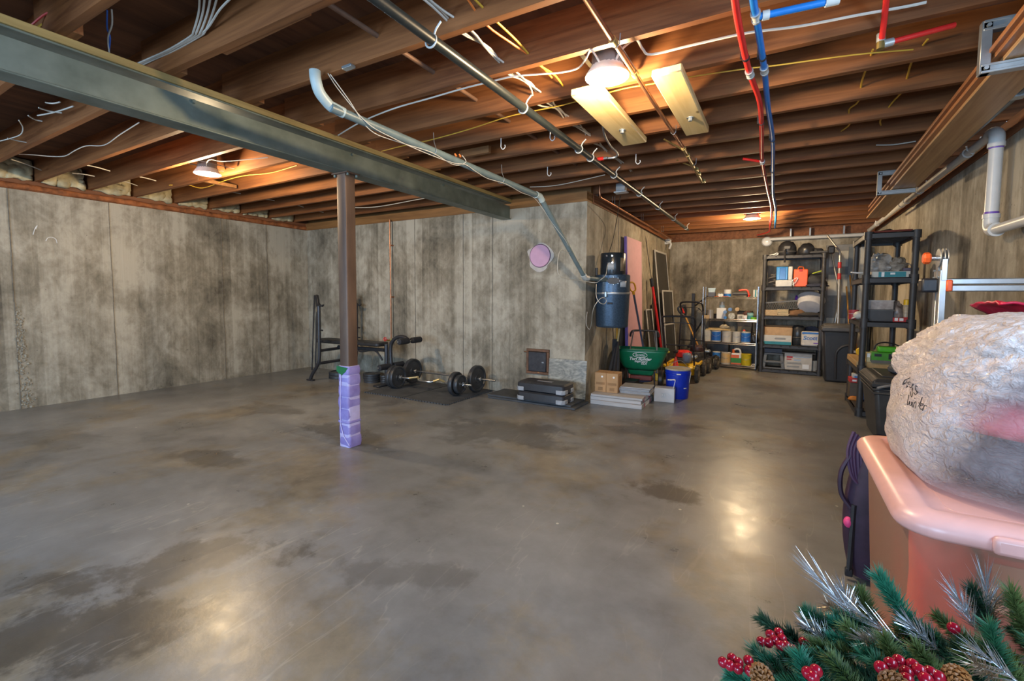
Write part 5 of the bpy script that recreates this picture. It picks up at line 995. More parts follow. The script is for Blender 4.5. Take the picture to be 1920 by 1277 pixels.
# tier 4: blue tank, orange case, dark bag
t = T('water_tank', 'white appliance with a translucent blue tank on the upper black tier', 'appliance', (sx(250), 9.30, A4)); MB().bx(-.125, .125, -.10, .10, 0, .115).build('base', M('appliance_white', (.58, .58, .55), .45), t, bevel=.012); MB().bx(-.12, .055, -.095, .09, .115, .345).build('tank', M('tank_blue', (.03, .20, .50), .15, var=.3, scale=5), t, bevel=.012); MB().bx(-.07, .02, -.102, -.094, .13, .33).build('tank_window', M('tank_blue_dark', (.015, .10, .33), .15), t, bevel=.006); MB().bx(.058, .122, -.09, .09, .115, .345).build('back_panel', M('appliance_white', (.58, .58, .55), .45), t, bevel=.01)
t = T('orange_case', 'bright orange plastic case standing on the upper black tier', 'case', (sx(385), 9.30, A4)); MB().bx(-.105, .105, -.05, .05, 0, .30).build('shell', M('case_orange', (.85, .13, .03), .4), t, bevel=.012); MB().bx(-.025, .025, -.056, -.048, .26, .30).build('latch', M_REDP, t, bevel=.004); MB().tube(spline([(-.04, 0, .30), (-.03, 0, .335), (.03, 0, .335), (.04, 0, .30)], 4), .008, 6).build('handle', M_ORG, t)
sp = spline([(-.12, 0, .01), (-.08, -.01, .06), (-.02, -.02, .13), (.03, 0, .15), (.0, .0, .08), (-.06, -.01, .03), (-.10, 0, .10), (-.05, 0, .12), (-.02, -.01, .01)], 5); o = tag(MB().tube(sp, .006, 6).build('coiled_cord', M_WHITE), 'tangled white cord in front of the orange case', 'cord'); o.location = (sx(345), 9.225, A4)
lump('dark_bag', (sx(515), 9.34, A4), (.15, .10, .15), M('cloth_black', (.02, .021, .025), .7), 'black sports bag on the upper black tier', 'bag', 31, .3); o = tag(MB().tube([(0, 0, 0), (.15, 0, .05)], .009, 6).build('yellow_tube', M('tube_lime', (.50, .60, .05), .5)), 'lime yellow tube lying on the black sports bag', 'tube'); o.location = (sx(480), 9.24, A4+.22)
lump('dark_folded_cloth', (sx(520), 9.28, A4), (.17, .06, .04), M('cloth_navy', (.03, .035, .06), .8), 'folded navy cloth in front of the black sports bag', 'cloth', 37, .15); t = T('grey_hose', 'coiled grey hose at the left of the upper black tier', 'hose', (sx(155), 9.33, A4)); MB().tube([(.055*math.cos(a), .03*math.sin(a), .03+.009*i) for i, a in enumerate([.7*j for j in range(22)])], .013, 8).build('coil', M('hose_grey', (.11, .10, .09), .6), t); MB().cyl((.05, 0, .2), (.05, 0, .26), .018, n=10).build('end_fitting', M_BLACK, t)
# tier 3
t = T('lattice_basket', 'black lattice basket tipped on the middle black tier', 'basket', (sx(240), 9.34, A3+.10), rot=(.0, -.09, 0)); MB().bx(-.25, .25, -.09, -.085, 0, .012).bx(-.25, .25, -.092, -.082, .13, .155).bx(-.25, .25, .082, .092, .13, .155).bx(-.25, -.24, -.09, .09, 0, .155).bx(.24, .25, -.09, .09, 0, .155).bx(-.25, .25, -.09, .09, 0, .006).build('shell', M('basket_grey', (.13, .13, .125), .5), t)
k = MB()
for i in range(15):
    x = -.24+.48*i/14; k.tube([(x, -.088, .008), (min(.245, x+.06), -.088, .135)], .004, 4).tube([(x, -.088, .008), (max(-.245, x-.06), -.088, .135)], .004, 4)
k.build('lattice', M('basket_grey', (.13, .13, .125), .5), t)
for i in range(6):
    z_ = A3+.0165*i; o = tag(MB().bx(-.10, .10, -.09, .09, 0, .016).build('tan_envelope', M_TAN, bevel=.003), 'tan padded envelope in the flat stack under the lattice basket', 'envelope', 'tan envelopes under the basket'); o.location = (sx(158)+random.uniform(-.01, .01), 9.30, z_)
for i in range(6):
    o = tag(MB().bx(-.085, .085, -.08, .08, 0, .018).build('paper_pack', M('paper_buff', (.50, .40, .24), .7), bevel=.003), 'buff paper pack in the stack between envelopes and dark cloth', 'paper', 'buff paper packs on the middle tier'); o.location = (sx(255)+random.uniform(-.01, .01), 9.29+random.uniform(-.006, .006), A3+.0185*i)
lump('brown_cloth', (sx(360), 9.32, A3), (.14, .10, .085), M('cloth_brown', (.16, .085, .04), .85, var=.3), 'crumpled brown cloth on the middle black tier', 'cloth', 41, .2); lump('dark_towel', (sx(465), 9.29, A3), (.22, .09, .045), M('cloth_charcoal', (.035, .032, .03), .9), 'folded charcoal towel on the middle black tier', 'towel', 43, .12)
M_CLEAR = M('tub_clear', (.50, .50, .52), .3, var=.08); t = T('lidded_tub', 'pale translucent oval tub tipped on its side with a purple clip', 'tub', (sx(478), 9.33, A3+.235), rot=(-.9, .18, 0)); MB().lathe([(.005, -.14), (.17, -.13), (.185, -.10), (.20, .05), (.205, .06), (.205, .075)], 28, Matrix.Scale(.78, 4, (0, 1, 0))).build('tub_body', M_CLEAR, t); MB().lathe([(.205, .072), (.212, .08), (.205, .095), (.16, .10), (.15, .108), (.005, .11)], 28, Matrix.Scale(.78, 4, (0, 1, 0))).build('lid', M('tub_lid', (.46, .44, .46), .35), t); MB().bx(-.235, -.195, -.03, .03, .03, .10).build('purple_clip', M('clip_purple', (.16, .04, .40), .4), t, bevel=.006)
# tier 2
t = T('printed_carton', 'open carton with teal and white printed front on the lower black tier', 'carton', (sx(218), 9.32, A2)); MB().bx(-.215, .215, -.10, .10, 0, .30).build('carton_body', M_KRAFT, t, bevel=.003); MB().bx(-.212, .205, -.1035, -.10, .05, .16).build('white_panel', M_CWH, t); MB().bx(-.212, .205, -.1035, -.10, .0, .05).build('teal_panel', M_TEAL, t); MB().prism([(-.21, .16), (.205, .16), (.205, .30), (-.19, .30), (-.15, .20)], -.1042, -.1036, Matrix(((1, 0, 0, 0), (0, 0, 1, 0), (0, 1, 0, 0), (0, 0, 0, 1)))).build('torn_flap', M('kraft_light', (.52, .33, .17), .7), t); MB().prism([(-.05, .10), (-.03, .085), (.11, .085), (.13, .10), (.11, .12), (-.03, .12)], -.1045, -.104, Matrix(((1, 0, 0, 0), (0, 0, 1, 0), (0, 1, 0, 0), (0, 0, 0, 1)))).build('print_mark', M('print_grey', (.30, .30, .29), .6), t)
MB().bx(-.20, .22, .06, .10, .30, .325).build('dark_flap', M_KRAFT2, t)
o = MB().bx(-.008, .008, -.11, .11, 0, .31).build('red_folder', M('folder_red', (.30, .05, .04), .6)); o.location = (sx(108), 9.33, A2); tag(o, 'dark red folder standing left of the printed carton', 'folder')
t = T('black_bin', 'small ribbed black bin between the carton and the towel pack', 'bin', (sx(386), 9.33, A2)); MB().lathe([(.005, 0), (.085, 0), (.10, .02), (.108, .12), (.10, .125), (.105, .14), (.098, .30), (.07, .335), (.005, .34)], 28).build('body', M('bin_gloss', (.03, .032, .034), .3), t); MB().lathe([(.109, .128), (.112, .134), (.109, .14)], 28, cap=False).build('rib', M_SHELF2, t)
t = T('towel_pack', 'wrapped pack of white paper towels with blue lettering on the lower black tier', 'towel pack', (sx(502), 9.28, A2)); MB().prism(rrect(.31, .22, .05, 4), 0, .245).build('wrap', M('towel_white', (.62, .58, .52), .6, bmp=.1), t, bevel=.02, segs=2); MB().bx(-.145, .145, -.1135, -.11, .205, .235).build('blue_band', M_LBL, t); text('Scott', .095, lambda a, b_: (a-.03, -.1125, .135+b_), M_LBL, t, shear=.15, extra=.002); MB().bx(.02, .10, -.1125, -.11, .045, .062).build('purple_mark', M('clip_purple', (.16, .04, .40), .4), t)
lump('navy_bag', (sx(480), 9.47, A2), (.22, .07, .20), M('cloth_navy', (.03, .035, .06), .8), 'navy cloth bag behind the paper towel pack', 'bag', 51)
# tier 1
t = T('step_stool', 'grey plastic step stool with a navy tub on it, on the lowest black tier', 'stool', (sx(190), 9.30, A1)); 
for s_ in (-1, 1): MB().taper(0, .26, .055, .20, .05, .16, (s_*.15, 0), (s_*.12, 0)).build('side', M('stool_grey', (.14, .14, .135), .5), t, bevel=.006)
MB().bx(-.145, .145, -.085, .085, .24, .27).build('top_step', M('stool_grey', (.14, .14, .135), .5), t, bevel=.006); MB().bx(-.145, .145, -.10, -.06, .10, .135).build('lower_step', M('stool_grey', (.14, .14, .135), .5), t, bevel=.005); MB().bx(-.15, .15, -.10, -.07, .0, .02).build('foot_rail', M('stool_grey', (.14, .14, .135), .5), t)
t = box_thing('navy_tub', sx(110), sx(262), 9.24, 9.40, A1+.271, .075, M('tub_navy', (.02, .025, .05), .5), 'navy tub resting on the grey step stool', 'tub', extra=(('handle_slot', FRONT(.42, .70, .1, .45), M('tub_navy', (.02, .025, .05), .5)),))
t = box_thing('printed_box', sx(282), sx(512), 9.22, 9.46, A1, .285, M('box_offwhite', (.52, .48, .42), .6), 'off-white printed box on the lowest black tier', 'box', extra=(('red_print', FRONT(.08, .30, .72, .82), M_REDP), ('grey_print', FRONT(.34, .92, .76, .80), M_HANG), ('grey_print', FRONT(.08, .26, .60, .66), M_REDP), ('grey_print', FRONT(.34, .60, .56, .64), M_HANG), ('grey_print', FRONT(.10, .62, .36, .46), M('print_grey', (.30, .30, .29), .6)), ('grey_print', FRONT(.10, .55, .16, .24), M('print_grey', (.30, .30, .29), .6)), ('price_label', FRONT(.66, .90, .10, .36), M_WHITE)))
MB().bx(-.25, .25, -.12, .12, .286, .30).build('lid', M('lid_brown', (.14, .12, .10), .6), t)
can(sx(540), 9.30, A1, .055, .17, 'small grey can beside the off-white printed box', M('can_grey', (.28, .27, .24), .5), None, bail=False)
# ---- waste bin
tc = T('wheeled_bin', 'tall black lidded waste bin at the end of the black shelving', 'bin', (.795, 8.78, 0)); MB().taper(.0, .80, .34, .34, .44, .44).build('bin_body', M('bin_plastic', (.030, .029, .030), .45, var=.12, bmp=.1), tc, bevel=.03, segs=2); MB().taper(.79, .86, .48, .48, .47, .47).build('lid_rim', M_SHELF2, tc, bevel=.012); MB().taper(.86, .90, .45, .45, .38, .36).build('lid_top', M_SHELF2, tc, bevel=.015)
k = MB().tube(spline([(-.03, -.176, .05), (-.04, -.20, .40), (-.02, -.209, .50), (.05, -.214, .57), (.17, -.216, .60)], 5), .018, 8); k.build('moulded_arch', M('bin_plastic', (.030, .029, .030), .45), tc)
# ---- extension poles beside the waste bin
def pole(base, top, bend, lab, collars=()):
    b_ = Vector(base); t = T('extension_pole', lab, 'pole', b_); tv = Vector(top)-b_; bv = Vector(bend)-b_
    MB().tube([(0, 0, 0), bv], .020, 12).build('shaft', M('pole_alu', (.42, .40, .36), .35, .7), t); MB().tube([bv, bv.lerp(tv, .08)+Vector((0, 0, .02)), tv], .015, 10).build('bent_head', M('pole_alu', (.42, .40, .36), .35, .7), t)
    for f in collars: c = bv*f; d = bv.normalized(); MB().tube([c-d*.05, c+d*.05], .027, 12).build('red_collar', M_REDP, t)
pole((.83, 9.20, .0), YP(1551, 441, 9.45), YP(1575, 474, 9.35), 'aluminium extension pole with two red collars and a bent head', (.90, .81)); pole((.70, 9.45, .0), (.70, 9.58, 2.10), YP(1575, 555, 9.5), 'thin dark extension pole crossing behind the red collared one')
# ---- panels and doors leaning on the far wall
M_DOORW = M('door_white', (.56, .54, .47), .5, var=.05); M_PANG = M('panel_grey', (.25, .25, .245), .6, var=.1)
t = T('spare_door', 'grey white flush door leaning on the far wall behind the waste bin', 'door', (.86, 9.98, 0), rot=(-.035, 0, 0)); MB().bx(-.20, .20, -.02, .02, 0, 2.25).build('door_leaf', M_PANG, t, bevel=.003)
for z0, z1_ in ((1.35, 1.72), (.25, .95), (1.86, 2.14)): MB().bx(-.15, .13, -.024, -.02, z0, z1_).build('pale_panel', M_DOORW, t, bevel=.002)
t = T('panel_door', 'white panelled door leaning on the far wall behind the right shelving', 'door', (1.19, 9.96, 0), rot=(-.04, 0, 0)); MB().bx(-.115, .115, -.02, .02, 0, 2.2).build('door_leaf', M_DOORW, t, bevel=.003)
for x in (-.06, .0, .06): MB().bx(x-.022, x+.022, -.026, -.02, .9, 2.05).build('raised_panel', M_DOORW, t, bevel=.003)
MB().bx(-.07, .07, -.026, -.02, .2, .8).build('raised_panel', M_DOORW, t, bevel=.004)
o = MB().bx(-.05, .05, -.012, .012, 0, 2.2).build('slate_board', M('slate_blue', (.16, .19, .22), .6), bevel=.002); o.location = (1.035, 9.84, 0); o.rotation_euler = (-.05, 0, 0); tag(o, 'narrow slate blue board between the two leaning doors', 'board')
# ---- right hand shelving unit
RX0, RX1, RY0, RY1 = .755, 1.215, 6.24, 7.20; RZs = (.065, .535, 1.05, 1.525, 2.0)
plastic_shelf('plastic_shelving', 'black plastic shelving unit standing against the right wall', ((RX0+RX1)/2, (RY0+RY1)/2, 0), PI/2, RY1-RY0, RX1-RX0, RZs, M_SHELF)
def rx(zx): return YP(1600+zx/5.807, 560, 6.4).x
B5, B4, B3, B2, B1 = [z+.001 for z in reversed(RZs)]
lump('clear_bag', (rx(300), 6.62, B4+.066), (.12, .13, .13), M('bag_silver', (.36, .34, .31), .25, var=.45, scale=16), 'crumpled silvery plastic bag on the upper tier against the right wall', 'bag', 61, .45, 6); lump('grey_bundle', (rx(490), 6.60, B4+.066), (.10, .12, .10), M('bundle_tan', (.30, .26, .21), .5, var=.4, scale=18), 'crumpled tan bundle beside the silvery bag', 'bundle', 67, .4, 6)
t = T('long_carton', 'long white carton with a teal label on the upper tier', 'carton', (rx(420), 6.36, B4)); MB().bx(-.20, .19, -.05, .05, 0, .065).build('carton_body', M_DOORW, t, bevel=.003); MB().bx(-.14, .09, -.052, -.049, .004, .060).build('teal_label', M_TEAL, t); MB().bx(-.115, -.09, -.0535, -.051, .008, .056).bx(-.04, .0, -.0535, -.051, .03, .05).build('pale_mark', M_WHITE, t)
t = T('folded_rack', 'small chrome and dark bracket lying on the long white carton', 'bracket', (rx(585), 6.36, B4+.066)); MB().bx(-.06, .07, -.03, .03, 0, .035).build('base', M('plum_grey', (.10, .08, .11), .4), t, bevel=.004); MB().tube(spline([(-.05, 0, .03), (-.02, 0, .08), (.02, 0, .05), (.06, 0, .06)], 4), .006, 6).build('wire', M_CHROME, t)
sp = spline([(.03, .2, .02), (-.06, .15, .01), (-.10, .05, .02), (-.04, .0, .012), (.04, .02, .01)], 5); o = tag(MB().tube(sp, .007, 6).build('coiled_cord', M_WHITE), 'white cord looping over the end of the upper right hand tier', 'cord'); o.location = (.80, 6.70, B4+.06)
t = T('file_tray', 'dark grey open tray on the middle right hand tier', 'tray', (rx(285), 6.42, B3)); MB().bx(-.115, .115, -.10, .10, 0, .125).build('tray_body', M('tray_charcoal', (.055, .054, .056), .5), t, bevel=.004); MB().bx(-.12, .12, -.103, -.098, .115, .128).build('tray_lip', M_SHELF2, t)
t = T('clear_box', 'clear plastic box of pale parts standing on the dark tray', 'box', (rx(285), 6.42, B3+.129)); MB().bx(-.115, .115, -.09, .09, 0, .095).build('box_body', M('clear_box_m', (.36, .32, .30), .2, var=.35, scale=14), t, bevel=.004); MB().bx(-.118, .118, -.093, .093, .09, .10).build('lid', M('clear_lid', (.42, .40, .38), .25), t)
lump('snack_bag', (rx(480), 6.42, B3), (.065, .06, .14), M('bag_mixed', (.34, .28, .24), .3, var=.55, scale=18, c2=(.10, .07, .06)), 'crumpled grey plastic bag between the dark tray and the spray can', 'bag', 71, .3, 6); box_thing('red_pack', rx(425), rx(610), 6.31, 6.35, B3, .045, M_REDP, 'low red pack in front of the crumpled grey bag', 'pack', extra=(('white_mark', FRONT(.1, .3, .2, .95), M_WHITE), ('white_mark', FRONT(.38, .62, .2, .9), M_WHITE)))
t = T('spray_can', 'tall spray can with a bright yellow cap on the middle right hand tier', 'spray can', (rx(585), 6.40, B3)); MB().lathe([(.005, 0), (.031, 0), (.032, .006), (.032, .175), (.026, .186)], 18).build('can_body', M('can_tan', (.42, .34, .24), .4, var=.3, scale=30), t); MB().lathe([(.0325, .0), (.0325, .05)], 18, cap=False).build('red_band', M_REDP, t); MB().lathe([(.028, .18), (.028, .235), (.02, .24), (.004, .241)], 18).build('cap', M('cap_yellow', (.75, .45, .01), .4), t)
can(rx(72), 6.85, B3, .05, .11, 'red tin with pale stripes at the far end of the middle right hand tier', M('tin_red', (.45, .05, .06), .45), M('tin_pale', (.55, .40, .38), .5), (.55, .62), None, False, 'tin'); t = T('dust_mask', 'white and grey dust mask hanging over the edge of the middle tier', 'mask', (.80, 6.75, B3)); MB().ball((0, 0, .05), (.06, .09, .05), 12, 8).build('cup', M('mask_white', (.60, .60, .56), .6), t); MB().tube(spline([(-.04, -.06, .03), (-.07, 0, .01), (-.04, .07, .03)], 4), .005, 6).build('strap', M_WHITE, t)
def qx(zx): return YP(1560+zx/7.093, 700, 6.35).x
def q7(zx): return YP(1560+zx/7.093, 720, 7.02).x
t = box_thing('wood_plank', .745, 1.185, 6.31, 7.13, B2, .065, wood('plank_tan', (.36, .22, .085), (.58, .40, .19), 1, 14), 'thick tan wooden plank lying across the lower right hand tier', 'plank')
PZ = B2+.066
t = T('tool_box', 'green power tool box with a black carrying strap on the tan plank', 'tool box', (qx(672), 6.34, PZ)); MB().bx(-.115, .125, -.07, .07, 0, .115).build('box_body', M('tool_green', (.06, .27, .02), .45), t, bevel=.004); MB().bx(-.117, .127, -.073, -.069, .0, .03).build('grey_base', M('plum_grey2', (.12, .115, .10), .5), t); MB().bx(-.09, -.03, -.0735, -.069, .07, .10).bx(.03, .08, -.0735, -.069, .045, .105).build('black_label', M_BLACK, t); MB().bx(.095, .118, -.0735, -.069, .045, .105).build('tan_label', M_TAN, t)
t = T('tool_case', 'smaller bright green case lying on the green power tool box', 'case', (qx(712), 6.35, PZ+.116)); MB().bx(-.085, .10, -.06, .06, 0, .062).build('case_body', M('case_green', (.08, .42, .02), .4), t, bevel=.015, segs=2); MB().tube(spline([(-.11, 0, .02), (-.09, 0, .08), (-.02, 0, .105), (.06, 0, .09), (.12, .0, .06)], 5), .008, 6).build('strap', M_BLACK, t)
box_thing('paper_box', qx(435), qx(528), 6.30, 6.40, PZ, .105, M('paper_yellowish', (.52, .44, .24), .6), 'pale yellow box beside the green power tool box', 'box', extra=(('print_strip', FRONT(.1, .5, .5, .9), M_WHITE), ('print_strip', FRONT(.55, .9, .1, .7), M('plum_grey2', (.12, .115, .10), .5))))
t = T('tape_measure', 'yellow tape reel at the end of the tan plank', 'reel', (q7(345), 6.95, PZ)); MB().lathe([(.01, -.02), (.045, -.022), (.05, -.015), (.05, .015), (.045, .022), (.01, .02)], 20, TR(0, 0, .05) @ RX(PI/2)).build('reel', M('cap_yellow', (.75, .45, .01), .4), t); MB().bx(-.07, -.03, -.015, .015, .03, .06).build('tip', M_CHROME, t, bevel=.004)
t = T('wooden_stool_top', 'round varnished wooden disc lying on boxes of the lowest right hand tier', 'disc', (qx(690), 6.40, .40)); MB().lathe([(.01, 0), (.12, 0), (.155, .012), (.16, .03), (.155, .045), (.01, .05)], 28).build('disc', wood('varnish_orange', (.36, .14, .03), (.60, .30, .09), 0, 10, .3), t); MB().bx(-.10, .10, -.10, .10, -.33, 0).build('plinth', M_KRAFT2, t)
for (a, b_, z0, h_, mt, lab) in ((222, 330, B1, .20, M('box_dark', (.09, .07, .05), .6), 'dark carton at the end of the lowest right hand tier'), (360, 440, B1, .14, M('box_navy', (.03, .07, .16), .6), 'navy carton beside the dark one on the lowest tier')): box_thing('storage_carton', q7(a), q7(b_), 6.92, 7.12, z0, h_, mt, lab, 'carton')
box_thing('red_carton', q7(220), q7(335), 6.93, 7.11, B1+.201, .055, M_REDP, 'flat red carton lying on the dark carton', 'carton', extra=(('white_mark', FRONT(.3, .8, .3, .7), M_WHITE),)); box_thing('white_pack', q7(258), q7(340), 6.95, 7.07, B1+.257, .05, M('pack_pale', (.50, .52, .50), .6), 'pale paper pack lying on the flat red carton', 'pack', extra=(('blue_mark', FRONT(.3, .9, .1, .5), M_LBL),)); box_thing('maroon_case', q7(372), q7(470), 6.93, 7.10, B1+.142, .10, M('case_maroon', (.16, .03, .05), .5), 'maroon case lying on the navy carton', 'case'); t = T('blue_ball', 'small bright blue ball resting on the maroon case', 'ball', (q7(445), 7.0, B1+.242)); MB().ball((0, 0, .03), .03, 14, 10).build('ball', M('ball_blue', (.02, .25, .55), .3), t)
o = lump('orange_glove', (q7(272), 6.86, B1), (.055, .035, .032), M('glove_orange', (.60, .20, .03), .7), 'orange glove lying at the front of the lowest right hand tier', 'glove', 81, .2)
o = lump('dark_bundle', (1.0, 6.75, B5), (.10, .25, .05), M('cloth_black', (.02, .021, .025), .7), 'dark cloth bundle lying on top of the right hand shelving', 'bundle', 83, .2); sp = [(0, 0, .01), (.1, .02, .012), (.2, -.02, .012), (.36, .0, .012)]; o = tag(MB().tube(spline(sp, 4), .011, 6).build('maroon_stick', M('stick_maroon', (.16, .04, .03), .5)), 'thin maroon stick on top of the right hand shelving', 'stick'); o.location = (.79, 6.28, B5)
for i, (x, y, ln) in enumerate(((.96, 8.1, 1.5), (1.06, 8.3, 1.7))):
    o = tag(MB().tube([(0, 0, 0), (-.06-.04*i, .9, ln)], .012, 8).build('rake_handle', wood('ash_orange', (.42, .18, .03), (.68, .36, .09), 2, 12)), ('shorter orange wooden handle leaning behind the right hand shelving', 'longer orange wooden handle leaning behind the right hand shelving')[i], 'handle'); o.location = (x+.05, y+.7, 0)
# ================================================================== foreground right: totes, bag, ladder, garland
from mathutils.bvhtree import BVHTree
# ---- black tote behind the pink one, standing by the right hand shelving
bt = T('black_tote', 'scuffed black plastic tote with a ribbed lid in front of the right hand shelving', 'tote', (1.00, 5.45, 0))
M_TOTEB = M('tote_black', (.040, .041, .043), .5, var=.25, scale=8, bmp=.15)
MB().taper(0, .52, .42, .62, .53, .76).build('tote_body', M_TOTEB, bt, bevel=.03, segs=2)
for z0, z1_, e in ((.455, .475, .025), (.49, .51, .035), (.52, .56, .05)): MB().taper(z0, z1_, .52+e, .74+e, .53+e, .75+e).build('rim', M_TOTEB, bt, bevel=.008)
MB().taper(.555, .60, .57, .79, .50, .70).build('lid', M_TOTEB, bt, bevel=.012); MB().bx(-.20, .20, -.28, .28, .598, .612).build('lid_panel', M_TOTEB, bt, bevel=.006); MB().tube(spline([(-.22, -.36, .50), (-.24, -.40, .52), (-.16, -.41, .55), (-.10, -.36, .56)], 4), .012, 6).build('latch', M('latch_grey', (.20, .20, .20), .4), bt)
lump('denim_cloth', (1.08, 5.40, .612), (.20, .25, .06), M('denim_dark', (.035, .055, .09), .8, var=.3, scale=30), 'dark denim cloth lying on the black tote lid', 'cloth', 91, .2); lump('orange_rag', (.70, 5.02, 0), (.055, .06, .05), M('glove_orange', (.60, .20, .03), .7), 'crumpled orange rag on the floor beside the black tote', 'rag', 93, .3)
# ---- pink totes
M_PINKL = M('tote_pink', (.70, .385, .345), .34, var=.05, bmp=.03)
m, nt, b = _new('tote_peach'); b.inputs['Roughness'].default_value = .32
lk(nt, mixc(nt, nz(nt, coords(nt, (3, 3, 1)), 2.0), (.80, .52, .36), (.86, .60, .44)), b.inputs['Base Color'])
trn = N(nt, 'ShaderNodeBsdfTranslucent'); trn.inputs[0].default_value = (.90, .60, .44, 1); tsp = N(nt, 'ShaderNodeBsdfTransparent'); tsp.inputs[0].default_value = (1, .72, .60, 1)
m1 = N(nt, 'ShaderNodeMixShader'); m1.inputs[0].default_value = .35; lk(nt, b.outputs[0], m1.inputs[1]); lk(nt, trn.outputs[0], m1.inputs[2])
m2 = N(nt, 'ShaderNodeMixShader'); m2.inputs[0].default_value = .56; lk(nt, m1.outputs[0], m2.inputs[1]); lk(nt, tsp.outputs[0], m2.inputs[2]); lk(nt, m2.outputs[0], nt.nodes['Material Output'].inputs['Surface']); bump(nt, b, nz(nt, coords(nt), 30), .1, .003); M_PEACH = m
def tote(cx, cy, W, D, lab):
    t = T('storage_tote', lab, 'tote', (cx, cy, 0))
    def body(u, v):
        e = 1-.13*(1-v)-(.02 if v < .06 else 0); poly = rrect((W-.075)*e, (D-.085)*e, .06, 5); n = len(poly); p = poly[int(round(u*n)) % n]; return (p[0], p[1], .005+.672*v)
    k = MB().grid(body, 24, 14, True); k.prism(rrect((W-.075)*.85, (D-.085)*.85, .06, 5), .004, .008); k.build('tote_body', M_PEACH, t, smooth=50)
    prof = [(-.030, .666), (-.006, .669), (.0, .678), (.0, .696), (-.008, .710), (-.028, .722), (-.070, .726), (-.082, .722), (-.090, .712), (-.13, .711)]
    def lidf(u, v):
        i = min(len(prof)-1, int(round(v*(len(prof)-1)))); o_, z = prof[i]; poly = rrect(W+2*o_, D+2*o_, max(.02, .10+o_), 6); n = len(poly); p = poly[int(round(u*n)) % n]; return (p[0], p[1], z)
    MB().grid(lidf, 28, len(prof)-1, True).build('lid_rim', M_PINKL, t, smooth=70); MB().prism(rrect(W-.255, D-.255, .03, 6), .700, .7115).build('lid_panel', M_PINKL, t, bevel=.002); MB().bx(-W/2+.10, -W/2+.17, D/2-.13, D/2-.10, .722, .7265).build('lid_notch', M_PINKL, t, bevel=.001)
    for sy in (-1, 1): MB().bx(-.11, .20, sy*(D/2+.004)-.012, sy*(D/2+.004)+.012, .668, .715).build('lid_latch', M_PINKL, t, bevel=.011, segs=2)
    return t
tote(.585, 2.01, .58, .90, 'large translucent peach tote with a pink lid under the full plastic bag')
tote(1.10, 2.01, .42, .90, 'narrower translucent peach tote with a pink lid standing against the right wall')
def redf(u, v):
    w_ = 1 if v < .9 else max(.0, 1-((v-.9)/.1)**2)**.5; poly = rrect(.118, .22, .045, 5); p = poly[int(round(u*24)) % 24]; q_ = 1+.10*noise.noise((p[0]*14, p[1]*14, v*5))
    return (p[0]*w_*q_, p[1]*w_*q_, .60*min(v, .97)+.02*noise.noise((p[0]*20, p[1]*20, v*8)))
o = MB().grid(redf, 24, 30, True).build('red_fabric', M('fabric_red', (.70, .03, .03), .6, var=.25, c2=(.85, .10, .07)), smooth=80); o.location = (.432, 1.765, .035); tag(o, 'bright red fabric bundle inside the peach tote', 'fabric')
t = T('maroon_carton', 'maroon carton with a pale printed label inside the peach tote', 'carton', (.612, 1.82, .012)); MB().bx(-.11, .13, -.15, .20, 0, .60).build('carton_body', M('carton_maroon', (.45, .03, .035), .5), t, bevel=.004); MB().bx(-.10, .12, -.153, -.149, .50, .585).build('photo_panel', M('panel_photo', (.40, .36, .32), .5, var=.4, scale=9, c2=(.60, .42, .34)), t); MB().bx(-.107, .125, -.1545, -.1505, .455, .50).build('white_label', M_WHITE, t)
for i in range(5): MB().bx(.02+.016*i, .028+.016*i, -.156, -.154, .462, .485).build('barcode_bar', M_BLACK, t)
lump('brown_scarf', (.58, 1.83, .622), (.17, .14, .022), M('scarf_brown', (.38, .16, .05), .7, var=.4, c2=(.60, .34, .08)), 'orange brown scarf lying on the maroon carton inside the tote', 'scarf', 103, .1)
# ---- purple backpack hanging behind the tote
bp_ = T('purple_backpack', 'dark purple backpack with pink trim hanging at the far side of the tote', 'backpack', (.44, 2.60, 0))
M_PURB = M('cloth_purple', (.022, .009, .022), .6, var=.3, c2=(.045, .020, .045))
MB().grid(lambda u, v: (.155*abs(math.cos(2*PI*u))**.6*(1 if math.cos(2*PI*u) > 0 else -1)*(.35+.65*math.sin(PI*min(1, .12+v*.92))**.5), .07*math.sin(2*PI*u)*(.4+.6*math.sin(PI*min(1, .1+v*.9))**.5), .02+.66*v), 28, 12, True).build('pack_body', M_PURB, bp_, smooth=80)
for i in range(5): MB().tube(spline([(-.13+.012*i, -.02, .69-.01*i), (-.15+.012*i, -.03, .60), (-.135+.013*i, -.04, .50-.02*i), (-.11+.012*i, -.045, .46)], 5), .008, 6).build('cord_loop', M('cord_plum', (.07, .03, .07), .6), bp_)
MB().tube(spline([(-.14, -.03, .58), (-.172, -.04, .50), (-.168, -.04, .40), (-.13, -.045, .34)], 5), .010, 6).build('shoulder_strap', M_PURB, bp_); MB().tube([(-.118, -.05, .36), (-.125, -.05, .05)], .012, 6).build('hanging_strap', M_BLACK, bp_); MB().bx(-.14, -.11, -.06, -.04, .02, .06).build('buckle', M_BLACK, bp_, bevel=.004); MB().ball((-.135, -.04, .27), (.020, .02, .026), 10, 8).build('pink_trim', M('trim_pink', (.75, .06, .22), .5), bp_)
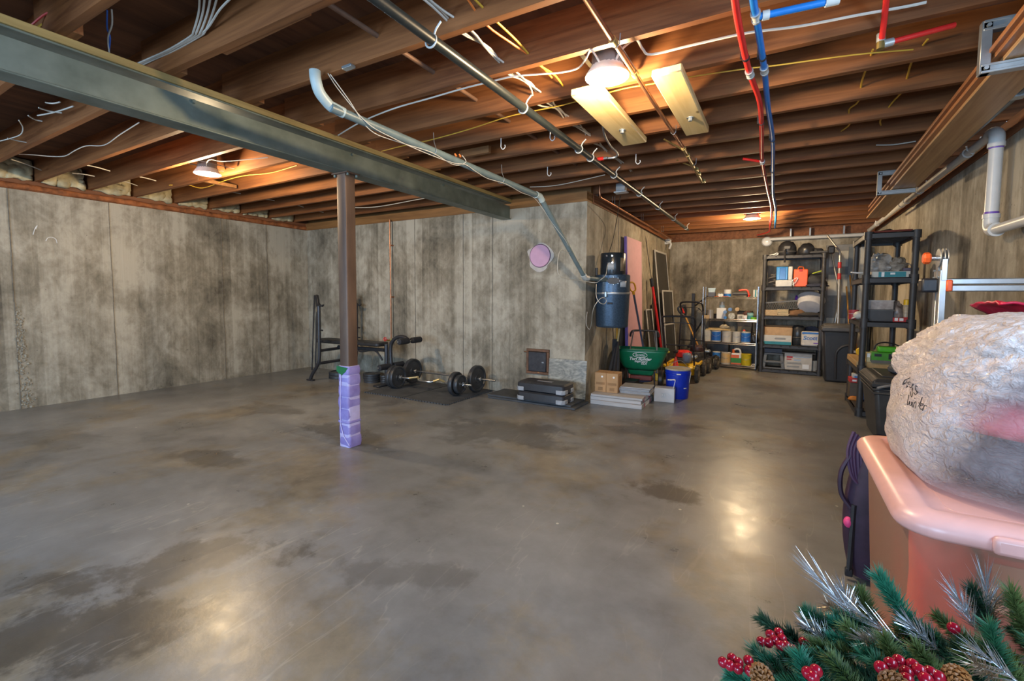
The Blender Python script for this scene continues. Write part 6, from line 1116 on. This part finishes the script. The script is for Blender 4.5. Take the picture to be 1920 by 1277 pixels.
# ---- totes stacked behind, holding the red garment
for k, lab in enumerate(('dark grey tote, lower of the pair behind the full plastic bag', 'dark grey tote, upper of the pair behind the full plastic bag')):
    t = T('grey_tote', lab, 'tote', (1.06, 2.98, .585*k)); MB().taper(0, .54, .44, .50, .50, .56).build('tote_body', M_TOTEB, t, bevel=.03, segs=2); MB().taper(.53, .58, .53, .60, .52, .59).build('lid', M_TOTEB, t, bevel=.012)
M_REDG = M('garment_red', (.62, .015, .06), .35, var=.2); o = MB().grid(lambda u, v: (-.24+.48*u, -.20+.36*v, .05+.075*abs(math.sin(5.2*u+1.2+v))+.012*noise.noise((u*9, v*9, 2))), 26, 12).build('red_garment', M_REDG, smooth=70, solid=.01); o.location = (1.05, 2.95, 1.165); tag(o, 'shiny red garment lying on the grey totes behind the plastic bag', 'garment')
lump('dark_helmet', (1.20, 3.12, 1.20), (.11, .11, .07), M('cloth_slate', (.03, .045, .055), .6), 'dark slate pouch lying behind the red garment', 'pouch', 107, .15)
# ---- articulated ladder
M_LAD = M('ladder_alu', (.55, .57, .58), .32, .8, var=.1); M_LADO = M('ladder_orange', (.85, .12, .02), .4)
ld = T('folding_ladder', 'aluminium articulated ladder with orange knobs folded upright by the right wall', 'ladder', (.985, 3.48, 0))
for s_ in (-1, 1):
    x = s_*.215
    for y, nm in ((-.035, 'front_rail'), (.035, 'rear_rail')): MB().taper(0.02, 1.46, .032, .052, .030, .050, (x-s_*.012, y), (x, y)).build(nm, M_LAD, ld, bevel=.003)
    MB().taper(0, .04, .06, .14, .05, .12, (x-s_*.012, 0), (x-s_*.012, 0)).build('foot', M_BLACK, ld, bevel=.006)
    for dx in (-.012, .006, .020): MB().lathe([(.01, -.003), (.052, -.003), (.055, 0), (.052, .003), (.01, .003)], 24, TR(x+dx*s_*-1, 0, 1.53) @ RAX).build('hinge_plate', M_LAD, ld)
    for y in (-.04, .04): MB().bx(x-.008, x+.016, y-.022, y+.022, 1.40, 1.52).build('hinge_strap', M_LAD, ld, bevel=.002)
    for y in (-.045, .045):
        for z in (1.42, 1.46): MB().cyl((x-.022, y, z), (x-.010, y, z), .006, n=8).build('rivet', M_GALV, ld)
    xo = -.075 if s_ < 0 else .075
    MB().cyl((x, 0, 1.53), (x+xo*.6, 0, 1.53), .014, n=12).build('hinge_pin', M_CHROME, ld); MB().lathe([(.006, -.016), (.026, -.016), (.033, -.008), (.033, .010), (.026, .018), (.006, .018)], 8, TR(x+xo*.85, 0, 1.53) @ RAX).build('lock_knob', M_LADO, ld, smooth=20); MB().bx(x+xo*.75-.03, x+xo*.15, -.045, .045, 1.335, 1.415).build('lock_block', M_BLACK, ld, bevel=.012, segs=2); MB().bx(x-s_*.028-.014, x-s_*.028+.014, -.066, -.02, 1.34, 1.405).build('lock_tab', M_LADO, ld, bevel=.006)
for z in (.25, .53, .81, 1.09, 1.37):
    MB().bx(-.20, .20, -.055, -.02, z-.03, z+.006).build('rung', M_LAD, ld, bevel=.005); MB().bx(-.20, .20, .018, .052, z+.010, z+.044).build('rung', M_LAD, ld, bevel=.005)
# ---- big translucent bag of clothes on the pink lid
BC = Vector((.835, 2.12, .725)); RXb, RYb, HB_ = .455, .43, .525
def bagp(u, v, infl=1.0, seed=0, detail=True):
    a = 2*PI*u; c, s_ = math.cos(a), math.sin(a); e = .62
    cx, cy = abs(c)**e*(1 if c > 0 else -1), abs(s_)**e*(1 if s_ > 0 else -1)
    # v: 0 bottom centre, 1 top centre
    th = PI*(v-.5); rr = max(0, math.cos(th))**(.42 if v > .5 else .20+.0); zz = math.sin(th); zz = abs(zz)**.80*(1 if zz > 0 else -1)
    d = Vector((cx*rr, cy*rr, zz)); lobes = 1+.05*noise.noise(d*1.6+Vector((3.1, seed, 0)))+.035*noise.noise(d*3.4+Vector((seed, 7, 1)))
    wide = 1-.13*d.z
    p = Vector((d.x*RXb*lobes*infl*wide, d.y*RYb*lobes*infl*wide, HB_*.5+HB_*.5*d.z*(1.16 if d.z < 0 else lobes)*infl))
    if detail:
        up = max(0, min(1, (d.z+.15)*2)); q_ = Vector((d.x*1.0, d.y*1.0, d.z*1.3)); w_ = abs(noise.noise(q_*7+Vector((1, 5, 2))))*.020*up+abs(noise.noise(q_*17+Vector((4, 1, 7))))*.009*(.15+up)+noise.noise(q_*3+Vector((0, 0, 9)))*.014
        w_ -= .012*max(0, 1-abs(d.z-.02-.05*math.sin(a*3))/.05)      # crease where the film is cinched
        p += Vector((d.x, d.y, .6*d.z))*w_
    p.z = max(p.z, .0); return p
bag = MB().grid(lambda u, v: bagp(u, .001+.998*v), 230, 110, True)
m, nt, b = _new('bag_film'); v_ = coords(nt); b.inputs['Base Color'].default_value = (.86, .75, .71, 1); b.inputs['Roughness'].default_value = .26; b.inputs['Specular IOR Level'].default_value = .7
tsp = N(nt, 'ShaderNodeBsdfTransparent'); tsp.inputs[0].default_value = (.93, .90, .90, 1); trn = N(nt, 'ShaderNodeBsdfTranslucent'); trn.inputs[0].default_value = (.85, .80, .78, 1)
m1 = N(nt, 'ShaderNodeMixShader'); m1.inputs[0].default_value = .30; lk(nt, b.outputs[0], m1.inputs[1]); lk(nt, trn.outputs[0], m1.inputs[2])
spx = N(nt, 'ShaderNodeSeparateXYZ'); lk(nt, v_, spx.inputs[0])
low = ramp(nt, math_n(nt, 'ADD', math_n(nt, 'MULTIPLY', spx.outputs[2], -2.4), math_n(nt, 'ADD', math_n(nt, 'MULTIPLY', spx.outputs[0], 1.5), math_n(nt, 'MULTIPLY', nz(nt, v_, 6, 4), .35))), [(.0, .10), (.35, .62)])
low.node.color_ramp.elements[0].position = .0
lo2 = math_n(nt, 'ADD', math_n(nt, 'MULTIPLY', math_n(nt, 'SUBTRACT', spx.outputs[0], spx.outputs[1]), 1.6), math_n(nt, 'ADD', math_n(nt, 'MULTIPLY', spx.outputs[2], -1.6), math_n(nt, 'MULTIPLY', nz(nt, v_, 5, 4), .5)))
fac = ramp(nt, math_n(nt, 'ADD', lo2, .40), [(.15, .05), (.48, .80)])
m2 = N(nt, 'ShaderNodeMixShader'); lk(nt, fac, m2.inputs[0]); lk(nt, m1.outputs[0], m2.inputs[1]); lk(nt, tsp.outputs[0], m2.inputs[2]); lk(nt, m2.outputs[0], nt.nodes['Material Output'].inputs['Surface'])
wr1 = math_n(nt, 'ABSOLUTE', math_n(nt, 'SUBTRACT', nz(nt, coords(nt, (20, 20, 26)), 1.6, 4, .55, .8), .5)); wr2 = nz(nt, coords(nt, (5, 5, 30)), 1.2, 3, .6, .4)
bump(nt, b, math_n(nt, 'ADD', math_n(nt, 'MULTIPLY', wr1, 2.0), math_n(nt, 'MULTIPLY', wr2, .5)), .9, .02); M_FILM = m
bg = T('plastic_bag', 'large crinkled translucent plastic bag full of clothes with handwriting, on the pink lid', 'bag', BC); bfilm = bag.build('film', M_FILM, bg, smooth=180)
bvh = BVHTree.FromPolygons([tuple(p) for p in bag.v], bag.f)
def stroke(pts):
    out = []
    for q in spline([(x, y, 0) for x, y in pts], 5):
        px_, py_ = 1675+q.x/14.19, 690+q.y/14.19; d = ray(px_, py_).normalized(); h_ = bvh.ray_cast(CAM-BC, d)
        if h_[0] is not None: out.append(h_[0]-d*.0015)
    return out
M_INK = M('marker_ink', (.012, .011, .014), .6)
for nm, strokes in (('name_writing', ([(250, 435), (300, 335), (360, 300), (440, 262)], [(250, 440), (300, 415), (345, 385)], [(355, 345), (368, 430), (352, 520)], [(378, 505), (380, 410), (420, 370), (458, 392)], [(410, 405), (430, 500), (468, 520), (500, 480), (516, 420)], [(516, 425), (506, 600), (495, 765), (465, 730), (460, 635)], [(540, 425), (533, 470)], [(640, 505), (595, 470), (592, 560), (632, 650), (602, 722), (540, 658)])),
                    ('season_writing', ([(415, 718), (390, 860), (370, 972), (408, 962), (436, 885), (440, 992), (478, 985), (492, 900)], [(512, 918), (500, 1030)], [(570, 800), (574, 815)], [(526, 1052), (560, 935), (600, 898), (602, 985), (585, 1072)], [(770, 780), (722, 920), (660, 1032)], [(668, 928), (765, 952)], [(712, 1010), (778, 992), (790, 955), (742, 962), (702, 1040), (730, 1100), (782, 1088)], [(822, 995), (800, 1080), (775, 1140)], [(815, 1025), (850, 990), (887, 1018)]))):
    k = MB()
    for s_ in strokes:
        pts = stroke(s_)
        if len(pts) > 1: k.tube(pts, .0013, 5)
    k.build(nm, M_INK, bfilm)
for (u0, sc, off, mt, lab, sd) in ((.0, (.43, .40, .15), (.02, .0, .01), M('clothes_grey', (.13, .12, .13), .85, var=.3), 'charcoal garment at the bottom inside the plastic bag', 3), (.3, (.42, .41, .11), (.02, -.005, .16), M('clothes_pink', (.60, .15, .18), .85, var=.25), 'dusty pink garment folded inside the plastic bag', 5), (.6, (.41, .40, .10), (.02, -.005, .28), M('clothes_mauve', (.26, .22, .25), .85, var=.3), 'mauve grey garment folded inside the plastic bag', 9)):
    lump('folded_clothes', (BC.x+off[0], BC.y+off[1], BC.z+off[2]), sc, mt, lab, 'clothes', sd, .08, 3, True, .06, 40, 20)
# ---- holiday garland on a box
gx = T('cardboard_box', 'brown cardboard box under the holiday garland', 'box', (.44, 1.04, 0)); MB().bx(-.24, .26, -.30, .26, 0, .50).build('carton_body', M_KRAFT, gx, bevel=.004)
for s_ in (-1, 1): MB().bx(.01+s_*.125-.123, .01+s_*.125+.123, -.30, .26, .5005, .504).build('flap', M_KRAFT, gx)
gl = T('holiday_garland', 'evergreen holiday garland with red berries, pine cones and silver tinsel sprays', 'garland', (.3, 1.05, .504)); GB = Vector((.3, 1.05, .504))
def needles(n, L, nl, r, spread, seed, stem_r=.0025, curve=0):
    rnd = random.Random(seed); k = MB(); k.tube([(0, 0, 0), (0, curve*.3, L*.5), (0, curve, L)], [stem_r, stem_r, stem_r*.4], 5)
    for i in range(n):
        f = (i+rnd.random())/n; a = rnd.random()*2*PI; base = Vector((0, curve*f*f, L*f)); out = Vector((math.cos(a), math.sin(a), 0))
        tilt = spread*(.75+.5*rnd.random())*(1-.45*f); d = (out*math.sin(tilt)+Vector((0, 0, 1))*math.cos(tilt)).normalized(); ln = nl*(.7+.5*rnd.random()); sd = d.cross(out+Vector((.01, .02, .3))).normalized(); up = d.cross(sd)
        tip = base+d*ln; mid = base+d*ln*.5+Vector((0, 0, 0)); b0_ = [base+sd*r, base-sd*r*.5+up*r*.87, base-sd*r*.5-up*r*.87]; m0 = [mid+sd*r, mid-sd*r*.5+up*r*.87, mid-sd*r*.5-up*r*.87]
        k.add(b0_+m0+[tip], [(0, 1, 4, 3), (1, 2, 5, 4), (2, 0, 3, 5), (3, 4, 6), (4, 5, 6), (5, 3, 6)])
    return k
M_N = [M('needle_deep', (.012, .075, .035), .5, var=.35, c2=(.03, .15, .07)), M('needle_teal', (.012, .11, .06), .45, c2=(.035, .23, .14)), M('needle_olive', (.045, .085, .018), .55, c2=(.12, .17, .05)), M('needle_dark', (.008, .035, .02), .55, c2=(.02, .07, .03))]
M_TIN1 = M('tinsel_silver', (.55, .58, .62), .22, .85, var=.15); M_TIN2 = M('tinsel_bronze', (.45, .36, .27), .3, .8, var=.2)
protos = []
for i in range(4):
    o = needles(460, .17, .050, .0014, 1.05, 20+i, curve=.02*(i-1.5)).build('pine_spray', M_N[i], gl, smooth=0); protos.append(o)
tins = []
for i in range(3):
    o = needles((70, 46, 90)[i], (.14, .17, .12)[i], (.095, .12, .07)[i], .0012, (.55, .42, .75)[i], 40+i).build('tinsel_spray', (M_TIN1, M_TIN1, M_TIN2)[i], gl, smooth=0); tins.append(o)
_used = set()
def spray(kind, i, base, tip, sc=1.0):
    src = (protos if kind == 'p' else tins)[i]; key = (kind, i)
    if key in _used: o = src.copy(); col.objects.link(o)
    else: o = src; _used.add(key)
    b_ = Vector(base)-GB; d = (Vector(tip)-Vector(base)); o.location = b_; q = Vector((0, 0, 1)).rotation_difference(d.normalized()); o.rotation_mode = 'QUATERNION'; o.rotation_quaternion = q; s_ = d.length/(.17 if kind == 'p' else .2)*sc; o.scale = (max(.62, min(1.0, s_*1.0)),)*2+(s_*1.05,)
def zp(x, y, z): return ZP(x, y, z)
for kind, i, bx_, by_, bz, tx, ty, tz in (
    ('p', 3, 1500, 1215, .58, 1428, 1166, .60), ('p', 0, 1560, 1180, .60, 1512, 1142, .62), ('p', 1, 1720, 1190, .60, 1652, 1086, .70), ('p', 2, 1640, 1170, .60, 1612, 1108, .64), ('p', 1, 1520, 1235, .58, 1440, 1240, .60),
    ('p', 0, 1600, 1250, .60, 1490, 1220, .62), ('p', 2, 1650, 1235, .60, 1590, 1180, .64), ('p', 0, 1760, 1200, .60, 1690, 1160, .63), ('p', 2, 1830, 1215, .60, 1760, 1160, .63), ('p', 3, 1860, 1190, .60, 1830, 1120, .68), ('p', 2, 1930, 1210, .60, 1900, 1120, .70), ('p', 2, 1940, 1170, .60, 1905, 1140, .66),
    ('p', 1, 1450, 1300, .56, 1370, 1265, .57), ('p', 0, 1500, 1310, .57, 1425, 1225, .60), ('p', 1, 1530, 1320, .58, 1500, 1230, .64), ('p', 2, 1620, 1310, .60, 1560, 1240, .64), ('p', 0, 1700, 1300, .60, 1640, 1230, .65), ('p', 2, 1780, 1290, .60, 1720, 1220, .65), ('p', 3, 1850, 1290, .60, 1800, 1215, .65), ('p', 2, 1920, 1290, .60, 1860, 1210, .66), ('p', 0, 1980, 1290, .60, 1930, 1200, .66),
    ('p', 3, 1700, 1210, .58, 1610, 1190, .60), ('p', 0, 1560, 1290, .58, 1470, 1270, .60), ('p', 3, 1660, 1290, .60, 1580, 1275, .62), ('p', 0, 1820, 1250, .60, 1740, 1250, .62), ('p', 2, 1900, 1240, .60, 1830, 1240, .64), ('p', 3, 1590, 1215, .58, 1520, 1190, .60), ('p', 1, 1620, 1200, .60, 1560, 1165, .62), ('p', 2, 1690, 1270, .62, 1660, 1200, .67), ('p', 0, 1740, 1240, .60, 1660, 1225, .62),
    ('p', 3, 1780, 1230, .58, 1720, 1180, .60), ('p', 0, 1880, 1265, .62, 1850, 1170, .70), ('p', 3, 1540, 1255, .56, 1480, 1195, .60), ('p', 2, 1480, 1290, .55, 1410, 1250, .56),
    ('p', 1, 1640, 1215, .60, 1560, 1195, .62), ('p', 2, 1600, 1235, .60, 1530, 1215, .62), ('p', 0, 1690, 1230, .62, 1610, 1210, .64), ('p', 2, 1560, 1260, .58, 1490, 1240, .60), ('p', 0, 1640, 1190, .60, 1570, 1150, .62), ('t', 1, 1620, 1175, .60, 1518, 1068, .68), ('t', 0, 1600, 1165, .60, 1575, 1082, .67), ('t', 2, 1590, 1160, .60, 1530, 1118, .63), ('t', 0, 1560, 1215, .60, 1500, 1160, .64), ('t', 1, 1690, 1205, .62, 1600, 1140, .66), ('t', 0, 1680, 1215, .62, 1605, 1200, .64), ('t', 0, 1830, 1180, .62, 1780, 1092, .71), ('t', 1, 1855, 1170, .62, 1848, 1078, .73), ('t', 2, 1860, 1165, .62, 1872, 1098, .71),
    ('t', 2, 1500, 1265, .58, 1420, 1258, .60), ('t', 0, 1760, 1220, .62, 1690, 1155, .68), ('t', 2, 1870, 1270, .64, 1800, 1225, .68), ('t', 1, 1910, 1280, .64, 1830, 1215, .69), ('t', 2, 1660, 1215, .62, 1600, 1195, .66)):
    spray(kind, i, zp(bx_, by_, bz), zp(tx, ty, tz))
rg = random.Random(5)
for j in range(40):        # short fill-in sprays so that the stem and the box stay covered
    f = rg.random(); px_ = 1420+520*f; edge = 1262-70*min(1, f*1.6); py_ = edge+rg.random()*(1320-edge); b_ = zp(px_+30, py_+25, .53); a = rg.random()*2*PI
    spray('p', rg.randrange(4), b_, b_+Vector((-.05+.05*math.cos(a), .05*math.sin(a)-.01, .045+.02*rg.random())), .62)
MB().tube(spline([(-.28, -.18, .03), (-.12, .02, .05), (.05, .20, .06), (.22, .22, .06), (.36, .05, .05)], 6), .016, 8).build('garland_stem', M('stem_brown', (.05, .035, .02), .8), gl)
M_BERRY = M('berry_red', (.28, .004, .018), .18, var=.25); berry = None
def add_berry(x, y, z, r=.0092):
    global berry
    if berry is None: o = berry = MB().ball((0, 0, 0), .0092, 14, 10).build('berry', M_BERRY, gl, smooth=180)
    else: o = berry.copy(); col.objects.link(o)
    p = zp(x, y, z); o.location = p-GB; o.scale = (r/.0092,)*3; return p
z9 = lambda x, y: (1330+x/5.884, 1060+y/5.884)
k = MB()
for cl, root in (([(150, 1070), (250, 1028), (225, 1105), (320, 1075), (315, 1140), (430, 1050), (445, 1165)], (520, 1160)), ([(572, 843), (672, 765), (765, 742), (650, 855), (715, 825), (800, 810), (785, 885), (850, 890), (920, 930), (1040, 850)], (1100, 900))):
    rp_ = zp(*z9(*root), .60)
    for x, y in cl:
        p = add_berry(*z9(x, y), .615); k.tube([p-GB, (p-GB).lerp(rp_-GB, .5)+Vector((0, 0, -.006)), rp_-GB], .0012, 4)
k.build('berry_stem', M('stem_brown', (.05, .035, .02), .8), gl)
for x, y, z in ((1515, 1262, .64), (1524, 1270, .64), (1530, 1258, .645), (1670, 1245, .67), (1686, 1240, .672), (1700, 1262, .675), (1724, 1258, .68), (1745, 1262, .68), (1736, 1274, .68), (1700, 1275, .68), (1712, 1248, .675), (1788, 1178, .66), (1760, 1270, .68), (1652, 1252, .665)): add_berry(x, y, z, .0105)
def cone_mb(seed):
    k = MB(); rnd = random.Random(seed); n = 70
    for i in range(n):
        f = i/n; a = i*2.39996; r = .021*math.sin(PI*min(1, .15+f*.85))**.7; z = .062*f; o_ = Vector((math.cos(a), math.sin(a), 0)); tv = Vector((-math.sin(a), math.cos(a), 0)); c = o_*r*.6+Vector((0, 0, z)); e = o_*r+Vector((0, 0, z+.007))
        k.add([c-tv*.004, c+tv*.004, e+tv*.0055, e+o_*.003+Vector((0, 0, .003)), e-tv*.0055, e-o_*.002+Vector((0, 0, .005))], [(0, 1, 2, 4), (4, 2, 3), (2, 5, 3), (5, 4, 3), (0, 4, 5), (1, 5, 2)])
    k.lathe([(.004, 0), (.012, .008), (.014, .035), (.006, .058)], 10); return k
M_CONE = M('cone_brown', (.13, .045, .012), .6, var=.3, c2=(.32, .13, .03))
for i, (x, y, z, rot) in enumerate(((1437, 1290, .60, (.4, -.3, 0)), (1655, 1275, .66, (.9, .6, 0)), (1790, 1262, .67, (1.0, -.9, .3)))):
    o = cone_mb(i).build('pine_cone', M_CONE, gl, smooth=0); o.location = zp(x, y, z)-GB; o.rotation_euler = rot; o.scale = (.85,)*3
